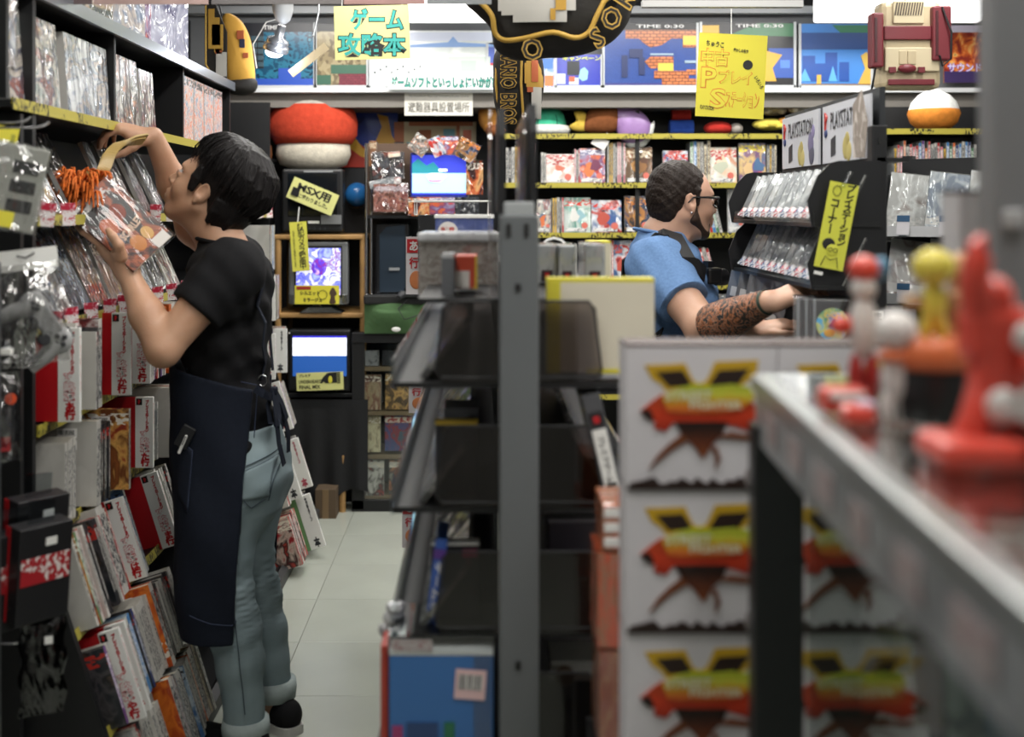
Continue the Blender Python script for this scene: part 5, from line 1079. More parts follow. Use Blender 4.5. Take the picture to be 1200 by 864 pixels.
# rail of coloured cards along the very top
Y = 3.0; t = thing('card_rail', 'row of pinkish price cards hanging from a grey rail at the top edge', 'sign', T(0, Y, 0)); zb0 = ZZ(5, Y)
for i, (a, b, c) in enumerate(((52, 108, '6a5a5a'), (110, 244, 'b59a94'), (248, 400, '6f6b6a'), (403, 498, 'a8847e'), (500, 576, '7f8384'))):
    MB().box(((XX(a, Y)+XX(b, Y))/2, 0, zb0+.09), (XX(b, Y)-XX(a, Y), .003, .18)).build('card', [M('rail_card_'+c, c, .5, noise=.15, nscale=15)], t)
MB().box(((XX(45, Y)+XX(580, Y))/2, .004, zb0+.182), (XX(580, Y)-XX(45, Y), .012, .02)).build('rail', [M('rail_grey', '9a9a98', .4)], t)
for px in (60, 320, 570): MB().tube([(XX(px, Y), .004, zb0+.19), (XX(px, Y), .004, CEIL-.01)], .003, 6).build('rod', [SILVER], t)
for i, (a, b) in enumerate(((752, 940),)):
    t = thing('sign_rail', 'thin white rail at the top edge above the second aisle', 'rail', T(0, 3.6, 0)); MB().box(((XX(a, 3.6)+XX(b, 3.6))/2, 0, ZZ(5, 3.6)), (XX(b, 3.6)-XX(a, 3.6), .03, .02)).build('bar', [M('rail_white', 'c2c2c0', .4)], t)
    for px in (790, 910): MB().tube([(XX(px, 3.6), 0, ZZ(4, 3.6)), (XX(px, 3.6), 0, CEIL-.01)], .003, 6).build('rod', [SILVER], t)
# stuffed bolsters with yellow piping
FAB = M('bolster_black', '1b1813', .8, noise=.15, nscale=30, bump=.15, bscale=60); PIP = M('bolster_gold', 'b8923a', .6); WBL = M('bolster_white', 'b9b6ae', .8); GBL = M('bolster_ochre', 'b88f3a', .8); OBL = M('bolster_rust', 'b05a34', .8)
Y = 3.3; t = thing('stuffed_bolster', 'big black stuffed cushion with gold piping hanging at the top centre', 'cushion', T(XX(645, Y), Y, ZZ(10, Y)))
ol = [(543, -6), (556, 14), (574, 32), (579, 55), (592, 66), (615, 71), (640, 68), (664, 67), (690, 62), (716, 50), (734, 30), (742, 8), (752, -10), (735, -70), (690, -92), (640, -60), (600, -92), (560, -70)]
def xz(pts, ox=645, oz=10): return [(XX(a, Y)-XX(ox, Y), ZZ(b, Y)-ZZ(oz, Y)) for a, b in pts]
pillow('body', smooth_loop(xz(ol), 4), .10, [FAB], t, rings=10)
pin = [(545, -4), (562, 8), (576, 24), (580, 44), (592, 52), (615, 50), (645, 44), (670, 50), (686, 44), (694, 28), (704, 8), (716, -10)]
def ybul(p):   # follow the front bulge of the body
    x, z = p; return (x, -.10*max(0., 1-((x/.26)**2+((z-.04)/.22)**2))**.4-.012, z)
MB().tube([ybul(p) for p in smooth_loop(xz(pin), 4)[:-4]], .0075, 8).build('piping', [PIP], t)
def patch(name, px0, px1, py0, py1, mt, dy=.0):
    b = MB(); p = xz([(px0, py0), (px1, py1)]); 
    def g(u, v): q = ybul((p[0][0]+u*(p[1][0]-p[0][0]), p[0][1]+v*(p[1][1]-p[0][1]))); return (q[0], q[1]-dy-.006, q[2])
    b.grid(g, 12, 8); return b.build(name, [mt], t)
for (a, b_, c, d, m_) in ((583, 671, -40, 20, WBL), (587, 661, 20, 25, WBL), (600, 661, 25, 33, WBL), (648, 660, -40, 20, GBL), (642, 648, 18, 31, GBL)): patch('pixel_block', a, b_, c, d, m_, .004 if m_ is GBL else 0)
for ch, px, py, rz in (('R', 728, 4, 62), ('O', 712, 28, 52), ('S', 696, 50, 36), ('O', 622, 63, 4)):
    p = ybul(xz([(px, py)])[0])
    write(t, ch, .075, PIP, (p[0], p[1]-.014, p[2]), bold=.004, rot=RZ(22) @ RY(-rz)); write(t, ch, .075, FAB, (p[0], p[1]-.0155, p[2]), bold=.0002, rot=RZ(22) @ RY(-rz))
MB().tube([(0, 0, .16), (0, 0, CEIL-ZZ(10, Y)-.01)], .004, 6).build('cord', [BLACK], t)
Y = 3.9; t = thing('stuffed_bolster', 'narrow black stuffed cushion lettered in gold hanging below the big one', 'cushion', T(XX(608, Y), Y, ZZ(105, Y)))
xz2 = lambda pts: [(XX(a, Y)-XX(608, Y), ZZ(b, Y)-ZZ(105, Y)) for a, b in pts]
pillow('body', smooth_loop(xz2([(581, 60), (578, 90), (579, 120), (588, 146), (602, 157), (618, 152), (630, 138), (637, 108), (637, 78), (630, 58), (606, 50)]), 5), .05, [FAB], t, rings=8)
bul = lambda x, z: -.05*max(0., 1-((x/.082)**2+(z/.15)**2))**.4-.006
for px0 in ((581, 580, 586), (610, 609, 613)):
    MB().tube([(x, bul(x, z)-.004, z) for x, z in xz2([(px0[0]+1, 62), (px0[1]+1, 100), (px0[2], 144)])], .0042, 8).build('piping', [PIP], t)
def patch2(a, b_, c, d, mt, dy=0):
    p = xz2([(a, c), (b_, d)]); g = lambda u, v: ((lambda x, z: (x, bul(x, z)-.005-dy, z))(p[0][0]+u*(p[1][0]-p[0][0]), p[0][1]+v*(p[1][1]-p[0][1]))); MB().grid(g, 8, 10).build('pixel_block', [mt], t)
for a in ((616, 636, 72, 104, GBL, 0), (614, 618, 76, 100, GBL, 0), (622, 630, 72, 98, OBL, .002), (617, 624, 104, 110, OBL, 0), (622, 634, 104, 140, WBL, 0)): patch2(*a)
for s_, z_, sc in (('MARIO', .062, .13), ('BROS', -.068, .10)):
    write(t, s_, .05, PIP, (-.035, -.058, z_), rot=RY(90), bold=.0035, fit=(sc, .055)); write(t, s_, .05, FAB, (-.035, -.0595, z_), rot=RY(90), bold=.0006, fit=(sc*.97, .049))
MB().tube([(0, .0, .14), (0, 0, CEIL-ZZ(105, Y)-.01)], .003, 6).build('cord', [BLACK], t)
# yellow and black bag hanging at the top of the left rack end
Y = 5.03; t = thing('hanging_bag', 'yellow and black cloth bag with blocky patches hanging at the rack end', 'bag', T(XX(275, Y), Y, ZZ(60, Y)))
xz3 = lambda pts: [(XX(a, Y)-XX(275, Y), ZZ(b, Y)-ZZ(60, Y)) for a, b in pts]
pillow('body', smooth_loop(xz3([(262, 18), (280, 22), (292, 42), (297, 72), (298, 96), (286, 108), (266, 100), (258, 60)]), 5), .06, [M('bag_yellow', 'c9983c', .8, bump=.2, bscale=20)], t)
MB().prism(xz3([(246, 8), (257, 8), (270, 40), (270, 100), (254, 92), (246, 80)]), -.075, -.06).build('black_panel', [FAB], t); MB().tube([(a, -.078, b) for a, b in xz3([(246, 10), (246, 78), (254, 92), (270, 101)])], .004, 6).build('piping', [PIP], t)
for (a, b_, c, d, m_) in ((249, 256, 14, 60, GBL), (256, 262, 24, 64, GBL), (262, 266, 32, 62, GBL), (253, 263, 32, 56, OBL), (257, 265, 60, 66, OBL), (258, 270, 64, 92, WBL), (281, 289, 38, 48, OBL), (284, 290, 48, 58, M('bag_navy', '2a2c44', .7)), (288, 294, 64, 70, OBL)):
    p = xz3([(a, c), (b_, d)]); MB().box(((p[0][0]+p[1][0])/2, -.077 if a < 272 else -.058, (p[0][1]+p[1][1])/2), (p[1][0]-p[0][0], .004, p[0][1]-p[1][1])).build('pixel_block', [m_], t)
MB().tube([(a, -.03, b) for a, b in xz3([(262, 20), (258, 4), (262, -14)])]+[Vector((0, 0, CEIL-ZZ(60, Y)-.01))], .004, 6).build('strap', [BLACK], t)
pillow('dark_base', smooth_loop(xz3([(262, 96), (298, 92), (300, 106), (284, 112), (266, 108)]), 4), .055, [FAB], t, T(0, -.008, 0))
# console shaped backpack
Y = 4.6; t = thing('console_backpack', 'cream backpack shaped like a game console with maroon controllers', 'bag', T(XX(1066, Y), Y, ZZ(54, Y)))
q4 = lambda a, b: (XX(a, Y)-XX(1066, Y), ZZ(b, Y)-ZZ(54, Y))
CRM = M('cream_vinyl', 'b5a687', .5, noise=.06, nscale=10, bump=.15, bscale=12); MRN = M('maroon_vinyl', '6a1f28', .45)
def q4b(a, b_, c, d, y0, dp, mt, nm, r=.006, rot=None): p, s = q4(a, c), q4(b_, d); return MB().rbox(((p[0]+s[0])/2, y0, (p[1]+s[1])/2), (s[0]-p[0], dp, p[1]-s[1]), r, 0, rot).build(nm, [mt], t)
q4b(1032, 1104, 1, 104, .05, .10, CRM, 'body', .022); q4b(1046, 1082, 1, 28, -.004, .012, M('cream_light', 'c2b596', .5), 'top_flap', .004)
for k in range(11): MB().box((q4(1049+k*3, 0)[0], -.012, q4(0, 11)[1]), (.004, .004, .05), 0, RY(10).to_3x3()).build('vent_slot', [M('slot_brown', '4a4034', .6)], t)
q4b(1035, 1090, 31, 47, -.006, .016, MRN, 'maroon_band', .003); q4b(1036, 1100, 56, 84, -.006, .014, M('cream_light', 'c2b596', .5), 'deck', .004); q4b(1052, 1061, 60, 76, -.014, .006, CRM, 'slot_cover', .002); q4b(1062, 1072, 60, 76, -.014, .006, CRM, 'slot_cover', .002)
MB().ball((q4(1061, 0)[0], -.02, q4(0, 81)[1]), (.036, .014, .017)).build('eject_button', [MRN], t)
for a in (1044, 1078): q4b(a-4, a+4, 79, 86, -.016, .012, MRN, 'square_button', .002)
q4b(1040, 1094, 93, 100, -.008, .014, MRN, 'front_slot', .003)
for (a, b_, c, d) in ((1019, 1033, 16, 80), (1090, 1112, 8, 72)):
    o = q4b(a, b_, c, d, -.0, .06, MRN, 'controller', .008); q4b(a+3, a+6, c+6, d-6, -.032, .004, M('maroon_dark', '3e1218', .4), 'controller_groove', .001)
MB().tube([(q4(1100, 10)[0], -.035, q4(0, 10)[1]), (q4(1109, 40)[0], -.05, q4(0, 40)[1]), (q4(1111, 70)[0], -.03, q4(0, 70)[1]), (q4(1102, 80)[0], -.02, q4(0, 78)[1]), (q4(1097, 66)[0], -.035, q4(0, 66)[1])], .004, 6).build('cable', [BLACK], t)
MB().tube([(q4(1025, 80)[0], -.01, q4(0, 80)[1]), (q4(1021, 100)[0], -.0, q4(0, 108)[1]), (q4(1030, 110)[0], .02, q4(0, 116)[1])], .004, 6).build('cable', [BLACK], t); MB().tube([(0, .05, .14), (0, .05, CEIL-ZZ(54, Y)-.01)], .005, 6).build('hanger', [BLACK], t)
# ================================================================ centre rack goods
JEW = FILM('jewel_case', 'eef0f0', .10, .15, 5, rough=.08)
def disc_case(mw, w, h, t, art_, label, group, name='disc_case', cat='disc case', spine=None, tagc=None):
    """jewel case, front to -y, bottom at z=0: print inlay inside a clear case"""
    mt = ART[art_] if isinstance(art_, str) else art_
    o = tag(link(name, box_mesh((w-.004, t*.7, h-.004), [mt, spine or SPW], [1, 1, 0, 1, 0, 1]), None, mw), label, cat, group)
    k = ('jc', round(w, 3), round(t, 3), round(h, 3))
    if k not in _bm: _bm[k] = MB().box((0, 0, h/2-.002), (w, t, h)).mesh('clear_case', [JEW])
    link('clear_case', _bm[k], o)
    if tagc is not None:
        MB().box((.0, -t/2-.034, .004), (.034, .001, .032), 0, RX(-20).to_3x3()).build('price_tag', [tagc], o)
    return o
GAL = [PR('bright_case_art_%d' % i, c, 2.2, title=(.04, .2, 'd8d4d0', c[1]), wrap=1.0, rough=.3) for i, c in enumerate((['c4c6c8', 'a4a6a8', 'dcdddd', 'b8b4b0'], ['d8d8d6', 'c0bebc', 'e6e6e4', '9a8a84'], ['9a9ca4', 'c8cacc', '7a7c84', 'b0b2b6'], ['b8bcc4', '8a94a4', 'd0d4d8', 'a8acb4'], ['c8b8b4', 'd8d4d2', 'a89490', 'c0bcba']))]
TAGP = STRIP('small_tag_print', 'd2d0d4', '35507a', 150, 120); TAGR = STRIP('small_tag_red', 'd8d2d2', 'b03a48', 150, 120)
GA = [PR('case_art_%d' % i, c, 3.5, title=(.75, .95, 'd8d4d0', None), wrap=.7, rough=.25) for i, c in enumerate((
    ['9a9da0', 'd4d6d8', '7a7c80', 'e4e5e6'], ['4a4c54', 'a8aab0', '2a2c32', 'c4c6ca'], ['b8b0ac', '7a6a64', 'd8d4d0', '9a4a3a'], ['5a6a80', 'a8b4c0', '3a4658', 'd0d4da'], ['8a5a54', 'c8b4ac', '4a3436', 'd8ccc4'], ['c8c6c2', 'a8a6a2', 'dedcd8', '8a8884']))]
# left side trays: a leaning run of cases per tray (near ends face the lens)
def left_run(z, n, label, arts, y0=2.06, w=.15, h=.135, a=38, xo=.165):
    for i in range(n):
        disc_case(T(pc-xo, y0+.075+i*.16, z+.004) @ RY(a) @ RZ(-90), w, h, .012, GA[arts[i % len(arts)]], f'{label}, {ordn(i)} from the post', 'disc cases on the left side of the centre rack', spine=SPB)
left_run(CT[0], 9, 'clear disc case leaning in the top left tray', (1, 1, 3, 1, 2))
left_run(CT[1], 9, 'clear disc case leaning in the second left tray', (3, 1, 0, 2, 4))
left_run(CT[2], 9, 'clear disc case leaning in the third left tray', (1, 3, 5, 0, 4))
for i in range(8):
    disc_case(T(pc+.165, 2.35+i*.16, CT[0]+.004) @ RY(-38) @ RZ(90), .15, .135, .012, GA[(i*2+1) % 6], f'clear disc case leaning in the top right tray, {ordn(i)} from the cream carton', 'disc cases on the right side of the centre rack')
    disc_case(T(pc+.165, 2.14+i*.16, CT[1]+.004) @ RY(-30) @ RZ(90), .15, .135, .012, GA[(i*2) % 6], f'clear disc case leaning in the second right tray, {ordn(i)} from the post', 'disc cases on the right side of the centre rack')
# upright pieces seen end-on inside the trays
def slab(x0p, x1p, y0p, y1p, Y, d, mt, label, name='game_case', cat='game case', rot=0, group=None, extra=None):
    x0, x1, z0, z1 = XX(x0p, Y), XX(x1p, Y), ZZ(y1p, Y), ZZ(y0p, Y)
    t = thing(name, label, cat, T((x0+x1)/2, Y, z0) @ RY(rot), group)
    MB().rbox((0, d/2, (z1-z0)/2), (x1-x0, d, z1-z0), .002).build('case', [mt], t)
    return t, x1-x0, z1-z0
YT = YEL
t, w, h = slab(510, 560, 498, 600, 2.12, .02, PR('slab_dark_print', ['1a1b1f', '2c2d33', '3a2428'], 3, rough=.3), 'dark game case with a yellow top edge in the second left tray'); MB().box((0, .01, h+.004), (w, .022, .008)).build('yellow_edge', [M('edge_yellow', 'c8a83a', .4)], t)
t, w, h = slab(505, 562, 640, 742, 2.10, .03, M('case_dark_clear', '202127', .25), 'dark clear game case in the third left tray'); MB().box((0, .015, h+.003), (w, .03, .005)).build('white_edge', [WHITE], t); MB().box((w*.3, -.002, h*.92), (w*.3, .003, .012)).build('pink_label', [M('pink_label', 'b8406a', .4)], t)
t, w, h = slab(497, 511, 632, 744, 2.08, .12, M('blue_spine_plastic', '3a5fae', .35), 'blue spined game case leaning in the third left tray', rot=7); write(t, 'ゲームボ', .02, WHITE, (0, -.002, h*.5), rot=RY(90), bold=.0006, fit=(h*.55, w*.6)); MB().box((0, -.001, h*.85), (w*1.02, .003, h*.1)).build('purple_band', [M('purple_band', '5a3a8a', .4)], t)
t, w, h = slab(520, 562, 478, 500, 2.3, .1, M('grey_device', '6a6c72', .35), 'grey plastic case lying in the second left tray', 'plastic_case', 'case')
# blue boxed set at the floor shelf
t, w, h = slab(456, 578, 769, 905, 2.02, .16, M('carton_blue', '3a6ca8', .35), 'big blue boxed set with barcode sticker on the bottom shelf', 'boxed_set', 'box')
MB().box((0, .08, h+.004), (w, .16, .006)).build('white_top', [WHITE], t); MB().box((0, .08, h+.020), (w+.004, .166, .03)).build('clear_lid', [CLEAR], t)
MB().box((-.05, -.001, h-.002+.02), (.07, .003, .018), 0).build('red_print', [PR('red_white_print', ['b83a3a', 'd8d0cc', 'a82c30'], 5)], t)
barcode(t, (w*.28, -.003, h*.76), .052, .05, RY(4), 'd8b8b8'); pn = MB().box((-w*.18, -.002, h*.28), (w*.3, .003, h*.3)).build('dark_panel', [M('panel_navy', '2a4470', .4)], t); MB().box((w*.26-w*.18, -.0, 0), (w*.10, .004, h*.3)).build('green_panel', [M('panel_green', '2a6a4a', .4)], t, T(-w*.0, -.002, h*.28)); MB().box((w*.44, -.002, h*.2), (w*.1, .003, h*.16)).build('cream_panel', [M('panel_cream', 'c8c4b4', .4)], t)
MB().box((-w*.42, -.002, h*.25), (w*.1, .003, h*.3)).build('pink_panel', [M('panel_pink', '9a3a6a', .4)], t); MB().box((w/2-.018, -.001, h*.6), (.03, .002, h*.8)).build('clear_edge', [CLEAR], t)
t, w, h = slab(446, 455, 757, 900, 2.03, .17, M('red_board', 'a83a2c', .45), 'red edged board box standing left of the blue boxed set', 'board_box', 'box')
FOIL = M('crumpled_foil', 'c8c9cb', .25, metal=.5, bump=.8, bscale=40)
for i, (px, py) in enumerate(((459, 752), (456, 738), (462, 724), (464, 712))):
    Y = 2.12; t = tag(MB().rbox((0, 0, 0), (.035, .03, .022), .008).build('foil_packet', [FOIL], None, T(XX(px, Y), Y, ZZ(py, Y)+.0) @ RZ(i*25) @ RY(i*7-10)), f'small crumpled silver packet stacked left of the third tray, {ordn(i)} from the bottom', 'packet', 'silver packets')
# hiragana dividers on the far side of the island, seen poking out
for k, (px, py0, py1, Y, ch, nm) in enumerate(((486, 291, 345, 3.7, 'あ', 'white divider with red あ and a small round mascot colour patch'), (481, 598, 642, 3.3, 'な', 'pale divider with red な beyond the lower trays'), (489, 448, 484, 3.5, 'た', 'pale red edged divider beyond the top left tray'))):
    w, h = 20*Y/F, (py1-py0)*Y/F*1.25
    t = thing('category_divider', nm if k else 'white divider with a red あ panel on top of the centre rack', 'divider', T(XX(px, Y), Y, ZZ(py1, Y)))
    MB().box((.01, 0, h/2), (w*1.4, .004, h)).build('card', [M('divider_pale', 'd4cfd0', .5)], t); MB().box((-w*.05, -.003, h*.84), (w*.8, .002, h*.24)).build('red_panel', [RED], t)
    write(t, ch, .03, WHITE, (-w*.05, -.0045, h*.84), bold=.0008, fit=(w*.5, h*.17)); write(t, '行', .03, RED, (-w*.05, -.0045, h*.55), bold=.0008, fit=(w*.55, h*.2)); MB().ball((w*.1, -.003, h*.25), (w*.4, .002, h*.16)).build('orange_patch', [M('patch_orange', 'c87a4a', .5)], t)
# goods on the top shelf of the island
t, w, h = slab(510, 578, 255, 284, 2.9, .16, PR('navy_wrap', ['3a4678', '4a5890', '2c3660'], 2, wrap=.6, rough=.2), 'navy wrapped box with a round red new sticker on the top left shelf', 'boxed_set', 'box', group=None); MB().box((0, .08, h+.002), (w+.004, .164, .008)).build('white_lid_edge', [WHITE], t)
MB().lathe([(.024, 0), (.024, .002)], (-w*.28, -.002, h*.42), 24, rot=RX(90).to_3x3()).build('round_sticker', [M('sticker_white', 'd8d4d0', .4)], t); write(t, '新品', .02, M('sticker_red', 'c03a30', .4), (-w*.28, -.0055, h*.46), bold=.0008, fit=(.034, .018)); write(t, 'NEW', .01, M('sticker_red', 'c03a30', .4), (-w*.28, -.0055, h*.2), bold=.0005, fit=(.018, .006))
bpy.data.objects[t.name].location.z = 1.345+.055
HOL = M('case_white_plastic', 'c4c6c8', .2, coat=.5)
t, w, h = slab(492, 582, 281, 348, 2.55, .22, PR('case_photo', ['b4a8a0', 'c8c0ba', 'bcb0a8', '9a8c84', 'd0cac4'], 9, rough=.3), 'large clear hinged plastic case with printed side on the top left shelf', 'storage_case', 'case'); MB().rbox((0, .1, h+.006), (w+.01, .24, .02), .006).build('white_lid', [HOL], t); MB().box((0, .10, h/2), (w+.006, .228, h)).build('clear_shell', [JEW], t)
for k in range(5): MB().box((-w*.4+k*w*.2, -.015, h+.008), (.004, .02, .014)).build('lid_rib', [HOL], t)
t, w, h = slab(517, 532, 302, 354, 2.2, .14, M('case_grey', '6c6e72', .3), 'grey spined disc case standing in front of the hinged case'); MB().box((0, .07, h+.003), (w, .14, .006)).build('white_top', [HOL], t)
t, w, h = slab(534, 559, 300, 339, 2.25, .12, M('orange_box_front', 'b8442c', .4), 'orange and white small box in the top left tray', 'game_box', 'game box'); MB().box((-w*.18, -.001, h*.3), (w*.66, .003, h*.5)).build('white_panel', [M('panel_white', 'cfcac4', .4)], t); MB().box((w*.46, -.001, h*.5), (w*.12, .003, h)).build('yellow_edge', [M('edge_yellow', 'c8a83a', .4)], t)
t, w, h = slab(537, 556, 338, 354, 2.15, .1, CLEAR, 'empty clear box under the orange box', 'clear_box', 'box')
t, w, h = slab(486, 572, 236, 252, 3.6, .12, CHROME, 'x', 'wire_basket', 'basket')
for c in list(t.children): bpy.data.objects.remove(c)
t['label'] = 'white wire basket frame above the navy wrapped box'
MB().tube([(-w/2, 0, 0), (-w/2, 0, h), (w/2, 0, h), (w/2, 0, 0)], .003, 6).build('wire', [WHITE], t); MB().tube([(-w/2, .12, 0), (-w/2, .12, h), (w/2, .12, h), (w/2, .12, 0)], .003, 6).build('wire', [WHITE], t)
for k in range(8): MB().tube([(-w/2+k*w/7, 0, 0), (-w/2+k*w/7, .12, 0)], .002, 5).build('wire', [WHITE], t)
sup = thing('basket_stand', 'black box stand carrying the wire basket on the centre rack', 'stand', T(XX(529, 3.66), 3.66, 1.321)); MB().box((0, 0, (ZZ(252, 3.6)-1.321)/2), (.2, .1, ZZ(252, 3.6)-1.322)).build('body', [BLACK], sup)
# right side: cream carton, clear white cases
t, w, h = slab(641, 767, 330, 437, 2.06, .05, M('carton_cream', 'd2cbb8', .55, noise=.04, nscale=6), 'big cream carton with yellow edge standing in the top right tray', 'carton', 'box'); MB().box((-w/2+.011, -.0008, h/2), (.024, .003, h+.001)).build('yellow_band', [M('band_yellow', 'd0c63a', .5)], t); MB().box((0, .025, h+.002), (w, .05, .007)).build('yellow_top', [M('band_yellow', 'd0c63a', .5)], t); MB().box((.03, -.0008, .003), (w*.6, .003, .008)).build('yellow_foot', [M('band_yellow', 'd0c63a', .5)], t); MB().box((.0, .054, -.017), (.02, .01, .035)).build('foot_tab', [CLEAR], t)
LOGO = M('logo_dark', '3a2a2c', .4)
for i, (a, b) in enumerate(((630, 652), (655, 674), (686, 708))):
    Y = 2.5-.03*i; t, w, h = slab(a, b, 291-3*(i == 2), 335, Y, .16, PR('clear_case_print', ['a9abad', 'c4c6c8', '8e9194'], 2.5, rough=.25), f'clear white game case with dark square mark, {ordn(i)} right of the post', 'game_case', 'game case', group='clear white cases on the top right shelf')
    MB().box((0, .08, h/2), (w+.004, .166, h+.004)).build('clear_shell', [JEW], t); MB().rbox((0, -.003, h*.2), (w*.6, .003, h*.3), .001).build('square_mark', [LOGO], t); MB().box((0, -.006, h*.2), (w*.25, .002, h*.16)).build('red_mark', [RED], t)
    t.location.z = 1.325
t, w, h = slab(690, 716, 296, 335, 2.75, .1, M('cream_slip', 'cfc8b0', .5), 'cream slip case with yellow top behind the clear cases', 'slip_case', 'case'); MB().box((0, .05, h+.002), (w, .1, .005)).build('yellow_top', [M('band_yellow', 'd0c63a', .5)], t); t.location.z = 1.325
t = thing('loop_cable', 'white cable loop rising behind the clear cases', 'cable', T(XX(650, 2.7), 2.72, 1.323)); MB().tube([(.05*math.cos(a)*1.0, 0, .09*math.sin(a)) for a in [i*math.pi/10 for i in range(11)]], .003, 6).build('loop', [WHITE], t)
# leaning white spined case low on the right tray
t = thing('game_case', 'white spined game case leaning in the second right tray', 'game case', T(XX(722, 2.02), 2.02, ZZ(592, 2.02)) @ RY(-13)); h = 132*2.02/F
MB().rbox((0, .07, h/2), (.032, .14, h), .002).build('clear_shell', [M('case_smoke', '4c4d50', .15)], t); MB().box((0, -.002, h*.4), (.024, .003, h*.58)).build('white_spine', [WHITE], t); write(t, 'プレミアゲーム', .02, INK, (0, -.0045, h*.42), rot=RY(90), bold=.0004, fit=(h*.42, .012)); MB().box((0, -.002, h*.78), (.024, .003, h*.13)).build('dark_badge', [BLACK], t); MB().box((0, -.004, h*.78), (.010, .002, h*.06)).build('red_mark', [RED], t); MB().box((0, -.0045, h*.19), (.018, .002, .006)).build('dark_mark', [INK], t)
t, w, h = slab(642, 700, 612, 652, 2.15, .1, M('case_dark_violet', '3a3742', .3), 'dusky violet case lying in the third right tray', 'plastic_case', 'case'); MB().box((0, .05, h+.002), (w, .1, .004)).build('pale_edge', [M('pale_edge', '8a8890', .3)], t)
t, w, h = slab(645, 700, 775, 798, 2.12, .1, M('case_pale', '9a9c98', .3), 'pale disc case with round window in the lowest right tray', 'plastic_case', 'case'); MB().lathe([(.018, 0), (.018, .002)], (-w*.2, -.002, h*.3), 16, rot=RX(90).to_3x3()).build('round_window', [M('disc_brown', '5a4a3a', .3)], t)
# orange red packets in a clear sleeve next to the white boxes
for i, (x0, x1, y0, y1, c, nm) in enumerate(((706, 738, 592, 646, 'b8603a', 'upper'), (700, 738, 650, 760, 'c4502c', 'middle'), (702, 738, 764, 880, '8a4a34', 'lower'))):
    t, w, h = slab(x0, x1, y0, y1, 1.80, .12, PR('pack_print_%d' % i, ['7a4030', c, '9a6a4a', c], 3, wrap=.5), f'{nm} orange red pack standing beside the white boxes', 'card_pack', 'package', group='orange packs beside the white boxes')
    MB().box((w*.3, -.002, h/2), (w*.3, .003, h*.96)).build('orange_panel', [M('pack_orange', 'cc5a2a', .4)], t)
    if i == 0:
        for k in range(3): MB().rbox((0, .0, h-.012-.022*k), (w*.9, .004, .014), .004).build('white_label', [WHITE], t)
t = thing('pack_stand', 'narrow black stand under the orange packs', 'stand', T(XX(720, 1.8), 1.87, 0)); MB().box((0, 0, ZZ(882, 1.8)/2), (.06, .12, ZZ(882, 1.8)-.003)).build('body', [RACKB], t)
# ================================================================ white boxes with the winged V emblem
BW = XX(911, 1.6)-XX(733, 1.6); BH = 168*1.6/F
BOXW = M('carton_white', 'cfccd0', .4); BRN = M('carton_brown', '3a2420', .5)
VY = M('emblem_gold', 'c09a22', .4); VD = M('emblem_dark', '2a1c18', .4); VR = M('emblem_red', 'b2331c', .4); VB = M('emblem_brown', '6a3a20', .4); VW = M('emblem_white', 'd8d8b8', .4)
def gradmat(name, cols):
    if name in MATS: return MATS[name]
    m, nt, b = nt_new(name); tc = nt.nodes.new('ShaderNodeTexCoord'); sx = nt.nodes.new('ShaderNodeSeparateXYZ'); nt.links.new(tc.outputs['Generated'], sx.inputs[0])
    nz = nt.nodes.new('ShaderNodeTexNoise'); nz.inputs['Scale'].default_value = 9; nt.links.new(tc.outputs['Generated'], nz.inputs['Vector'])
    ma = nt.nodes.new('ShaderNodeMath'); ma.operation = 'MULTIPLY_ADD'; ma.inputs[1].default_value = .35; nt.links.new(nz.outputs['Fac'], ma.inputs[0]); nt.links.new(sx.outputs['Z'], ma.inputs[2])
    rp = ramp_const(nt, cols, 'LINEAR', .15, 1.1); nt.links.new(ma.outputs[0], rp.inputs[0]); nt.links.new(rp.outputs[0], b.inputs['Base Color']); b.inputs['Roughness'].default_value = .4
    MATS[name] = m; return m
VBAN = gradmat('emblem_banner', ['a8361c', 'd0702a', 'c8a02a', 'c4c444', 'a8b030']); VLEG = gradmat('emblem_tail', ['8a4a20', '5a2c1a', '241612']); VSPL = gradmat('emblem_splash', ['7a1c14', 'c43a1c', 'b0401c'])
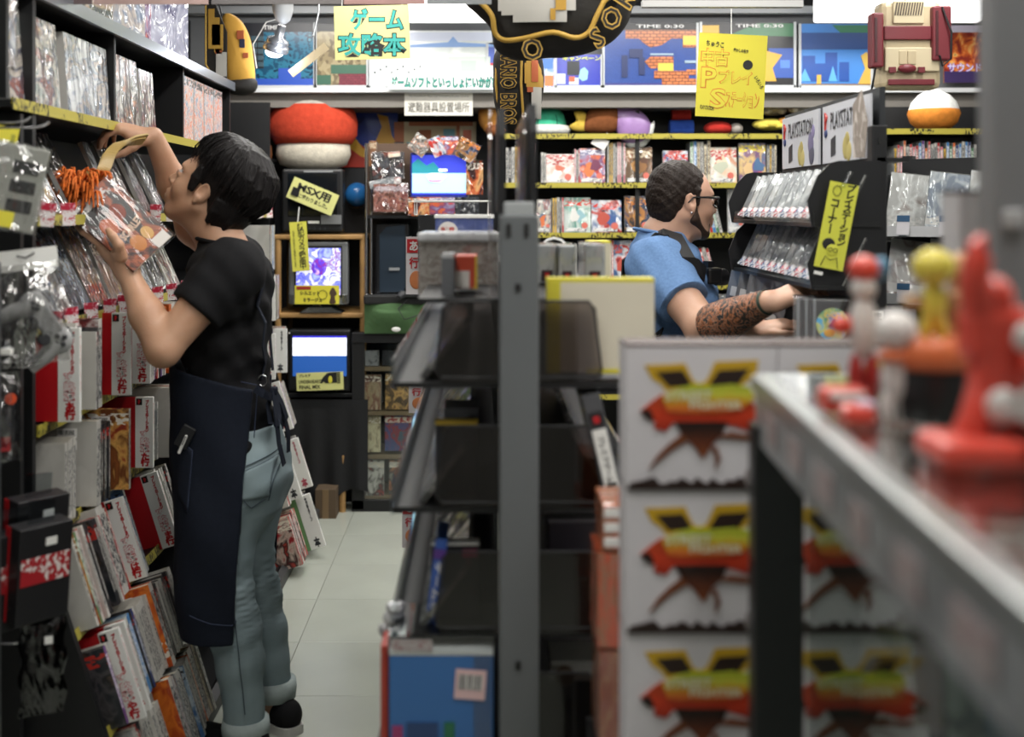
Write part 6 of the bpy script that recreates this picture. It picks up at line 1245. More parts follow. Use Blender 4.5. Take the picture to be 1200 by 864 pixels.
# pixel frame of the first box: x 733..911, y 405..573
def ex(x, y): return ((x-822)/178*BW, (573-y)/168*BH)
EMB = [('gold_wing', VY, [(755, 428), (803, 426), (812, 446), (820, 450), (828, 446), (838, 424), (889, 422), (886, 440), (868, 452), (858, 466), (786, 466), (774, 450), (764, 444)]),
       ('dark_wing', VD, [(768, 436), (800, 434), (812, 452), (784, 454)]), ('dark_wing', VD, [(842, 434), (878, 432), (864, 452), (830, 452)]),
       ('red_splash', VSPL, [(750, 482), (764, 470), (776, 462), (800, 474), (850, 474), (870, 466), (884, 474), (896, 480), (888, 492), (896, 498), (880, 506), (862, 500), (842, 496), (800, 494), (788, 496), (780, 506), (766, 502), (768, 494), (756, 490)]),
       ('dark_nose', VD, [(750, 482), (760, 478), (766, 488), (764, 494), (756, 490)]),
       ('tail', VLEG, [(790, 494), (852, 494), (846, 510), (834, 520), (824, 538), (812, 522), (800, 512)]),
       ('streak', VB, [(800, 508), (784, 520), (770, 534), (760, 550), (772, 540), (786, 528), (806, 516)]), ('streak', VB, [(840, 512), (860, 514), (884, 516), (896, 512), (880, 510), (856, 506)]), ('streak', VB, [(832, 522), (838, 534), (838, 550), (844, 538), (840, 524)]),
       ('gold_banner', VBAN, [(776, 466), (790, 456), (812, 450), (838, 452), (858, 450), (878, 454), (884, 466), (866, 480), (840, 484), (800, 484), (782, 482)]),
       ('skyline', VD, [(737, 573)]+[p for i in range(14) for p in ((737+i*12.2, 571-(4+7*((i*7) % 3)*.5)), (743+i*12.2, 570-(3+5*((i*5+1) % 4)*.5)))]+[(909, 573)]),
       ('grey_figure', M('figure_grey', '8a8280', .5), [(872, 568), (874, 552), (884, 540), (892, 528), (898, 544), (896, 568)])]
def emblem_box(name):
    o = MB().rbox((0, 0, BH/2), (BW-.001, .08, BH-.001), .0015).build(name, [BOXW])
    MB().box((0, 0, BH), (BW-.001, .081, .003)).build('brown_top', [BRN], o)
    for i, (nm, mt, pts) in enumerate(EMB): MB().prism([ex(*p) for p in pts], -.0408-.0004*(i+1), -.0395).build(nm, [mt], o)
    write(o, 'STREET', .03, VW, (*(lambda p: (p[0], -.0462, p[1]))(ex(806, 463)),), bold=.0008, fit=(.062, .013)); write(o, 'FIGHTER', .03, VW, (*(lambda p: (p[0], -.0462, p[1]))(ex(838, 474)),), bold=.0008, fit=(.07, .011))
    return o
proto = emblem_box('emblem_carton')
def copy_tree(o, parent=None):
    c = o.copy(); COL.objects.link(c); c.parent = parent
    for ch in o.children: copy_tree(ch, c)
    return c
ztop = ZZ(405, 1.6)
for col in range(2):  # second column: solid copies standing in for the stack's reflection in the glass
    for row in range(4):
        o = proto if (col == 0 and row == 0) else copy_tree(proto)
        o.location = (XX(822, 1.6)+col*BW, 1.64, ztop-(row+1)*BH)
        tag(o, f'white carton with gold V emblem, {["left stack", "stack standing in for a glass reflection"][col]}, {ORD[row]} from top', 'box', 'stacked white V emblem cartons')
bpy.data.objects['stock_table'].scale.z = (ztop-4*BH-.002)/.53
# ================================================================ right disc rack goods
for k, z in enumerate(RT):
    n_ = 12
    for i in range(n_):
        y = 2.90+i*.072
        art_ = GA[(i*5+k*2) % 6]
        disc_case(T(.835, y, z+.002) @ RY(25) @ RZ(-90+26), .125, .135, .011, GAL[(i*5+k*2) % 5], f'clear disc case on the {["upper", "second"][k]} tray of the right rack, {ordn(i)} from the near end', 'disc cases on the right rack', tagc=[TAGP, TAGR][(i+k) % 2])
for i in range(3):
    y = 3.70-i*.13; t = thing('controller_box', f'grey boxed pair of game controllers on the lower shelf, {ordn(i)} from the far end', 'box', T(.80, y, 1.128) @ RY(12) @ RZ(-60), 'grey controller boxes')
    MB().rbox((0, .02, .078), (.17, .05, .155), .002).build('carton', [PR('grey_carton_print', ['5a5b5d', '6c6d70', '4a4b4d'], 2, wrap=.4)], t)
    g = MB()
    for s in (-1, 1): g.ball((s*.024, 0, 0), (.016, .003, .012)); g.ball((s*.032, 0, -.014), (.009, .003, .014))
    g.box((0, 0, .002), (.04, .005, .016)); g.build('printed_controller', [M('print_pale', 'b4b5b6', .4)], t, T(.02, -.007, .045))
    MB().box((-.05, -.0065, .09), (.03, .003, .03)).build('white_square', [M('print_pale', 'b4b5b6', .4)], t)
t = thing('disc_box', 'stack of clear disc cases with a round blue picture disc in front', 'disc case', T(XX(966, 2.72), 2.74, 1.128) @ RZ(-14))
w, h = 62*2.72/F, 74*2.72/F
for k in range(5): MB().rbox((-w/2+.008+k*.009, .06, h/2), (.007, .12, h), .001).build('case', [[M('case_clear_grey', '8c8f92', .15), M('case_dark', '2a2b2e', .2)][k % 2]], t)
MB().rbox((.024, .03, h/2), (w*.62, .05, h), .002).build('front_case', [M('case_dark', '2a2b2e', .2)], t); MB().box((0, .05, h/2), (w+.006, .12, h+.006)).build('clear_shell', [JEW], t)
MB().lathe([(.037, 0), (.037, .002)], (.024, -.012, h*.62), 28, rot=RX(90).to_3x3()).build('picture_disc', [PR('disc_picture', ['3a78b8', '6ab0d8', 'c8c87a', '3f9a8a', 'd8a05a'], 2.4, rough=.2)], t); write(t, 'DQ', .03, M('disc_gold', 'd8c06a', .4), (.02, -.0155, h*.76), bold=.001, fit=(.03, .014)); MB().prism([(.012, h*.58), (.026, h*.72), (.042, h*.60)], -.0155, -.013).build('disc_mountain', [M('disc_blue', '2a4a8a', .4)], t); MB().ball((.016, -.0145, h*.48), (.012, .001, .009)).build('disc_fruit', [M('disc_orange', 'd8a04a', .4)], t)
# white picture panels along the top of the right rack
for i, (y0, y1, nm) in enumerate(((2.88, 3.28, 'white console advertising panel with bold dark capitals, nearer the post'), (3.32, 3.72, 'white console advertising panel with bold dark capitals, farther from the post'))):
    t = thing('picture_panel', nm, 'panel', T(.938, (y0+y1)/2, 1.604) @ RZ(-90)); w, h = y1-y0, .155
    MB().box((0, 0, h/2), (w, .006, h)).build('board', [M('panel_pale', 'bcbec4', .35)], t)
    write(t, 'PLAYSTATION', .05, M('panel_ink', '20222a', .4), (.01, -.0045, h*.72), bold=.0006, fit=(w*.66, h*.3)); MB().tube([(-w*.42, -.004, h*.58), (-w*.42, -.004, h*.88), (-w*.39, -.004, h*.8), (-w*.42, -.004, h*.72)], .005, 6).build('red_mark', [M('mark_red', 'b03a34', .4)], t); MB().ball((-w*.42, -.004, h*.52), (.014, .003, .012)).build('blue_mark', [M('mark_blue', '2c3a6a', .4)], t)
    MB().prism([(-w*.3, h*.1), (-w*.2, h*.14), (-w*.2, h*.46), (-w*.3, h*.4)], -.0045, -.003).build('dark_console', [M('panel_ink', '20222a', .4)], t)
    for (a, b, c, m_) in ((.02, .22, .028, 'a89a58'), (.08, .16, .024, 'b0a262'), (.05, .34, .02, '9a8c4c'), (.3, .4, .03, '6a6484'), (.32, .2, .028, '4a4a5c'), (.36, .62, .018, '7a7298')): MB().ball((w*a, -.003, h*b), (c, .002, c*1.1)).build('painted_shape', [M('paint_'+m_, m_, .5)], t)
t = thing('paper_leaflet', 'folded paper leaflet standing at the near end of the white panels', 'leaflet', T(.915, 2.89, 1.604) @ RZ(-50)); MB().prism([(-.02, 0), (.012, .0), (.02, .09), (.004, .165), (-.02, .13)], -.001, .001).build('sheet', [PR('leaflet_print', ['b4aaa0', '8a8078', 'c8c0b8'], 4)], t)
# third rack goods
for k, z in enumerate((1.42, 1.225)):
    for i in range(5):
        o = disc_case(MR3 @ T(-.25+.115*i, .045, z+.002) @ RX(-18) @ RZ(24), .13, .17, .013, GAL[(i*2+k*3+1) % 5], f'clear game case on the {["upper", "second"][k]} tray of the far right rack, {ordn(i)} from the left', 'clear cases on the far right rack', tagc=None)
    for i in range(3):
        o = price_card(MR3 @ T(-.24+.12*i+.04*(i == 2), -.02, z-.014) @ RX(-8), f'blue and white price card on the {["upper", "second"][k]} far right tray, {ordn(i)} from the left', 'price cards on the far right rack'); o.data.materials.clear(); o.data.materials.append(TAGP)
        for c in o.children:
            if 'header' in c.name: c.data.materials.clear(); c.data.materials.append(STRIP('blue_header', '3a5a7a', 'c8ccd0', 150, 120))
t = thing('category_divider', 'dark divider with a white ま square and a drawn controller', 'divider', T(XX(1048, 2.7), 2.72, 1.17)); w, h = 58*2.7/F, 42*2.7/F
MB().box((0, 0, h/2), (w, .004, h)).build('card', [M('divider_dark', '5c5d62', .4)], t); MB().box((-w*.28, -.003, h*.82), (w*.2, .002, h*.3)).build('white_square', [WHITE], t); write(t, 'ま', .02, INK, (-w*.28, -.0045, h*.82), bold=.0008, fit=(w*.14, h*.22)); MB().ball((-w*.26, -.003, h*.36), (w*.11, .002, h*.16)).build('drawn_controller', [M('print_pale', 'b4b5b6', .4)], t); MB().box((w*.2, -.003, h*.4), (w*.2, .002, h*.5)).build('barcode_panel', [MATS['barcode_print']], t)
ds = thing('divider_stand', 'black stand under the dark ま divider', 'stand', T(XX(1048, 2.7), 2.74, 0)); MB().box((0, .02, .584), (.12, .08, 1.167)).build('body', [RACKB], ds)
# ================================================================ showcase: toys on top, books inside
def on_case(px, py, Y): return T(XX(px, Y), Y, CTOP+.001)
TR = M('toy_red', 'd04434', .35, coat=.4); TRD = M('toy_dark_red', '9c2824', .4); TW = M('toy_white', 'd0ccc8', .4); TY = M('toy_yellow', 'd0c04a', .4); TB = M('toy_black', '161618', .35); TO = M('toy_orange', 'cc6a3c', .4); TBL = M('toy_blue', '34508a', .4); TSK = M('toy_tan', 'b8946a', .5)
Y = .95; t = thing('toy_robot', 'large coral red toy robot figure at the right of the glass counter', 'toy figure', T(XX(1165, Y), Y, CTOP+.001)); k = Y/F
def tz(py): return ZZ(py, Y)-CTOP-.001
def tx(px): return XX(px, Y)-XX(1165, Y)
b = MB()
b.rbox((tx(1168), 0, tz(440)), (.04, .035, .05), .008); b.ball((tx(1165), 0, tz(352)), (.016, .016, .02)); b.rbox((tx(1165), 0, tz(390)), (.052, .036, .042), .008)
for s, hip, knee, foot in ((-1, (1158, 455), (1138, 490), (1120, 555)), (1, (1180, 455), (1185, 500), (1178, 545))):
    b.tube([(tx(hip[0]), 0, tz(hip[1])), (tx(knee[0]), -.01, tz(knee[1])), (tx(foot[0]), -.0, tz(foot[1]))], [.016, .014, .017], 10)
b.tube([(tx(1150), 0, tz(378)), (tx(1132), -.015, tz(330)), (tx(1140), -.01, tz(300))], [.014, .012, .011], 10); b.tube([(tx(1182), 0, tz(378)), (tx(1200), -.01, tz(400)), (tx(1196), -.03, tz(430))], [.014, .013, .012], 10); b.prism([(tx(1128), tz(350)), (tx(1140), tz(285)), (tx(1150), tz(275)), (tx(1152), tz(340))], -.01, .01)
b.build('body', [TR], t)
MB().rbox((tx(1150), -.02, .012), (.10, .07, .022), .008).build('base_left', [TR], t); MB().rbox((tx(1195), -.02, .012), (.06, .07, .022), .008).build('base_right', [TR], t)
for (px, py, s) in ((1188, 392, .012), (1160, 470, .014), (1196, 470, .016)): MB().ball((tx(px), -.025, tz(py)), (s, .006, s)).build('white_joint', [TW], t)
MB().box((tx(1190), -.03, tz(478)), (.05, .01, .016), 0, RY(25).to_3x3()).build('white_blade', [TW], t)
Y = 1.13; t = thing('toy_pot', 'round black pot with an orange rim on the glass counter', 'pot', T(XX(1091, Y), Y, CTOP+.001)); k = Y/F
hz = ZZ(432, Y)-CTOP
MB().lathe([(.032, 0), (.036, .004), (.038, hz*.6), (.039, hz)], n=28).build('pot', [TB], t); MB().lathe([(.036, hz), (.041, hz+.004), (.040, hz+.022), (.034, hz+.028)], n=28).build('orange_rim', [TO], t)
def toy(px, base, Y, parts, label):
    t = thing('toy_figure', label, 'toy figure', T(XX(px, Y), Y, base), 'toy figures on the glass counter')
    for nm, mt, c, r in parts:
        MB().ball(c, r).build(nm, [mt], t)
    return t
pt = CTOP+hz+.028
toy(1094, pt, 1.13, (('head', TY, (0, 0, .068), (.020, .02, .018)), ('torso', TY, (0, 0, .032), (.012, .01, .024)), ('arm', TSK, (.018, 0, .04), (.012, .006, .006)), ('arm', TSK, (-.018, 0, .036), (.012, .006, .006)), ('leg', TY, (-.007, 0, .01), (.006, .006, .014)), ('leg', TY, (.007, 0, .01), (.006, .006, .014))), 'yellow headed toy figure standing on the orange rimmed pot')
toy(1124, pt, 1.16, (('head', TSK, (0, 0, .065), (.013, .013, .016)), ('torso', M('toy_brown', '8a6a44', .5), (0, 0, .03), (.014, .012, .03)), ('leg', TSK, (-.006, 0, .006), (.006, .006, .012)), ('leg', TSK, (.008, 0, .006), (.006, .006, .012)), ('cape', TBL, (.012, .012, .045), (.012, .005, .03))), 'brown toy figure with blue cape beside the yellow headed one')
toy(1050, CTOP+.001, 1.12, (('head', TW, (0, 0, .085), (.02, .02, .019)), ('torso', TW, (0, 0, .045), (.014, .012, .028)), ('leg', TW, (-.008, 0, .014), (.007, .007, .016)), ('leg', TW, (.008, 0, .014), (.007, .007, .016)), ('scarf', TO, (.0, -.004, .062), (.02, .014, .007))), 'white toy figure with orange scarf in front of the black pot')
t = toy(1012, CTOP+.001, 1.22, (('head', TW, (0, 0, .118), (.013, .013, .014)), ('hat', TR, (0, 0, .138), (.016, .016, .014)), ('torso', TW, (0, 0, .078), (.015, .012, .032)), ('arm', TR, (-.022, 0, .08), (.013, .008, .010)), ('arm', TR, (.022, 0, .074), (.013, .008, .010)), ('leg', TRD, (-.008, 0, .026), (.008, .008, .027)), ('leg', TRD, (.008, 0, .026), (.008, .008, .027)), ('blue_tuft', M('toy_sky', '5a8aa8', .4), (.02, .006, .138), (.008, .008, .012))), 'white toy figure with red hat and red arms at the left end of the counter')
t = thing('toy_car', 'small red and white toy block near the counter edge', 'toy', T(XX(984, 1.18), 1.17, CTOP+.001)); MB().rbox((0, 0, .013), (.045, .03, .024), .006).build('red_body', [TR], t); MB().rbox((0, -.012, .018), (.035, .014, .008), .003).build('white_window', [TW], t)
t = thing('toy_car', 'second small red toy block with pale top behind the first', 'toy', T(XX(1012, 1.08), 1.10, CTOP+.001)); MB().rbox((0, 0, .010), (.028, .03, .018), .006).build('red_body', [TR], t); MB().rbox((.008, -.0, .019), (.016, .02, .006), .002).build('pale_top', [M('toy_lilac', 'c8b8c8', .4)], t)
t = thing('figure_box', 'tall white toy box with red and gold print at the back of the counter', 'box', T(XX(1150, 1.28), 1.30, CTOP+.001)); h = ZZ(226, 1.28)-CTOP
MB().rbox((0, 0, h/2), (.052, .05, h), .002).build('carton', [M('toybox_white', 'c0bec0', .4)], t); MB().box((0, 0, h), (.053, .051, .004)).build('dark_top', [BRN], t)
MB().prism([(-.014, h*.45), (.026, h*.42), (.026, h*.62), (.012, h*.54)], -.028, -.0245).build('red_print', [VR], t); MB().ball((.018, -.026, h*.74), (.012, .002, .02)).build('gold_print', [VY], t); MB().prism([(-.01, h*.4), (.026, h*.34), (.026, h*.45)], -.0285, -.0245).build('dark_print', [VD], t)
# leaning cases inside the showcase
n = 0
Mi = T(.34, 1.46, 0) @ RZ(-3.6)
for k, (zz, ys) in enumerate(((.985, (-.34, -.40, -.46, -.52, -.58, -.64, -.70)), (.705, (-.36, -.42, -.48, -.54, -.60, -.66, -.74)))):
    for i, y in enumerate(ys):
        c_ = ['wrap_brown', 'wrap_silver', 'wrap_silver', 'wrap_black', 'wrap_red_art', 'wrap_brown', 'wrap_red_art'][(i+k) % 7]
        wrapped(Mi @ T(.16+.012*i, y, zz) @ RX(-8) @ RZ(-42), .15, .20, .018, MATS[c_], f'dim cased game on the {["upper", "lower"][k]} showcase shelf, {ordn(i)} from the post', 'cased games inside the showcase', 'cased_game', 'game case', False)
# ================================================================ people: smooth blended bodies
class SDF:
    def __init__(s, lo, hi, h, zc=None, hc=.012):
        s.ax = [np.arange(lo[i], hi[i], h, dtype=np.float64) for i in range(3)]
        if zc is not None: s.ax[2] = np.concatenate([np.arange(lo[2], zc, hc), np.arange(zc, hi[2], h)])
        s.f = np.full([len(a) for a in s.ax], .5, np.float32)
    def reg(s, lo, hi):
        sl = []
        for i in range(3):
            a = int(np.searchsorted(s.ax[i], lo[i])); b = int(np.searchsorted(s.ax[i], hi[i])); sl.append(slice(a, max(b, a)))
        g = np.meshgrid(*[s.ax[i][sl[i]] for i in range(3)], indexing='ij', sparse=True)
        return tuple(sl), g
    def comb(s, sl, d, k, op='add'):
        v = s.f[sl]
        if v.size == 0: return
        d = d.astype(np.float32)
        if op == 'add':
            if k > 0: h = np.maximum(k-np.abs(v-d), 0)/k; r = np.minimum(v, d)-h*h*k*.25
            else: r = np.minimum(v, d)
        else:
            d = -d
            if k > 0: h = np.maximum(k-np.abs(v-d), 0)/k; r = np.maximum(v, d)+h*h*k*.25
            else: r = np.maximum(v, d)
        s.f[sl] = r
    def cap(s, a, b, r1, r2=None, k=.02, op='add', clip=None):
        r2 = r1 if r2 is None else r2; a = np.array(a, float); b = np.array(b, float); m = max(r1, r2)+k+.012
        sl, (x, y, z) = s.reg(np.minimum(a, b)-m, np.maximum(a, b)+m)
        e = b-a; L = max(float(e @ e), 1e-9)
        t = np.clip(((x-a[0])*e[0]+(y-a[1])*e[1]+(z-a[2])*e[2])/L, 0, 1)
        d = np.sqrt((x-a[0]-t*e[0])**2+(y-a[1]-t*e[1])**2+(z-a[2]-t*e[2])**2)-(r1+t*(r2-r1))
        if clip is not None: p, v = clip; d = np.maximum(d, (x-p[0])*v[0]+(y-p[1])*v[1]+(z-p[2])*v[2])
        s.comb(sl, d, k, op); return s
    def chain(s, pts, rs, k=.02):
        for i in range(len(pts)-1): s.cap(pts[i], pts[i+1], rs[i], rs[i+1], k)
        return s
    def ell(s, c, r, Rm=None, k=.02, op='add'):
        c = np.array(c, float); Rm = np.eye(3) if Rm is None else np.array(Rm, float); m = max(r)+k+.012
        sl, (x, y, z) = s.reg(c-m, c+m)
        X, Y, Z = x-c[0], y-c[1], z-c[2]
        q = [X*Rm[0, i]+Y*Rm[1, i]+Z*Rm[2, i] for i in range(3)]
        k0 = np.sqrt((q[0]/r[0])**2+(q[1]/r[1])**2+(q[2]/r[2])**2); k1 = np.sqrt((q[0]/r[0]**2)**2+(q[1]/r[1]**2)**2+(q[2]/r[2]**2)**2)+1e-9
        s.comb(sl, k0*(k0-1)/k1, k, op); return s
    def secs(s, L, k=.02, wr=None, power=2.0):
        L = sorted(L); zs = np.array([q[0] for q in L]); A = np.array([q[1:] for q in L], float)
        mx = A[:, 2].max()+.05; my = A[:, 3].max()+.05
        sl, (x, y, z) = s.reg((A[:, 0].min()-mx, A[:, 1].min()-my, zs[0]-.05), (A[:, 0].max()+mx, A[:, 1].max()+my, zs[-1]+.05))
        zz = np.clip(z, zs[0], zs[-1]); cx, cy, rx, ry = [np.interp(zz, zs, A[:, i]) for i in range(4)]
        q = (np.abs((x-cx)/rx)**power+np.abs((y-cy)/ry)**power)**(1/power)
        d = (q-1)*np.minimum(rx, ry); dz = np.maximum(zs[0]-z, z-zs[-1])
        if wr is not None: d = d+wr(x, y, z)
        s.comb(sl, np.maximum(d, dz), k); return s
    def cut(s, fn):
        sl, (x, y, z) = s.reg([a[0]-1 for a in s.ax], [a[-1]+1 for a in s.ax]); s.f = np.maximum(s.f, fn(x, y, z).astype(np.float32)); return s
    def add(s, fn):
        sl, (x, y, z) = s.reg([a[0]-1 for a in s.ax], [a[-1]+1 for a in s.ax]); s.f = s.f+fn(x, y, z).astype(np.float32); return s
    def mesh(s, name, mats):
        f = s.f; ins = f < 0; n = f.shape
        cnt = np.zeros([v-1 for v in n], np.int8)
        for i in (0, 1):
            for j in (0, 1):
                for k in (0, 1): cnt += ins[i:n[0]-1+i, j:n[1]-1+j, k:n[2]-1+k]
        act = np.argwhere((cnt > 0) & (cnt < 8)); idm = np.full(cnt.shape, -1, np.int32); idm[tuple(act.T)] = np.arange(len(act))
        C8 = np.array([(i, j, k) for i in (0, 1) for j in (0, 1) for k in (0, 1)])
        val = np.stack([f[act[:, 0]+c[0], act[:, 1]+c[1], act[:, 2]+c[2]] for c in C8], 1)
        acc = np.zeros((len(act), 3)); num = np.zeros(len(act))
        for a in range(8):
            for b in range(a+1, 8):
                if np.abs(C8[a]-C8[b]).sum() != 1: continue
                va, vb = val[:, a], val[:, b]; m = (va < 0) != (vb < 0); t = np.where(m, va/(va-vb+1e-12), 0)
                p = C8[a]+t[:, None]*(C8[b]-C8[a]); acc[m] += p[m]; num[m] += 1
        p = act+acc/num[:, None]; co = np.stack([np.interp(p[:, i], np.arange(len(s.ax[i])), s.ax[i]) for i in range(3)], 1)
        quads = []
        for ax in range(3):
            o = [q for q in range(3) if q != ax]
            A = np.moveaxis(ins, ax, 0); B = A[:-1] != A[1:]; e = np.argwhere(B)   # (ax, o0, o1)
            e = e[(e[:, 1] > 0) & (e[:, 2] > 0) & (e[:, 1] < n[o[0]]-1) & (e[:, 2] < n[o[1]]-1)]
            inside0 = A[e[:, 0], e[:, 1], e[:, 2]]
            def g(d0, d1):
                ix = [None]*3; ix[ax] = e[:, 0]; ix[o[0]] = e[:, 1]+d0; ix[o[1]] = e[:, 2]+d1; return idm[ix[0], ix[1], ix[2]]
            q = np.stack([g(-1, -1), g(0, -1), g(0, 0), g(-1, 0)], 1); fl = inside0 if ax != 1 else ~inside0
            q[~fl] = q[~fl][:, ::-1]; quads.append(q)
        Q = np.concatenate(quads); Q = Q[(Q >= 0).all(1)]
        me = bpy.data.meshes.new(name); me.vertices.add(len(co)); me.vertices.foreach_set('co', co.astype(np.float32).ravel())
        me.loops.add(len(Q)*4); me.loops.foreach_set('vertex_index', Q.astype(np.int32).ravel()); me.polygons.add(len(Q))
        me.polygons.foreach_set('loop_start', np.arange(0, len(Q)*4, 4, dtype=np.int32)); me.update(calc_edges=True); me.validate()
        me.polygons.foreach_set('use_smooth', np.ones(len(me.polygons), bool))
        for m in mats if isinstance(mats, list) else [mats]: me.materials.append(m)
        return me
    def build(s, name, mats, parent, smooth=1):
        o = link(name, s.mesh(name, mats), parent)
        if smooth:
            md = o.modifiers.new('smooth', 'SMOOTH'); md.factor = .5; md.iterations = smooth
        return o
def frame_of(yaw_dir, pitch, turn):
    """head axes: columns forward, left, up.  yaw_dir +1 faces +x, -1 faces -x; turn rotates away from the lens"""
    c, s_ = math.cos(R(pitch)), math.sin(R(pitch)); ct, st_ = math.cos(R(turn)), math.sin(R(turn))
    f = Vector((yaw_dir*c*ct, c*st_, s_)); u = Vector((-yaw_dir*s_*ct, -s_*st_, c)); l = u.cross(f)
    return Matrix((f, l, u)).transposed()
class Head:
    def __init__(s, c, Rm, sc): s.c = Vector(c); s.R = Rm; s.s = sc
    def p(s, x, y, z): return s.c+s.R @ (Vector((x, y, z))*s.s)
    def e(s, S, c, r, k=.012, op='add', rot=None): S.ell(s.p(*c), [v*s.s for v in r], s.R if rot is None else s.R @ rot, k, op)
    def cp(s, S, a, b, r1, r2, k=.012): S.cap(s.p(*a), s.p(*b), r1*s.s, r2*s.s, k)
    def skull(s, S):
        s.e(S, (-.012, 0, .036), (.098, .074, .086)); s.e(S, (.030, 0, .0), (.062, .062, .085), .03)
        s.e(S, (.036, 0, -.052), (.050, .050, .062), .03); s.e(S, (.070, 0, -.098), (.022, .024, .019), .03)
        for q in (-1, 1):
            s.e(S, (.058, q*.036, -.030), (.030, .024, .028), .025); s.cp(S, (.0, q*.058, -.045), (.06, q*.026, -.095), .016, .015, .025)
        s.e(S, (.082, 0, .026), (.016, .046, .012), .02)
        for q in (-1, 1): s.e(S, (.094, q*.032, .004), (.016, .018, .010), .012, 'sub')
        s.cp(S, (.088, 0, .014), (.110, 0, -.026), .008, .0115, .010)
        for q in (-1, 1): s.e(S, (.099, q*.012, -.032), (.011, .008, .008), .006)
        s.e(S, (.092, 0, -.062), (.014, .028, .022), .014)
        s.e(S, (.100, 0, -.0555), (.009, .021, .0055), .005); s.e(S, (.097, 0, -.0685), (.0095, .018, .0065), .005); s.e(S, (.108, 0, -.0618), (.010, .022, .0016), .003, 'sub')
        for q in (-1, 1):
            s.e(S, (.084, q*.031, .001), (.013, .015, .009), .006)
            er = Matrix.Rotation(R(-14), 3, 'Y') @ Matrix.Rotation(R(q*20), 3, 'Z')
            s.e(S, (-.006, q*.077, -.004), (.019, .008, .032), .006, 'add', er); s.e(S, (-.002, q*.084, .002), (.010, .006, .018), .004, 'sub', er); s.cp(S, (-.004, q*.080, -.022), (.004, q*.078, -.034), .006, .006, .006)
    def eyes(s, par):
        for q in (-1, 1):
            MB().ball(s.p(.0845, q*.031, .002), .0125*s.s).build('eye', [M('eye_white', 'c9c2bc', .2)], par); MB().ball(s.p(.0935, q*.031, .001), .0055*s.s).build('iris', [M('iris_dark', '1c1410', .15)], par)
            MB().tube([s.p(.090, q*.016, .019), s.p(.094, q*.030, .025), s.p(.084, q*.046, .021)], [.0035*s.s, .004*s.s, .002*s.s], 6).build('eyebrow', [HAIR], par)
            MB().tube([s.p(.0955, q*.020, .006), s.p(.0985, q*.031, .0085), s.p(.089, q*.043, .006)], .0016*s.s, 6).build('eyelid', [SKIN], par)
def hand(S, w, d, n, t, curl=(.3, .35, .3), sc=1.0, spread=.05, thumb=(.75, .5, -.35), tcurl=.3, k=.010):
    w, d, n, t = Vector(w), Vector(d).normalized(), Vector(n), Vector(t); n = (n-d*n.dot(d)).normalized(); tt = d.cross(n); t = tt if tt.dot(t) > 0 else -tt
    q = lambda a, b, c: w+(d*a+t*b+n*c)*sc
    for lat, L, r in ((.027, .088, .0125), (.009, .092, .0125), (-.009, .088, .012), (-.025, .079, .011)): S.cap(q(.012, lat*.55, -.002), q(L, lat, .0), .014*sc, r*sc, .016)
    S.cap(q(.02, .018, -.012), q(.06, .032, -.010), .013*sc, .010*sc, .016); S.cap(q(.02, -.02, -.01), q(.07, -.024, -.006), .012*sc, .010*sc, .016)
    for i, (lat, L, ln, r) in enumerate(((.028, .090, .072, .0088), (.0095, .095, .080, .009), (-.0095, .090, .074, .0086), (-.027, .080, .058, .0076))):
        a = 0; p = q(L, lat, 0); dd = d+t*(lat*spread/.03)
        dd.normalize(); 
        for j, fr in enumerate((.45, .31, .24)):
            a += curl[j]*(1+.08*i); v = dd*math.cos(a)-n*math.sin(a); p2 = p+v*ln*fr*sc; r1 = r*(1-.1*j); S.cap(p, p2, r1*sc, r1*.9*sc, k*.5); p = p2
    v = (d*thumb[0]+t*thumb[1]+n*thumb[2]).normalized(); p = q(.022, .026, -.008); p2 = p+v*.036*sc; S.cap(p, p2, .0125*sc, .0105*sc, k)
    v2 = (v+d*tcurl-n*tcurl*.4).normalized(); p3 = p2+v2*.030*sc; S.cap(p2, p3, .0105*sc, .0095*sc, k*.5); v3 = (v2+d*tcurl).normalized(); p4 = p3+v3*.022*sc; S.cap(p3, p4, .0095*sc, .0075*sc, k*.4)
    return p4
def SK(name, col, col2):
    m, nt, b = nt_new(name); tc = nt.nodes.new('ShaderNodeTexCoord'); nz = nt.nodes.new('ShaderNodeTexNoise'); nz.inputs['Scale'].default_value = 14; nz.inputs['Detail'].default_value = 5
    nt.links.new(tc.outputs['Object'], nz.inputs['Vector']); rp = ramp_const(nt, [col2, col], 'LINEAR', .35, .65); nt.links.new(nz.outputs['Fac'], rp.inputs[0]); nt.links.new(rp.outputs[0], b.inputs['Base Color'])
    b.inputs['Roughness'].default_value = .5; b.inputs['Subsurface Weight'].default_value = .12; b.inputs['Subsurface Radius'].default_value = (.012, .005, .003); b.inputs['Subsurface Scale'].default_value = 1
    n2 = nt.nodes.new('ShaderNodeTexNoise'); n2.inputs['Scale'].default_value = 220; nt.links.new(tc.outputs['Object'], n2.inputs['Vector']); bp = nt.nodes.new('ShaderNodeBump'); bp.inputs['Strength'].default_value = .08; bp.inputs['Distance'].default_value = .004; nt.links.new(n2.outputs['Fac'], bp.inputs['Height']); nt.links.new(bp.outputs[0], b.inputs['Normal'])
    return m
SKIN = SK('skin_warm', 'c49a7e', 'b58668'); SKIN2 = SK('skin_light', 'c9a189', 'b88a72')
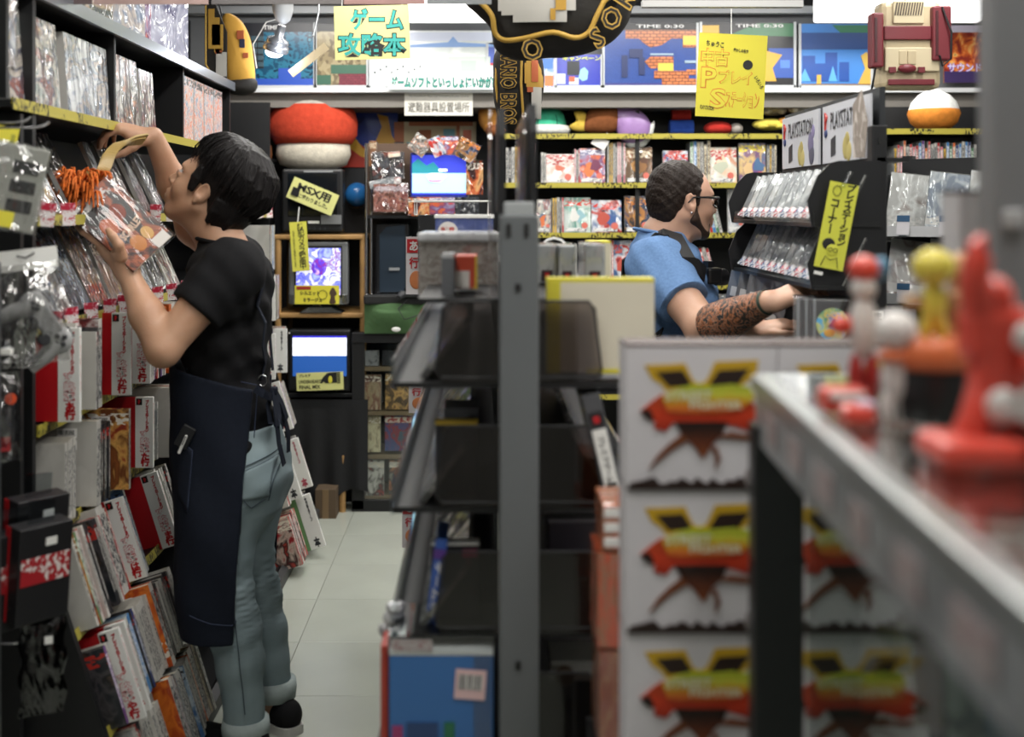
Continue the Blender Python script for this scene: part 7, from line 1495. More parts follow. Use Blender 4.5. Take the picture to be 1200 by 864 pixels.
def HAIRM(name, col, tip, sc=(260, 260, 18)):
    m, nt, b = nt_new(name); tc = nt.nodes.new('ShaderNodeTexCoord'); mp = nt.nodes.new('ShaderNodeMapping'); mp.inputs['Scale'].default_value = sc; nt.links.new(tc.outputs['Object'], mp.inputs[0])
    nz = nt.nodes.new('ShaderNodeTexNoise'); nz.inputs['Scale'].default_value = 1; nt.links.new(mp.outputs[0], nz.inputs['Vector']); rp = ramp_const(nt, [col, tip], 'LINEAR', .35, .7); nt.links.new(nz.outputs['Fac'], rp.inputs[0]); nt.links.new(rp.outputs[0], b.inputs['Base Color'])
    bp = nt.nodes.new('ShaderNodeBump'); bp.inputs['Strength'].default_value = .35; bp.inputs['Distance'].default_value = .006; nt.links.new(nz.outputs['Fac'], bp.inputs['Height']); nt.links.new(bp.outputs[0], b.inputs['Normal']); b.inputs['Roughness'].default_value = .5; b.inputs['Specular IOR Level'].default_value = .18
    return m
HAIR = HAIRM('black_hair', '0c0b0c', '1e1b1b'); HAIR2 = HAIRM('dark_brown_hair', '120e0c', '2c231e', (240, 240, 240))
def CLOTH(name, col, noise=.12, nscale=60, bump=.25, bscale=400, rough=.85, fade=None):
    m, nt, b = nt_new(name); tc = nt.nodes.new('ShaderNodeTexCoord'); nz = nt.nodes.new('ShaderNodeTexNoise'); nz.inputs['Scale'].default_value = nscale; nz.inputs['Detail'].default_value = 6; nt.links.new(tc.outputs['Object'], nz.inputs['Vector'])
    c = hx(col); f = hx(fade) if fade else tuple(min(1, v*(1+noise*1.6)) for v in c); rp = ramp_const(nt, [tuple(v*(1-noise) for v in c), f], 'LINEAR', .35, .68); nt.links.new(nz.outputs['Fac'], rp.inputs[0]); nt.links.new(rp.outputs[0], b.inputs['Base Color'])
    n2 = nt.nodes.new('ShaderNodeTexNoise'); n2.inputs['Scale'].default_value = bscale; nt.links.new(tc.outputs['Object'], n2.inputs['Vector']); bp = nt.nodes.new('ShaderNodeBump'); bp.inputs['Strength'].default_value = bump; bp.inputs['Distance'].default_value = .003; nt.links.new(n2.outputs['Fac'], bp.inputs['Height']); nt.links.new(bp.outputs[0], b.inputs['Normal'])
    b.inputs['Roughness'].default_value = rough; b.inputs['Specular IOR Level'].default_value = .2; return m
BLKT = CLOTH('black_cotton', '131315'); NAVY = CLOTH('navy_denim', '151a25', .15, 90); JEAN = CLOTH('washed_denim', '6f8087', .12, 7, .3, 500, fade='8b9b9f'); JEANC = CLOTH('denim_inside', '98a3a2', .08, 60); BLUET = CLOTH('heather_blue', '56769f', .10, 120, fade='6a8ab6'); STITCH = M('denim_stitch', '3f4c55', .8)
def L3(*a): return Vector(P(*a))
# ---------------------------------------------------------------- customer on the left
man = thing('person', 'person in black t-shirt, navy apron and pale jeans reaching up to the shelf', 'person', T(0, 0, 0))
YM = 3.32
H1 = Head((-.752, 3.33, 1.530), frame_of(-1, 30, 7), 1.06)
S = SDF((-1.16, 2.96, 0), (-.45, 3.66, 1.74), .0036, 1.02, .012)
H1.skull(S)
S.cap(H1.p(-.022, 0, -.05), (-.715, YM, 1.375), .060, .064, .03); S.cap(H1.p(.03, 0, -.075), (-.735, YM, 1.37), .035, .04, .03)
cx = lambda px: (px-565)/424
TOR = [(.78, cx(272), YM, .10, .15), (.90, cx(266), YM, .105, .145), (1.0, cx(264), YM, .10, .14), (1.11, cx(263), YM, .105, .15), (1.23, cx(266), YM, .108, .165), (1.32, cx(268), YM, .098, .17), (1.37, cx(268), YM, .07, .12)]
S.secs(TOR, .03)
shN, elN, wrN = L3(266, 318, 3.14), L3(191, 410, 3.06), L3(149, 318, 3.13)
S.chain([shN, elN], [.060, .043], .03); S.cap(elN, (elN*.55+wrN*.45), .043, .044, .02); S.cap((elN*.55+wrN*.45), wrN, .042, .026, .02)
shF, elF, wrF = L3(276, 308, 3.49), L3(226, 268, 3.54), L3(180, 160, 3.40)
S.chain([shF, elF, elF*.5+wrF*.5, wrF], [.058, .044, .042, .027], .03)
pk = L3(124, 290, 3.125)
S.cap(wrN, pk, .026, .024, .02); S.cap(wrN+Vector((.0, .02, .01)), pk+Vector((.006, .03, .016)), .022, .020, .02); S.cap(wrN, L3(138, 296, 3.09), .022, .018, .02)
S.chain([L3(122, 289, 3.112), L3(108, 279, 3.108), L3(98, 272, 3.112), L3(91, 266, 3.122)], [.012, .0098, .0092, .0078], .006)
for i_, (oy, ox) in enumerate(((.034, 3), (.058, 7), (.078, 12))): S.chain([L3(126+ox, 286-ox*.3, 3.125+oy*.6), L3(112+ox, 272-ox*.5, 3.13+oy), L3(101+ox, 262-ox*.5, 3.135+oy), L3(95+ox, 256-ox*.4, 3.13+oy)], [.012, .0095, .009, .0075], .006)
S.chain([L3(142, 300, 3.085), L3(139, 287, 3.062), L3(132, 277, 3.058), L3(127, 270, 3.066)], [.016, .0125, .0108, .0085], .008)
hand(S, wrF, (-.86, -.25, .22), (.2, -.25, .95), (0, -1, 0), (.62, .55, .35), 1.05, thumb=(.62, .35, -.75), tcurl=.3)
for lg, toe in (([L3(286, 565, 3.24), L3(264, 640, 3.235), L3(267, 705, 3.23), L3(288, 852, 3.22)], (-.74, 3.27, .035)), ([L3(302, 565, 3.40), L3(291, 640, 3.41), L3(302, 700, 3.41), L3(321, 826, 3.41)], (-.66, 3.48, .035))):
    S.chain(lg, [.072, .056, .050, .036], .02); an = lg[-1]; S.cap(an, (an.x-.005, an.y, .06), .036, .036, .02); S.cap((an.x, an.y, .05), toe, .035, .028, .02)
S.build('body', [SKIN], man)
H1.eyes(man)
# hair: cap plus locks
S = SDF((-.95, 3.15, 1.36), (-.52, 3.52, 1.78), .003)
H1.e(S, (-.028, 0, .052), (.104, .088, .092), .01)
H1.e(S, (-.07, 0, .0), (.062, .076, .07), .03); H1.e(S, (-.062, 0, -.035), (.050, .066, .05), .03)
rh = random.Random(3)
def lock(h, az, el, length, r0, lift, fall):
    """a lock that starts on the crown and follows the skull outwards and down"""
    pts = []; n_ = 6
    for i in range(n_):
        u = i/(n_-1); e_ = math.radians(82-(82-el)*u*length); rad = 1.0+lift*math.sin(math.pi*min(1, u*.8+.1))
        a_ = az+fall*u
        pts.append(h.p(-.026+.106*rad*math.cos(e_)*math.cos(a_), .089*rad*math.cos(e_)*math.sin(a_), .048+.096*rad*math.sin(e_)))
    rs = [r0*(1-.8*(i/(n_-1))**1.5) for i in range(n_)]
    return pts, rs
for i in range(560):
    az = rh.uniform(-math.pi, math.pi); fr = math.cos(az)
    el = 30-88*max(0, -fr)-20*(1-abs(fr))
    if abs(az) < 1.15: el = rh.uniform(14, 30)
    elif abs(az) < 1.8: el = rh.uniform(2, 20)
    pts, rs = lock(H1, az, el+rh.uniform(-8, 8), rh.uniform(.85, 1.05), rh.uniform(.0045, .0085), rh.uniform(.08, .25), rh.uniform(-.22, .22))
    S.chain(pts, rs, .003)
for q in (-1, 1):
    for i in range(14): S.chain([H1.p(.012+.0016*i, q*.078, .05), H1.p(.018+.0016*i, q*.080, .022), H1.p(.020+.0014*i, q*.077, -.004-.016*rh.random())], [.007, .005, .0015], .004)
    for i in range(12): S.chain([H1.p(-.05-.004*i, q*(.082-.002*i), .0), H1.p(-.048-.005*i, q*(.080-.003*i), -.03), H1.p(-.044-.004*i, q*(.074-.003*i), -.062-.012*rh.random())], [.008, .007, .002], .005)
for i in range(16): S.chain([H1.p(-.10, .06*(i/7.5-1), .0), H1.p(-.098, .055*(i/7.5-1), -.04), H1.p(-.085, .048*(i/7.5-1), -.078-.012*rh.random())], [.009, .008, .002], .006)
S.build('hair', [HAIR], man)
lb = MB()
for i in range(620):
    az = rh.uniform(-math.pi, math.pi); fr = math.cos(az); el = 26-88*max(0, -fr)-22*(1-abs(fr))
    if abs(az) < 1.15: el = rh.uniform(8, 26)
    elif abs(az) < 1.8: el = rh.uniform(-6, 18)
    pts, rs = lock(H1, az, el+rh.uniform(-14, 6), 1.0, rh.uniform(.0022, .0036), rh.uniform(.12, .30), rh.uniform(-.3, .3)); lb.tube(pts, [max(r_, .0004) for r_ in rs], 4)
lb.build('hair_strands', [HAIR], man)['kind'] = 'stuff'
# t-shirt
WR1 = lambda x, y, z: .004*np.sin(z*46+x*30+np.sin(y*17)*2)+.003*np.sin(z*85-x*52+y*20)
S = SDF((-.88, 3.02, .78), (-.48, 3.64, 1.45), .005)
S.secs([(.815, cx(279), YM, .118, .168), (.90, cx(272), YM, .115, .162), (1.0, cx(266), YM, .113, .158), (1.11, cx(263), YM, .116, .165), (1.23, cx(266), YM, .121, .178), (1.32, cx(268), YM, .112, .182), (1.372, cx(266), YM, .085, .13), (1.392, cx(262), YM, .072, .085)], .02, WR1)
hemN = shN*.50+elN*.50
dN = (elN-shN).normalized(); dF = (elF-shF).normalized()
S.cap(shN+Vector((.008, .025, .0)), hemN+dN*.06, .090, .066, .035, clip=(hemN, dN)); S.cap(shF, shF*.4+elF*.6, .088, .066, .035, clip=(shF*.5+elF*.5, dF))
S.add(lambda x, y, z: .003*np.sin(x*70+z*40)*np.sin(y*50+z*25))
sh_ = S.build('tshirt', [BLKT], man, 2)
MB().tube([H1.p(0, 0, 0)*0+Vector((cx(261)+.074*math.cos(a), YM+.082*math.sin(a), 1.388-.012*math.cos(a))) for a in [i*math.pi/12 for i in range(24)]], .006, 8, closed=True).build('collar', [BLKT], man)
# jeans
wrk = lambda x, y, z: np.exp(-((z-.43)/.12)**2)*(.0022*np.sin(z*150+x*55*np.sin(z*9)+y*40)*np.sin(x*38+y*55+z*12)+.002*np.sin(z*88-x*80+y*30))+.003*np.exp(-((z-.72)/.08)**2)*np.sin(z*70-x*70+y*20)+.0012*np.sin(z*48+y*40-x*33)
S = SDF((-.86, 3.08, .05), (-.46, 3.58, .90), .0048)
S.secs([(.57, cx(282), YM, .045, .10), (.66, cx(290), YM, .098, .150), (.75, cx(287), YM, .118, .160), (.83, cx(282), YM, .118, .155), (.885, cx(278), YM, .112, .150)], .02)
S.ell((cx(300), 3.25, .745), (.082, .08, .09), None, .03); S.ell((cx(301), 3.40, .745), (.082, .08, .09), None, .03)
LEGN = [L3(288, 560, 3.235), L3(263, 640, 3.235), L3(266, 700, 3.23), L3(275, 738, 3.225), L3(281, 775, 3.22), L3(288, 862, 3.22)]
LEGF = [L3(304, 560, 3.40), L3(290, 640, 3.41), L3(300, 695, 3.41), L3(308, 738, 3.41), L3(314, 770, 3.41), L3(321, 812, 3.41)]
S.chain(LEGN, [.090, .074, .069, .068, .060, .053], .03); S.chain(LEGF, [.086, .070, .068, .066, .058, .051], .02)
S.add(wrk)
zn, zf = LEGN[-1].z+.012, LEGF[-1].z+.004
S.cut(lambda x, y, z: np.where(y < 3.315, zn-z, zf-z)+0*x)
jm = S.build('jeans', [JEAN], man, 1)
for nm, leg, r in (('cuff', LEGN, .062), ('cuff', LEGF, .062)):
    c = leg[-1]; zz = c.z+(.012 if leg is LEGN else .004)
    MB().lathe([(.040, zz-.014), (r, zz-.016), (r+.003, zz+.012), (r, zz+.036), (.045, zz+.036)], (c.x, c.y, 0), 26).build('cuff', [JEANC], man)
from mathutils.bvhtree import BVHTree
def bvh_of(o):
    dg = bpy.context.evaluated_depsgraph_get(); return BVHTree.FromObject(o, dg)
def drape(tree, pts, off, dirv=Vector((0, 1, 0))):
    """points of a flat x,z drawing laid onto a surface from its camera side"""
    out = []
    for p in pts:
        h = tree.ray_cast(Vector((p[0], 2.6, p[1])), dirv); q = h[0] if h[0] is not None else Vector((p[0], 3.2, p[1])); out.append(q-dirv*off+(h[1]*off*.3 if h[1] is not None else Vector()))
    return out
def seg(pts, n):
    o = []
    for i in range(len(pts)-1):
        for k in range(n): o.append(tuple(Vector(pts[i]).lerp(Vector(pts[i+1]), k/n)))
    return o+[tuple(pts[-1])]
dx_ = lambda px, py, Y=3.15: (XX(px, Y), ZZ(py, Y))
bpy.context.view_layer.update(); jt = bvh_of(jm)
def grid_patch(tree, quad, nm, mt, off=.003, n=10, par=None):
    a, b, c, d = [Vector(q) for q in quad]; pts = [tuple(a.lerp(b, i/n).lerp(d.lerp(c, i/n), j/n)) for j in range(n+1) for i in range(n+1)]
    q3 = drape(tree, pts, off); m = MB(); m.add(q3, [(j*(n+1)+i, j*(n+1)+i+1, (j+1)*(n+1)+i+1, (j+1)*(n+1)+i) for j in range(n) for i in range(n)], 0, True)
    o = m.build(nm, [mt], par or man); s_ = o.modifiers.new('thick', 'SOLIDIFY'); s_.thickness = .003; s_.offset = 0; return o
grid_patch(jt, [dx_(287, 552), dx_(319, 540), dx_(313, 584), dx_(284, 586)], 'back_pocket', JEAN, .003)
for pl_ in ([(287, 552), (319, 540)], [(287, 547), (320, 535)], [(287, 552), (284, 582), (294, 596), (313, 584), (319, 540)], [(270, 690), (279, 760), (286, 840)], [(322, 550), (312, 590)]):
    MB().tube(drape(jt, seg([dx_(*p) for p in pl_], 8), .0035), .0016, 6).build('seam', [STITCH], man)
# apron: a wrapped sheet round the front, open at the back
S = SDF((-.90, 3.08, .28), (-.55, 3.58, 1.12), .0048)
S.secs([(.30, cx(268), YM, .118, .205), (.45, cx(266), YM, .128, .21), (.62, cx(264), YM, .134, .21), (.80, cx(263), YM, .138, .205), (.95, cx(262), YM, .136, .192), (1.06, cx(262), YM, .137, .180), (1.11, cx(262), YM, .137, .185)], 0, lambda x, y, z: .0035*np.sin(y*26+z*9)+.002*np.sin(z*22+x*30), 2.6)
shell = S.f.copy(); S.f = np.maximum(shell, -(shell+.011))
S.cut(lambda x, y, z: (x-np.interp(z, [.3, .48, .8, 1.05], [-.655, -.645, -.625, -.606]))+0*y)
S.cut(lambda x, y, z: z-(1.058-.28*np.clip(x+.82, 0, .3))+.03*0*y)
S.cut(lambda x, y, z: (.335+.0*x+np.clip(-x-.80, 0, .1)*.9-z)+0*y)
ap = S.build('apron', [NAVY], man, 2)
bpy.context.view_layer.update(); at_ = bvh_of(ap)
dA = lambda px, py: (XX(px, 3.14), ZZ(py, 3.14))
grid_patch(at_, [dA(209, 515), dA(227, 527), dA(223, 598), dA(208, 575)], 'apron_pocket', NAVY, .004)
for pl_ in ([(209, 515), (227, 527), (223, 598), (208, 574)], [(297, 458), (290, 560), (284, 650), (277, 728)], [(225, 718), (250, 727), (277, 731)], [(212, 436), (240, 443), (270, 450), (296, 455)]):
    MB().tube(drape(at_, seg([dA(*p) for p in pl_], 8), .003), .0014, 6).build('apron_stitch', [M('navy_stitch', '2e3850', .8)], man)
ph = MB().rbox((0, 0, 0), (.036, .009, .06), .003).build('pocket_phone', [BLACK], man, Matrix.Translation(L3(217, 512, 3.125)) @ RY(28))
pe = MB().tube([(0, 0, -.025), (0, 0, .025)], .004, 8).build('pocket_pen', [WHITE], man, Matrix.Translation(L3(214, 521, 3.115)) @ RY(24)); MB().tube([(0, -.006, .0), (0, -.006, .024)], .0016, 6).build('pen_clip', [CHROME], pe)
# apron straps, ring, bow
def ribbon(pts, w, up, mt, nm, th=.003, par=None):
    pts = [Vector(p) for p in pts]; m = MB(); vs = []
    for i, p in enumerate(pts):
        tg = (pts[min(i+1, len(pts)-1)]-pts[max(i-1, 0)]).normalized(); u = Vector(up[i] if isinstance(up, list) else up); sd = (u-tg*u.dot(tg)).normalized(); nn = tg.cross(sd)
        for a, b in ((-1, -1), (1, -1), (1, 1), (-1, 1)): vs.append(p+sd*w/2*a+nn*th/2*b)
    fs = []
    for i in range(len(pts)-1):
        for k in range(4): fs.append((i*4+k, i*4+(k+1) % 4, (i+1)*4+(k+1) % 4, (i+1)*4+k))
    m.add(vs, fs+[(0, 1, 2, 3), tuple(range(len(vs)-4, len(vs)))], 0, False); return m.build(nm, [mt], par or man)
bpy.context.view_layer.update(); st_ = bvh_of(sh_)
def wrapx(px, py, y, off=.006):
    """point on the t-shirt back, reached from behind the person"""
    z = ZZ(py, 3.3); h = st_.ray_cast(Vector((-.2, y, z)), Vector((-1, 0, 0))); q = h[0] if h[0] is not None else Vector((cx(px), y, z)); return q+Vector((off, 0, 0))
def ontop(x, y, off=.006):
    h = st_.ray_cast(Vector((x, y, 1.7)), Vector((0, 0, -1))); return (h[0] if h[0] is not None else Vector((x, y, 1.35)))+Vector((0, 0, off))
def onside(px, py, off=.007):
    q = drape(st_, [(XX(px, 3.15), ZZ(py, 3.15))], off)[0]; return q
sp = [onside(px, py) for px, py in ((297, 452), (301, 430), (305, 405), (308, 380))]+[wrapx(0, py, y) for py, y in ((355, 3.20), (330, 3.215), (308, 3.225), (296, 3.235))]+[ontop(cx(a), y) for a, y in ((290, 3.235), (275, 3.23), (262, 3.225))]+[Vector((cx(232), 3.225, 1.32))]
ribbon(sp, .026, Vector((0, 1, 0)), NAVY, 'apron_strap')
sp2 = [wrapx(0, py, y) for py, y in ((440, 3.40), (400, 3.41), (355, 3.42), (320, 3.42), (298, 3.41))]+[ontop(cx(a), 3.41) for a in (288, 272, 258)]
ribbon(sp2, .026, Vector((0, 1, 0)), NAVY, 'apron_strap')
rc = onside(297, 453, .012); MB().tube([rc+Vector((.012*math.cos(a), 0, .015*math.sin(a))) for a in [i*math.pi/8 for i in range(16)]], .0022, 6, closed=True).build('strap_ring', [CHROME], man)
bk = lambda px, py, Y: L3(px, py, Y)
ribbon([bk(299, 455, 3.17), bk(309, 462, 3.18), bk(318, 466, 3.22), bk(321, 462, 3.30)], .022, Vector((0, 0, 1)), NAVY, 'waist_tie')
def loop(c, pts, nm): ribbon([bk(*p) for p in pts], .024, Vector((.2, 1, .1)), NAVY, nm)
loop(0, [(320, 456, 3.24), (314, 476, 3.22), (317, 496, 3.20), (326, 503, 3.21), (327, 485, 3.24), (322, 460, 3.26)], 'bow_loop'); loop(0, [(321, 456, 3.27), (330, 472, 3.29), (336, 490, 3.30), (332, 500, 3.30), (325, 480, 3.28), (321, 460, 3.27)], 'bow_loop')
loop(0, [(321, 458, 3.24), (324, 490, 3.21), (327, 520, 3.20), (333, 545, 3.21)], 'bow_tail'); loop(0, [(322, 458, 3.28), (331, 480, 3.30), (338, 508, 3.31), (338, 530, 3.31)], 'bow_tail')
MB().rbox(bk(321, 458, 3.25), (.02, .03, .022), .006).build('bow_knot', [NAVY], man)
MB().grid(lambda u, v: L3(318+9*u-3*v, 565+97*v-4*u, 3.50-.02*v), 6, 12).build('apron_far_hem', [NAVY], man)
# slip-on shoes
SHOE = CLOTH('black_canvas', '141416', .1, 80); SOLE = M('rubber_white', 'b9b8b4', .6)
for (c, yaw, lift) in ((Vector((-.640, 3.22, 0)), -28, 0), (Vector((-.575, 3.40, 0)), -42, 8)):
    mw = T(c.x, c.y, .002) @ RZ(yaw)
    S = SDF((-.22, -.06, -.005), (.09, .06, .12), .004)
    S.cap((.035, 0, .045), (-.15, 0, .030), .038, .034, .02); S.cap((.03, 0, .055), (-.02, 0, .060), .036, .036, .02); S.ell((-.14, 0, .028), (.055, .044, .028), None, .02); S.cut(lambda x, y, z: .012-z+0*x+0*y); S.cap((.0, 0, .10), (-.01, 0, .09), .036, .034, .006, 'sub')
    o = link('shoe', S.mesh('shoe', [SHOE]), man, mw)
    out = smooth_loop([(.075, 0), (.06, .035), (-.02, .040), (-.12, .046), (-.185, .02), (-.19, -.015), (-.13, -.046), (-.02, -.040), (.06, -.035)], 4)
    MB().prism(out, 0, .024, plane='xy').build('sole', [SOLE], o)
# ---------------------------------------------------------------- what he holds
bkc = [L3(80, 247, 3.09), L3(128, 205, 3.16), L3(198, 277, 3.16), L3(158, 318, 3.09)]
u_ = (bkc[1]-bkc[0]); v_ = (bkc[3]-bkc[0]); nrm = u_.cross(v_).normalized(); nrm = nrm if nrm.y < 0 else -nrm
ex_, ez_ = u_.normalized(), -v_.normalized(); ez_ = (ez_-ex_*ez_.dot(ex_)).normalized(); ey_ = -nrm; ey_ = (ey_-ex_*ey_.dot(ex_)-ez_*ey_.dot(ez_)).normalized()
if ex_.cross(ey_).dot(ez_) < 0: ex_ = -ex_
bw, bh = u_.length, v_.length; ctr = sum(bkc, Vector())/4
mwb = Matrix.Translation(ctr) @ Matrix((ex_, ey_, ez_)).transposed().to_4x4()
CVH = PR('held_cover', ['14100f', '1c1412', '5a2818', 'b05a34', '241816', '17120f', '120f0f'], 3.0, title=(.84, .95, 'd8d4d0', None), rough=.3)
hb = thing('guide_book', 'wrapped guide book with orange character art held tilted in the customer left hand', 'book', mwb)
MB().rbox((0, .006, 0), (bw, .012, bh), .001).build('cover', [CVH], hb)
MB().box((0, .006, 0), (bw*.99, .010, bh*1.004)).build('page_block', [PAPER], hb)
write(hb, '公式ガイド', .03, M('print_white', 'd8d4d0', .4), (-.0, -.0012, bh*.36), bold=.0008, fit=(bw*.7, .016)); write(hb, 'SCARLET', .03, M('print_cream', 'd8b8a0', .4), (.01, -.0012, -bh*.12), bold=.0012, fit=(bw*.55, .022), rot=RY(-8))
MB().box((bw*.28, -.002, -bh*.44), (.045, .002, .03)).build('price_sticker', [M('sticker_pale', 'cfc9c2', .4)], hb); MB().box((0, .006, 0), (bw+.010, .015, bh+.010)).build('plastic_sleeve', [FILM('held_film', 'f6f6f6', .0, .28, 8, ior=1.35)], hb)
for (a, b, c_, m_) in ((-.2, .05, .022, 'b8603c'), (.12, .12, .02, '8a3a24'), (-.05, -.3, .02, 'c9803c'), (.2, -.28, .016, 'd8a860'), (-.25, -.12, .016, '6a6a78')): MB().ball((bw*a, -.0002, bh*b), (c_, .0008, c_*1.2)).build('printed_figure', [M('held_'+m_, m_, .4)], hb)
# the orange fringe duster in his raised hand
dm = thing('hand_duster', 'orange fringe hand duster with beige handle held above the seventh tier', 'duster', T(0, 0, 0)); Yd = 3.16
BEI = M('beige_plastic', 'b59a5e', .35)
hp = [L3(170, 163, 3.31), L3(150, 166, 3.27), L3(138, 171, 3.235), L3(128, 182, 3.20), L3(122, 197, 3.18), L3(114, 205, 3.17), L3(100, 208, 3.16)]
hp = [Vector(p) for p in hp]
def spl(pts, sub=5):
    o = []
    for i in range(len(pts)-1):
        p0, p1, p2, p3 = pts[max(i-1, 0)], pts[i], pts[i+1], pts[min(i+2, len(pts)-1)]
        for s in range(sub):
            u = s/sub; o.append(.5*((2*p1)+(p2-p0)*u+(2*p0-5*p1+4*p2-p3)*u*u+(3*p1-p0-3*p2+p3)*u**3))
    return o+[pts[-1]]
for off in (-.011, .011): ribbon([p+Vector((off*.35, 0, off*.45)) for p in spl(hp)], .030, Vector((.85, .5, .35)), BEI, 'handle_strip', .005, dm)
core = L3(92, 219, 3.16)
MB().ball(core, (.055, .035, .028)).build('pad', [M('duster_core', '9a4a18', .9)], dm)
TH = M('orange_yarn', 'c8641c', .85, noise=.25, nscale=60); rq = random.Random(11); yb = MB()
for i in range(260):
    a = rq.uniform(0, 2*math.pi); u = rq.uniform(-1, 1); p0 = core+Vector((.056*u, .03*math.sin(a), .022*math.cos(a)))
    d0 = Vector((u*.5+rq.uniform(-.3, .3), math.sin(a)*.8-.25, math.cos(a)*.6+rq.uniform(-.1, .3))).normalized(); L_ = rq.uniform(.035, .058)
    yb.tube([p0, p0+d0*L_*.45+Vector((0, 0, .004)), p0+d0*L_*.8+Vector((0, 0, -.012)), p0+d0*L_*.95+Vector((0, 0, -.030))], [.0036, .0034, .003, .002], 5)
yo = yb.build('yarn_fringe', [TH], dm); yo['kind'] = 'stuff'
# ---------------------------------------------------------------- bearded man at the right rack
SKIN_, HAIR_ = SKIN, HAIR; SKIN, HAIR = SKIN2, HAIR2
m2 = thing('person', 'person with dark beard and glasses in blue t-shirt browsing the right rack', 'person', T(0, 0, 0))
Y2 = 3.72; s2 = F/Y2; c2 = lambda px: (px-565)/s2
H2 = Head((c2(800), Y2, ZZ(236, Y2)), frame_of(1, -2, 14), .95)
S = SDF((.34, 2.86, 0), (1.06, 4.02, 1.70), .0038, 1.04, .013)
H2.skull(S); S.cap(H2.p(-.03, 0, -.05), (c2(776), Y2, 1.40), .056, .064, .03); S.cap(H2.p(.02, 0, -.08), (c2(785), Y2, 1.38), .04, .05, .03)
S.secs([(.85, c2(795), Y2, .10, .16), (1.0, c2(795), Y2, .105, .155), (1.13, c2(795), Y2, .11, .16), (1.26, c2(788), Y2, .11, .175), (1.34, c2(780), Y2, .09, .175), (1.38, c2(776), Y2, .07, .12)], .03)
sA, eA, wA = L3(770, 314, 3.54), L3(826, 386, 3.34), L3(900, 354, 3.08)
S.chain([sA, eA, eA*.6+wA*.4, wA], [.064, .050, .047, .030], .03)
sB, eB, wB = L3(785, 310, 3.90), L3(846, 400, 3.60), L3(884, 386, 3.26)
S.chain([sB, eB, wB], [.062, .046, .029], .03)
hand(S, wA, (.86, -.22, .36), (-.3, -.4, .85), (.2, .9, .3), (.45, .5, .45), 1.0, thumb=(.7, .5, -.5))
hand(S, wB, (.92, -.25, .16), (-.1, -.2, .95), (0, -1, -.2), (.18, .25, .2), 1.0, thumb=(.85, .5, .1))
for y in (3.62, 3.82): S.chain([(c2(795), y, .86), (c2(790), y, .48), (c2(785), y, .10)], [.085, .055, .04], .03); S.cap((c2(785), y, .05), (c2(785)+.15, y, .035), .035, .028, .02)
S.build('body', [SKIN2], m2); H2.eyes(m2)
S = SDF((.42, 3.54, 1.30), (.76, 3.90, 1.68), .0035)
H2.e(S, (-.022, 0, .047), (.098, .082, .088), .01); H2.e(S, (-.062, 0, .0), (.058, .070, .066), .03); H2.e(S, (-.062, 0, -.045), (.036, .056, .05), .03)
q1 = H2.p(.052, 0, 0); fv = H2.R @ Vector((1, 0, .35)); fv.normalize(); q1b = H2.p(.062, 0, .055)
S.cut(lambda x, y, z: ((x-q1b.x)*fv.x+(y-q1b.y)*fv.y+(z-q1b.z)*fv.z))
for q in (-1, 1): H2.e(S, (.035, q*.085, -.02), (.045, .03, .055), .008, 'sub'); H2.e(S, (-.002, q*.09, -.01), (.024, .03, .034), .006, 'sub')
for q in (-1, 1): H2.cp(S, (.022, q*.074, .035), (.020, q*.072, -.012), .009, .006, .006)
S.add(lambda x, y, z: .0022*np.sin(x*330+3*np.sin(z*60))*np.sin(y*310)*np.sin(z*340)+.0016*np.sin(x*150+y*90)*np.sin(z*170-y*60))
S.build('hair', [HAIR2], m2)
S = SDF((.52, 3.58, 1.28), (.76, 3.90, 1.52), .003)      # short beard: jaw line, chin and lip
for q in (-1, 1):
    H2.cp(S, (.012, q*.066, -.012), (.014, q*.060, -.055), .010, .016, .01); H2.cp(S, (.014, q*.058, -.055), (.062, q*.026, -.100), .018, .019, .012); H2.cp(S, (.088, q*.024, -.054), (.102, q*.004, -.046), .0055, .006, .004); H2.cp(S, (.086, q*.024, -.056), (.074, q*.024, -.09), .006, .010, .006)
H2.cp(S, (.072, -.01, -.104), (.072, .01, -.104), .021, .021, .012)
BRD = HAIRM('beard_hair', '1a1412', '4a3a31', (320, 320, 320)); S.build('beard', [BRD], m2)
gl = MB(); fr = [H2.p(.108, q, z) for q, z in ((.052, .016), (.05, -.010), (.03, -.018), (.014, -.010), (.012, .014))]
for q in (-1, 1):
    g = MB(); lp = [H2.p(.112-.010*abs(a-.031)/.02, q*a, z) for a, z in ((.054, .018), (.053, -.008), (.04, -.018), (.022, -.017), (.011, -.006), (.010, .018))]
    g.tube(lp, .0028, 6, closed=True); g.tube([H2.p(.102, q*.056, .014), H2.p(.05, q*.079, .014), H2.p(.0, q*.083, .012), H2.p(-.016, q*.082, -.006)], [.004, .0035, .003, .002], 6)
    if q > 0: g.tube([H2.p(.112, -.011, .010), H2.p(.115, 0, .013), H2.p(.112, .011, .010)], .0026, 6)
    g.build('glasses_frame', [M('glossy_black', '0e0e10', .15)], m2); l_ = MB(); l_.add(lp, [tuple(range(6))]); l_.build('lens', [CLEAR], m2)
MB().ball(H2.p(-.004, -.083, -.037), .0035).build('ear_stud', [CHROME], m2)
S = SDF((.32, 3.30, .80), (.90, 4.05, 1.47), .005)
S.secs([(.82, c2(797), Y2, .122, .178), (1.0, c2(797), Y2, .124, .172), (1.13, c2(797), Y2, .128, .178), (1.26, c2(788), Y2, .126, .19), (1.34, c2(780), Y2, .106, .190), (1.385, c2(775), Y2, .085, .13), (1.41, c2(773), Y2, .074, .088)], .02, lambda x, y, z: .004*np.sin(z*40+x*55+y*12)+.003*np.sin(z*70-x*60))
hemA = sA*.42+eA*.58; dA2 = (eA-sA).normalized()
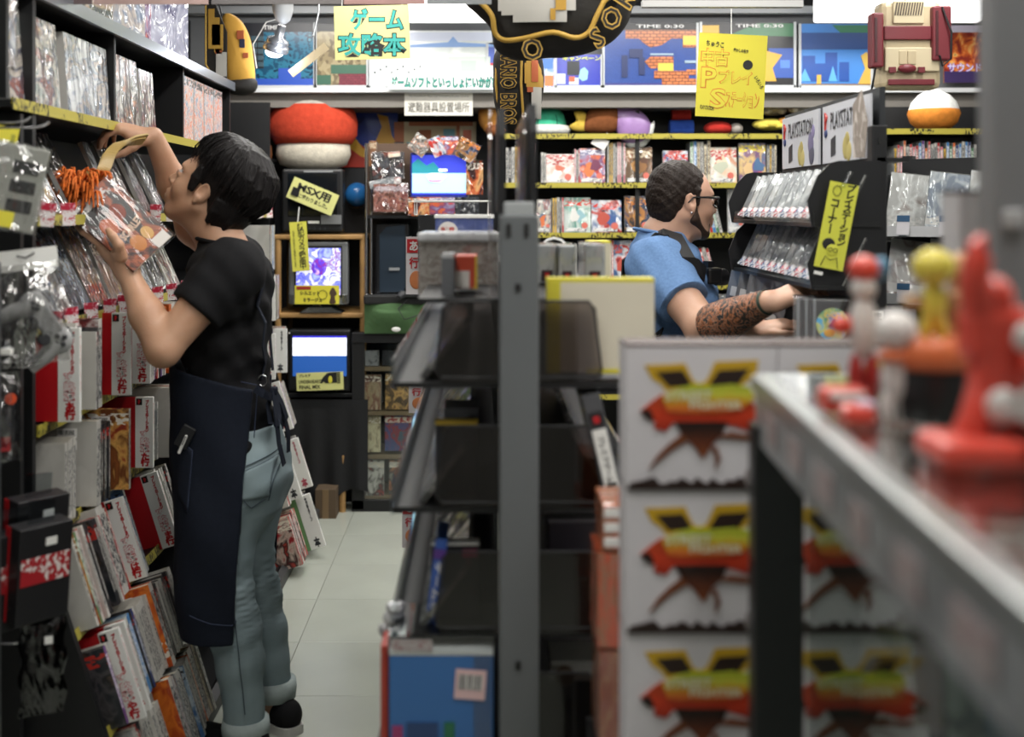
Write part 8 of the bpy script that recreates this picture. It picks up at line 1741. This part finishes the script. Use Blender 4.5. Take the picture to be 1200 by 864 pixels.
S.cap(sA+Vector((0, .03, 0)), hemA+dA2*.05, .094, .074, .035, clip=(hemA, dA2)); S.cap(sB, sB*.5+eB*.5, .092, .072, .035)
S.add(lambda x, y, z: .003*np.sin(x*60+z*52)*np.sin(y*40-z*30))
t2_ = S.build('tshirt', [BLUET], m2, 2)
MB().tube([Vector((c2(772)+.076*math.cos(a), Y2+.086*math.sin(a), 1.405-.014*math.cos(a))) for a in [i*math.pi/12 for i in range(24)]], .006, 8, closed=True).build('collar', [BLUET], m2)
cf = MB()
prp = dA2.orthogonal().normalized(); prq = dA2.cross(prp)
cf.tube([hemA+dA2*-.004+(prp*math.cos(a)+prq*math.sin(a))*.0735 for a in [i*math.pi/12 for i in range(24)]], .0035, 6, closed=True); cf.build('sleeve_hem', [BLUET], m2)
S = SDF((.40, 3.48, .05), (.82, 3.98, .92), .009)
S.secs([(.72, c2(795), Y2, .12, .175), (.90, c2(796), Y2, .118, .168)], .02)
for y in (3.62, 3.82): S.chain([(c2(795), y, .78), (c2(790), y, .48), (c2(785), y, .08)], [.10, .075, .06], .03)
S.build('trousers', [CLOTH('dark_denim', '232a38')], m2)
for y in (3.62, 3.82):
    S = SDF((-.06, -.06, -.005), (.24, .06, .11), .006); S.cap((-.01, 0, .045), (.16, 0, .032), .042, .036, .02); S.cut(lambda x, y, z: .004-z+0*x+0*y); o = link('shoe', S.mesh('shoe', [SHOE]), m2, T(c2(785), y, .001))
bpy.context.view_layer.update(); tt_ = bvh_of(t2_)
def on2(px, py, off=.007): return drape(tt_, [(XX(px, 3.55), ZZ(py, 3.55))], off)[0]
def back2(py, y): h = tt_.ray_cast(Vector((0, y, ZZ(py, Y2))), Vector((1, 0, 0))); return (h[0] if h[0] is not None else Vector((.46, y, ZZ(py, Y2))))-Vector((.007, 0, 0))
def top2(x, y): h = tt_.ray_cast(Vector((x, y, 1.6)), Vector((0, 0, -1))); return (h[0] if h[0] is not None else Vector((x, y, 1.38)))+Vector((0, 0, .006))
NYL = M('black_nylon', '121214', .6)
bs2 = [back2(py, y) for py, y in ((400, 3.60), (370, 3.60), (345, 3.60), (322, 3.605), (305, 3.61))]+[top2(c2(a), 3.61) for a in (762, 772, 784)]+[on2(px, py) for px, py in ((803, 302), (815, 312), (826, 322))]
ribbon(bs2, .050, Vector((.5, .8, .3)), NYL, 'camera_strap', .005, m2)
ribbon([on2(px, py, .008) for px, py in ((752, 408), (766, 397), (778, 388))], .034, Vector((.5, 0, .8)), NYL, 'lower_strap', .005, m2)
ck = thing('camera', 'small black camera hanging on the strap at his chest', 'camera', Matrix.Translation(L3(832, 323, 3.60)) @ RZ(20))
MB().rbox((0, 0, 0), (.05, .07, .05), .008).build('camera_body', [M('camera_black', '141416', .35)], ck); MB().lathe([(.026, 0), (.026, .03), (.022, .035)], (.02, 0, -.005), 18, rot=RY(90).to_3x3()).build('lens_barrel', [M('camera_black', '141416', .35)], ck); MB().box((-.005, 0, .034), (.02, .03, .02)).build('viewfinder', [M('camera_black', '141416', .35)], ck)
# inked forearm: a thin skin-coloured layer that carries the printed tattoo
def TAT():
    m, nt, b = nt_new('tattoo_print'); tc = nt.nodes.new('ShaderNodeTexCoord'); nz = nt.nodes.new('ShaderNodeTexNoise'); nz.inputs['Scale'].default_value = 34; nz.inputs['Detail'].default_value = 3; nz.inputs['Distortion'].default_value = 2.5; nt.links.new(tc.outputs['Object'], nz.inputs['Vector'])
    rp = ramp_const(nt, ['23272a', '3a3a36', '6a4a3a', 'b06a3e', 'b88a72', '4a4a46', '2c3032'], 'LINEAR', .36, .64); nt.links.new(nz.outputs['Fac'], rp.inputs[0]); nt.links.new(rp.outputs[0], b.inputs['Base Color']); b.inputs['Roughness'].default_value = .5; return m
tm_ = TAT(); a0, a1 = eA.lerp(wA, .16), eA.lerp(wA, .97)
MB().tube([a0.lerp(a1, i/8) for i in range(9)], [.060, .059, .0575, .054, .0495, .045, .041, .0368, .034], 24, cap=False).build('tattoo', [tm_], m2)
MB().tube([(lambda c: c)(eA.lerp(wA, .985)+Vector((0, 0, 0)))+(prp*0) for _ in (0,)]+[eA.lerp(wA, 1.02)], [.034, .033], 20, cap=False).build('wrist_ink', [M('ink_green', '3a4a40', .5)], m2)
SKIN, HAIR = SKIN_, HAIR_
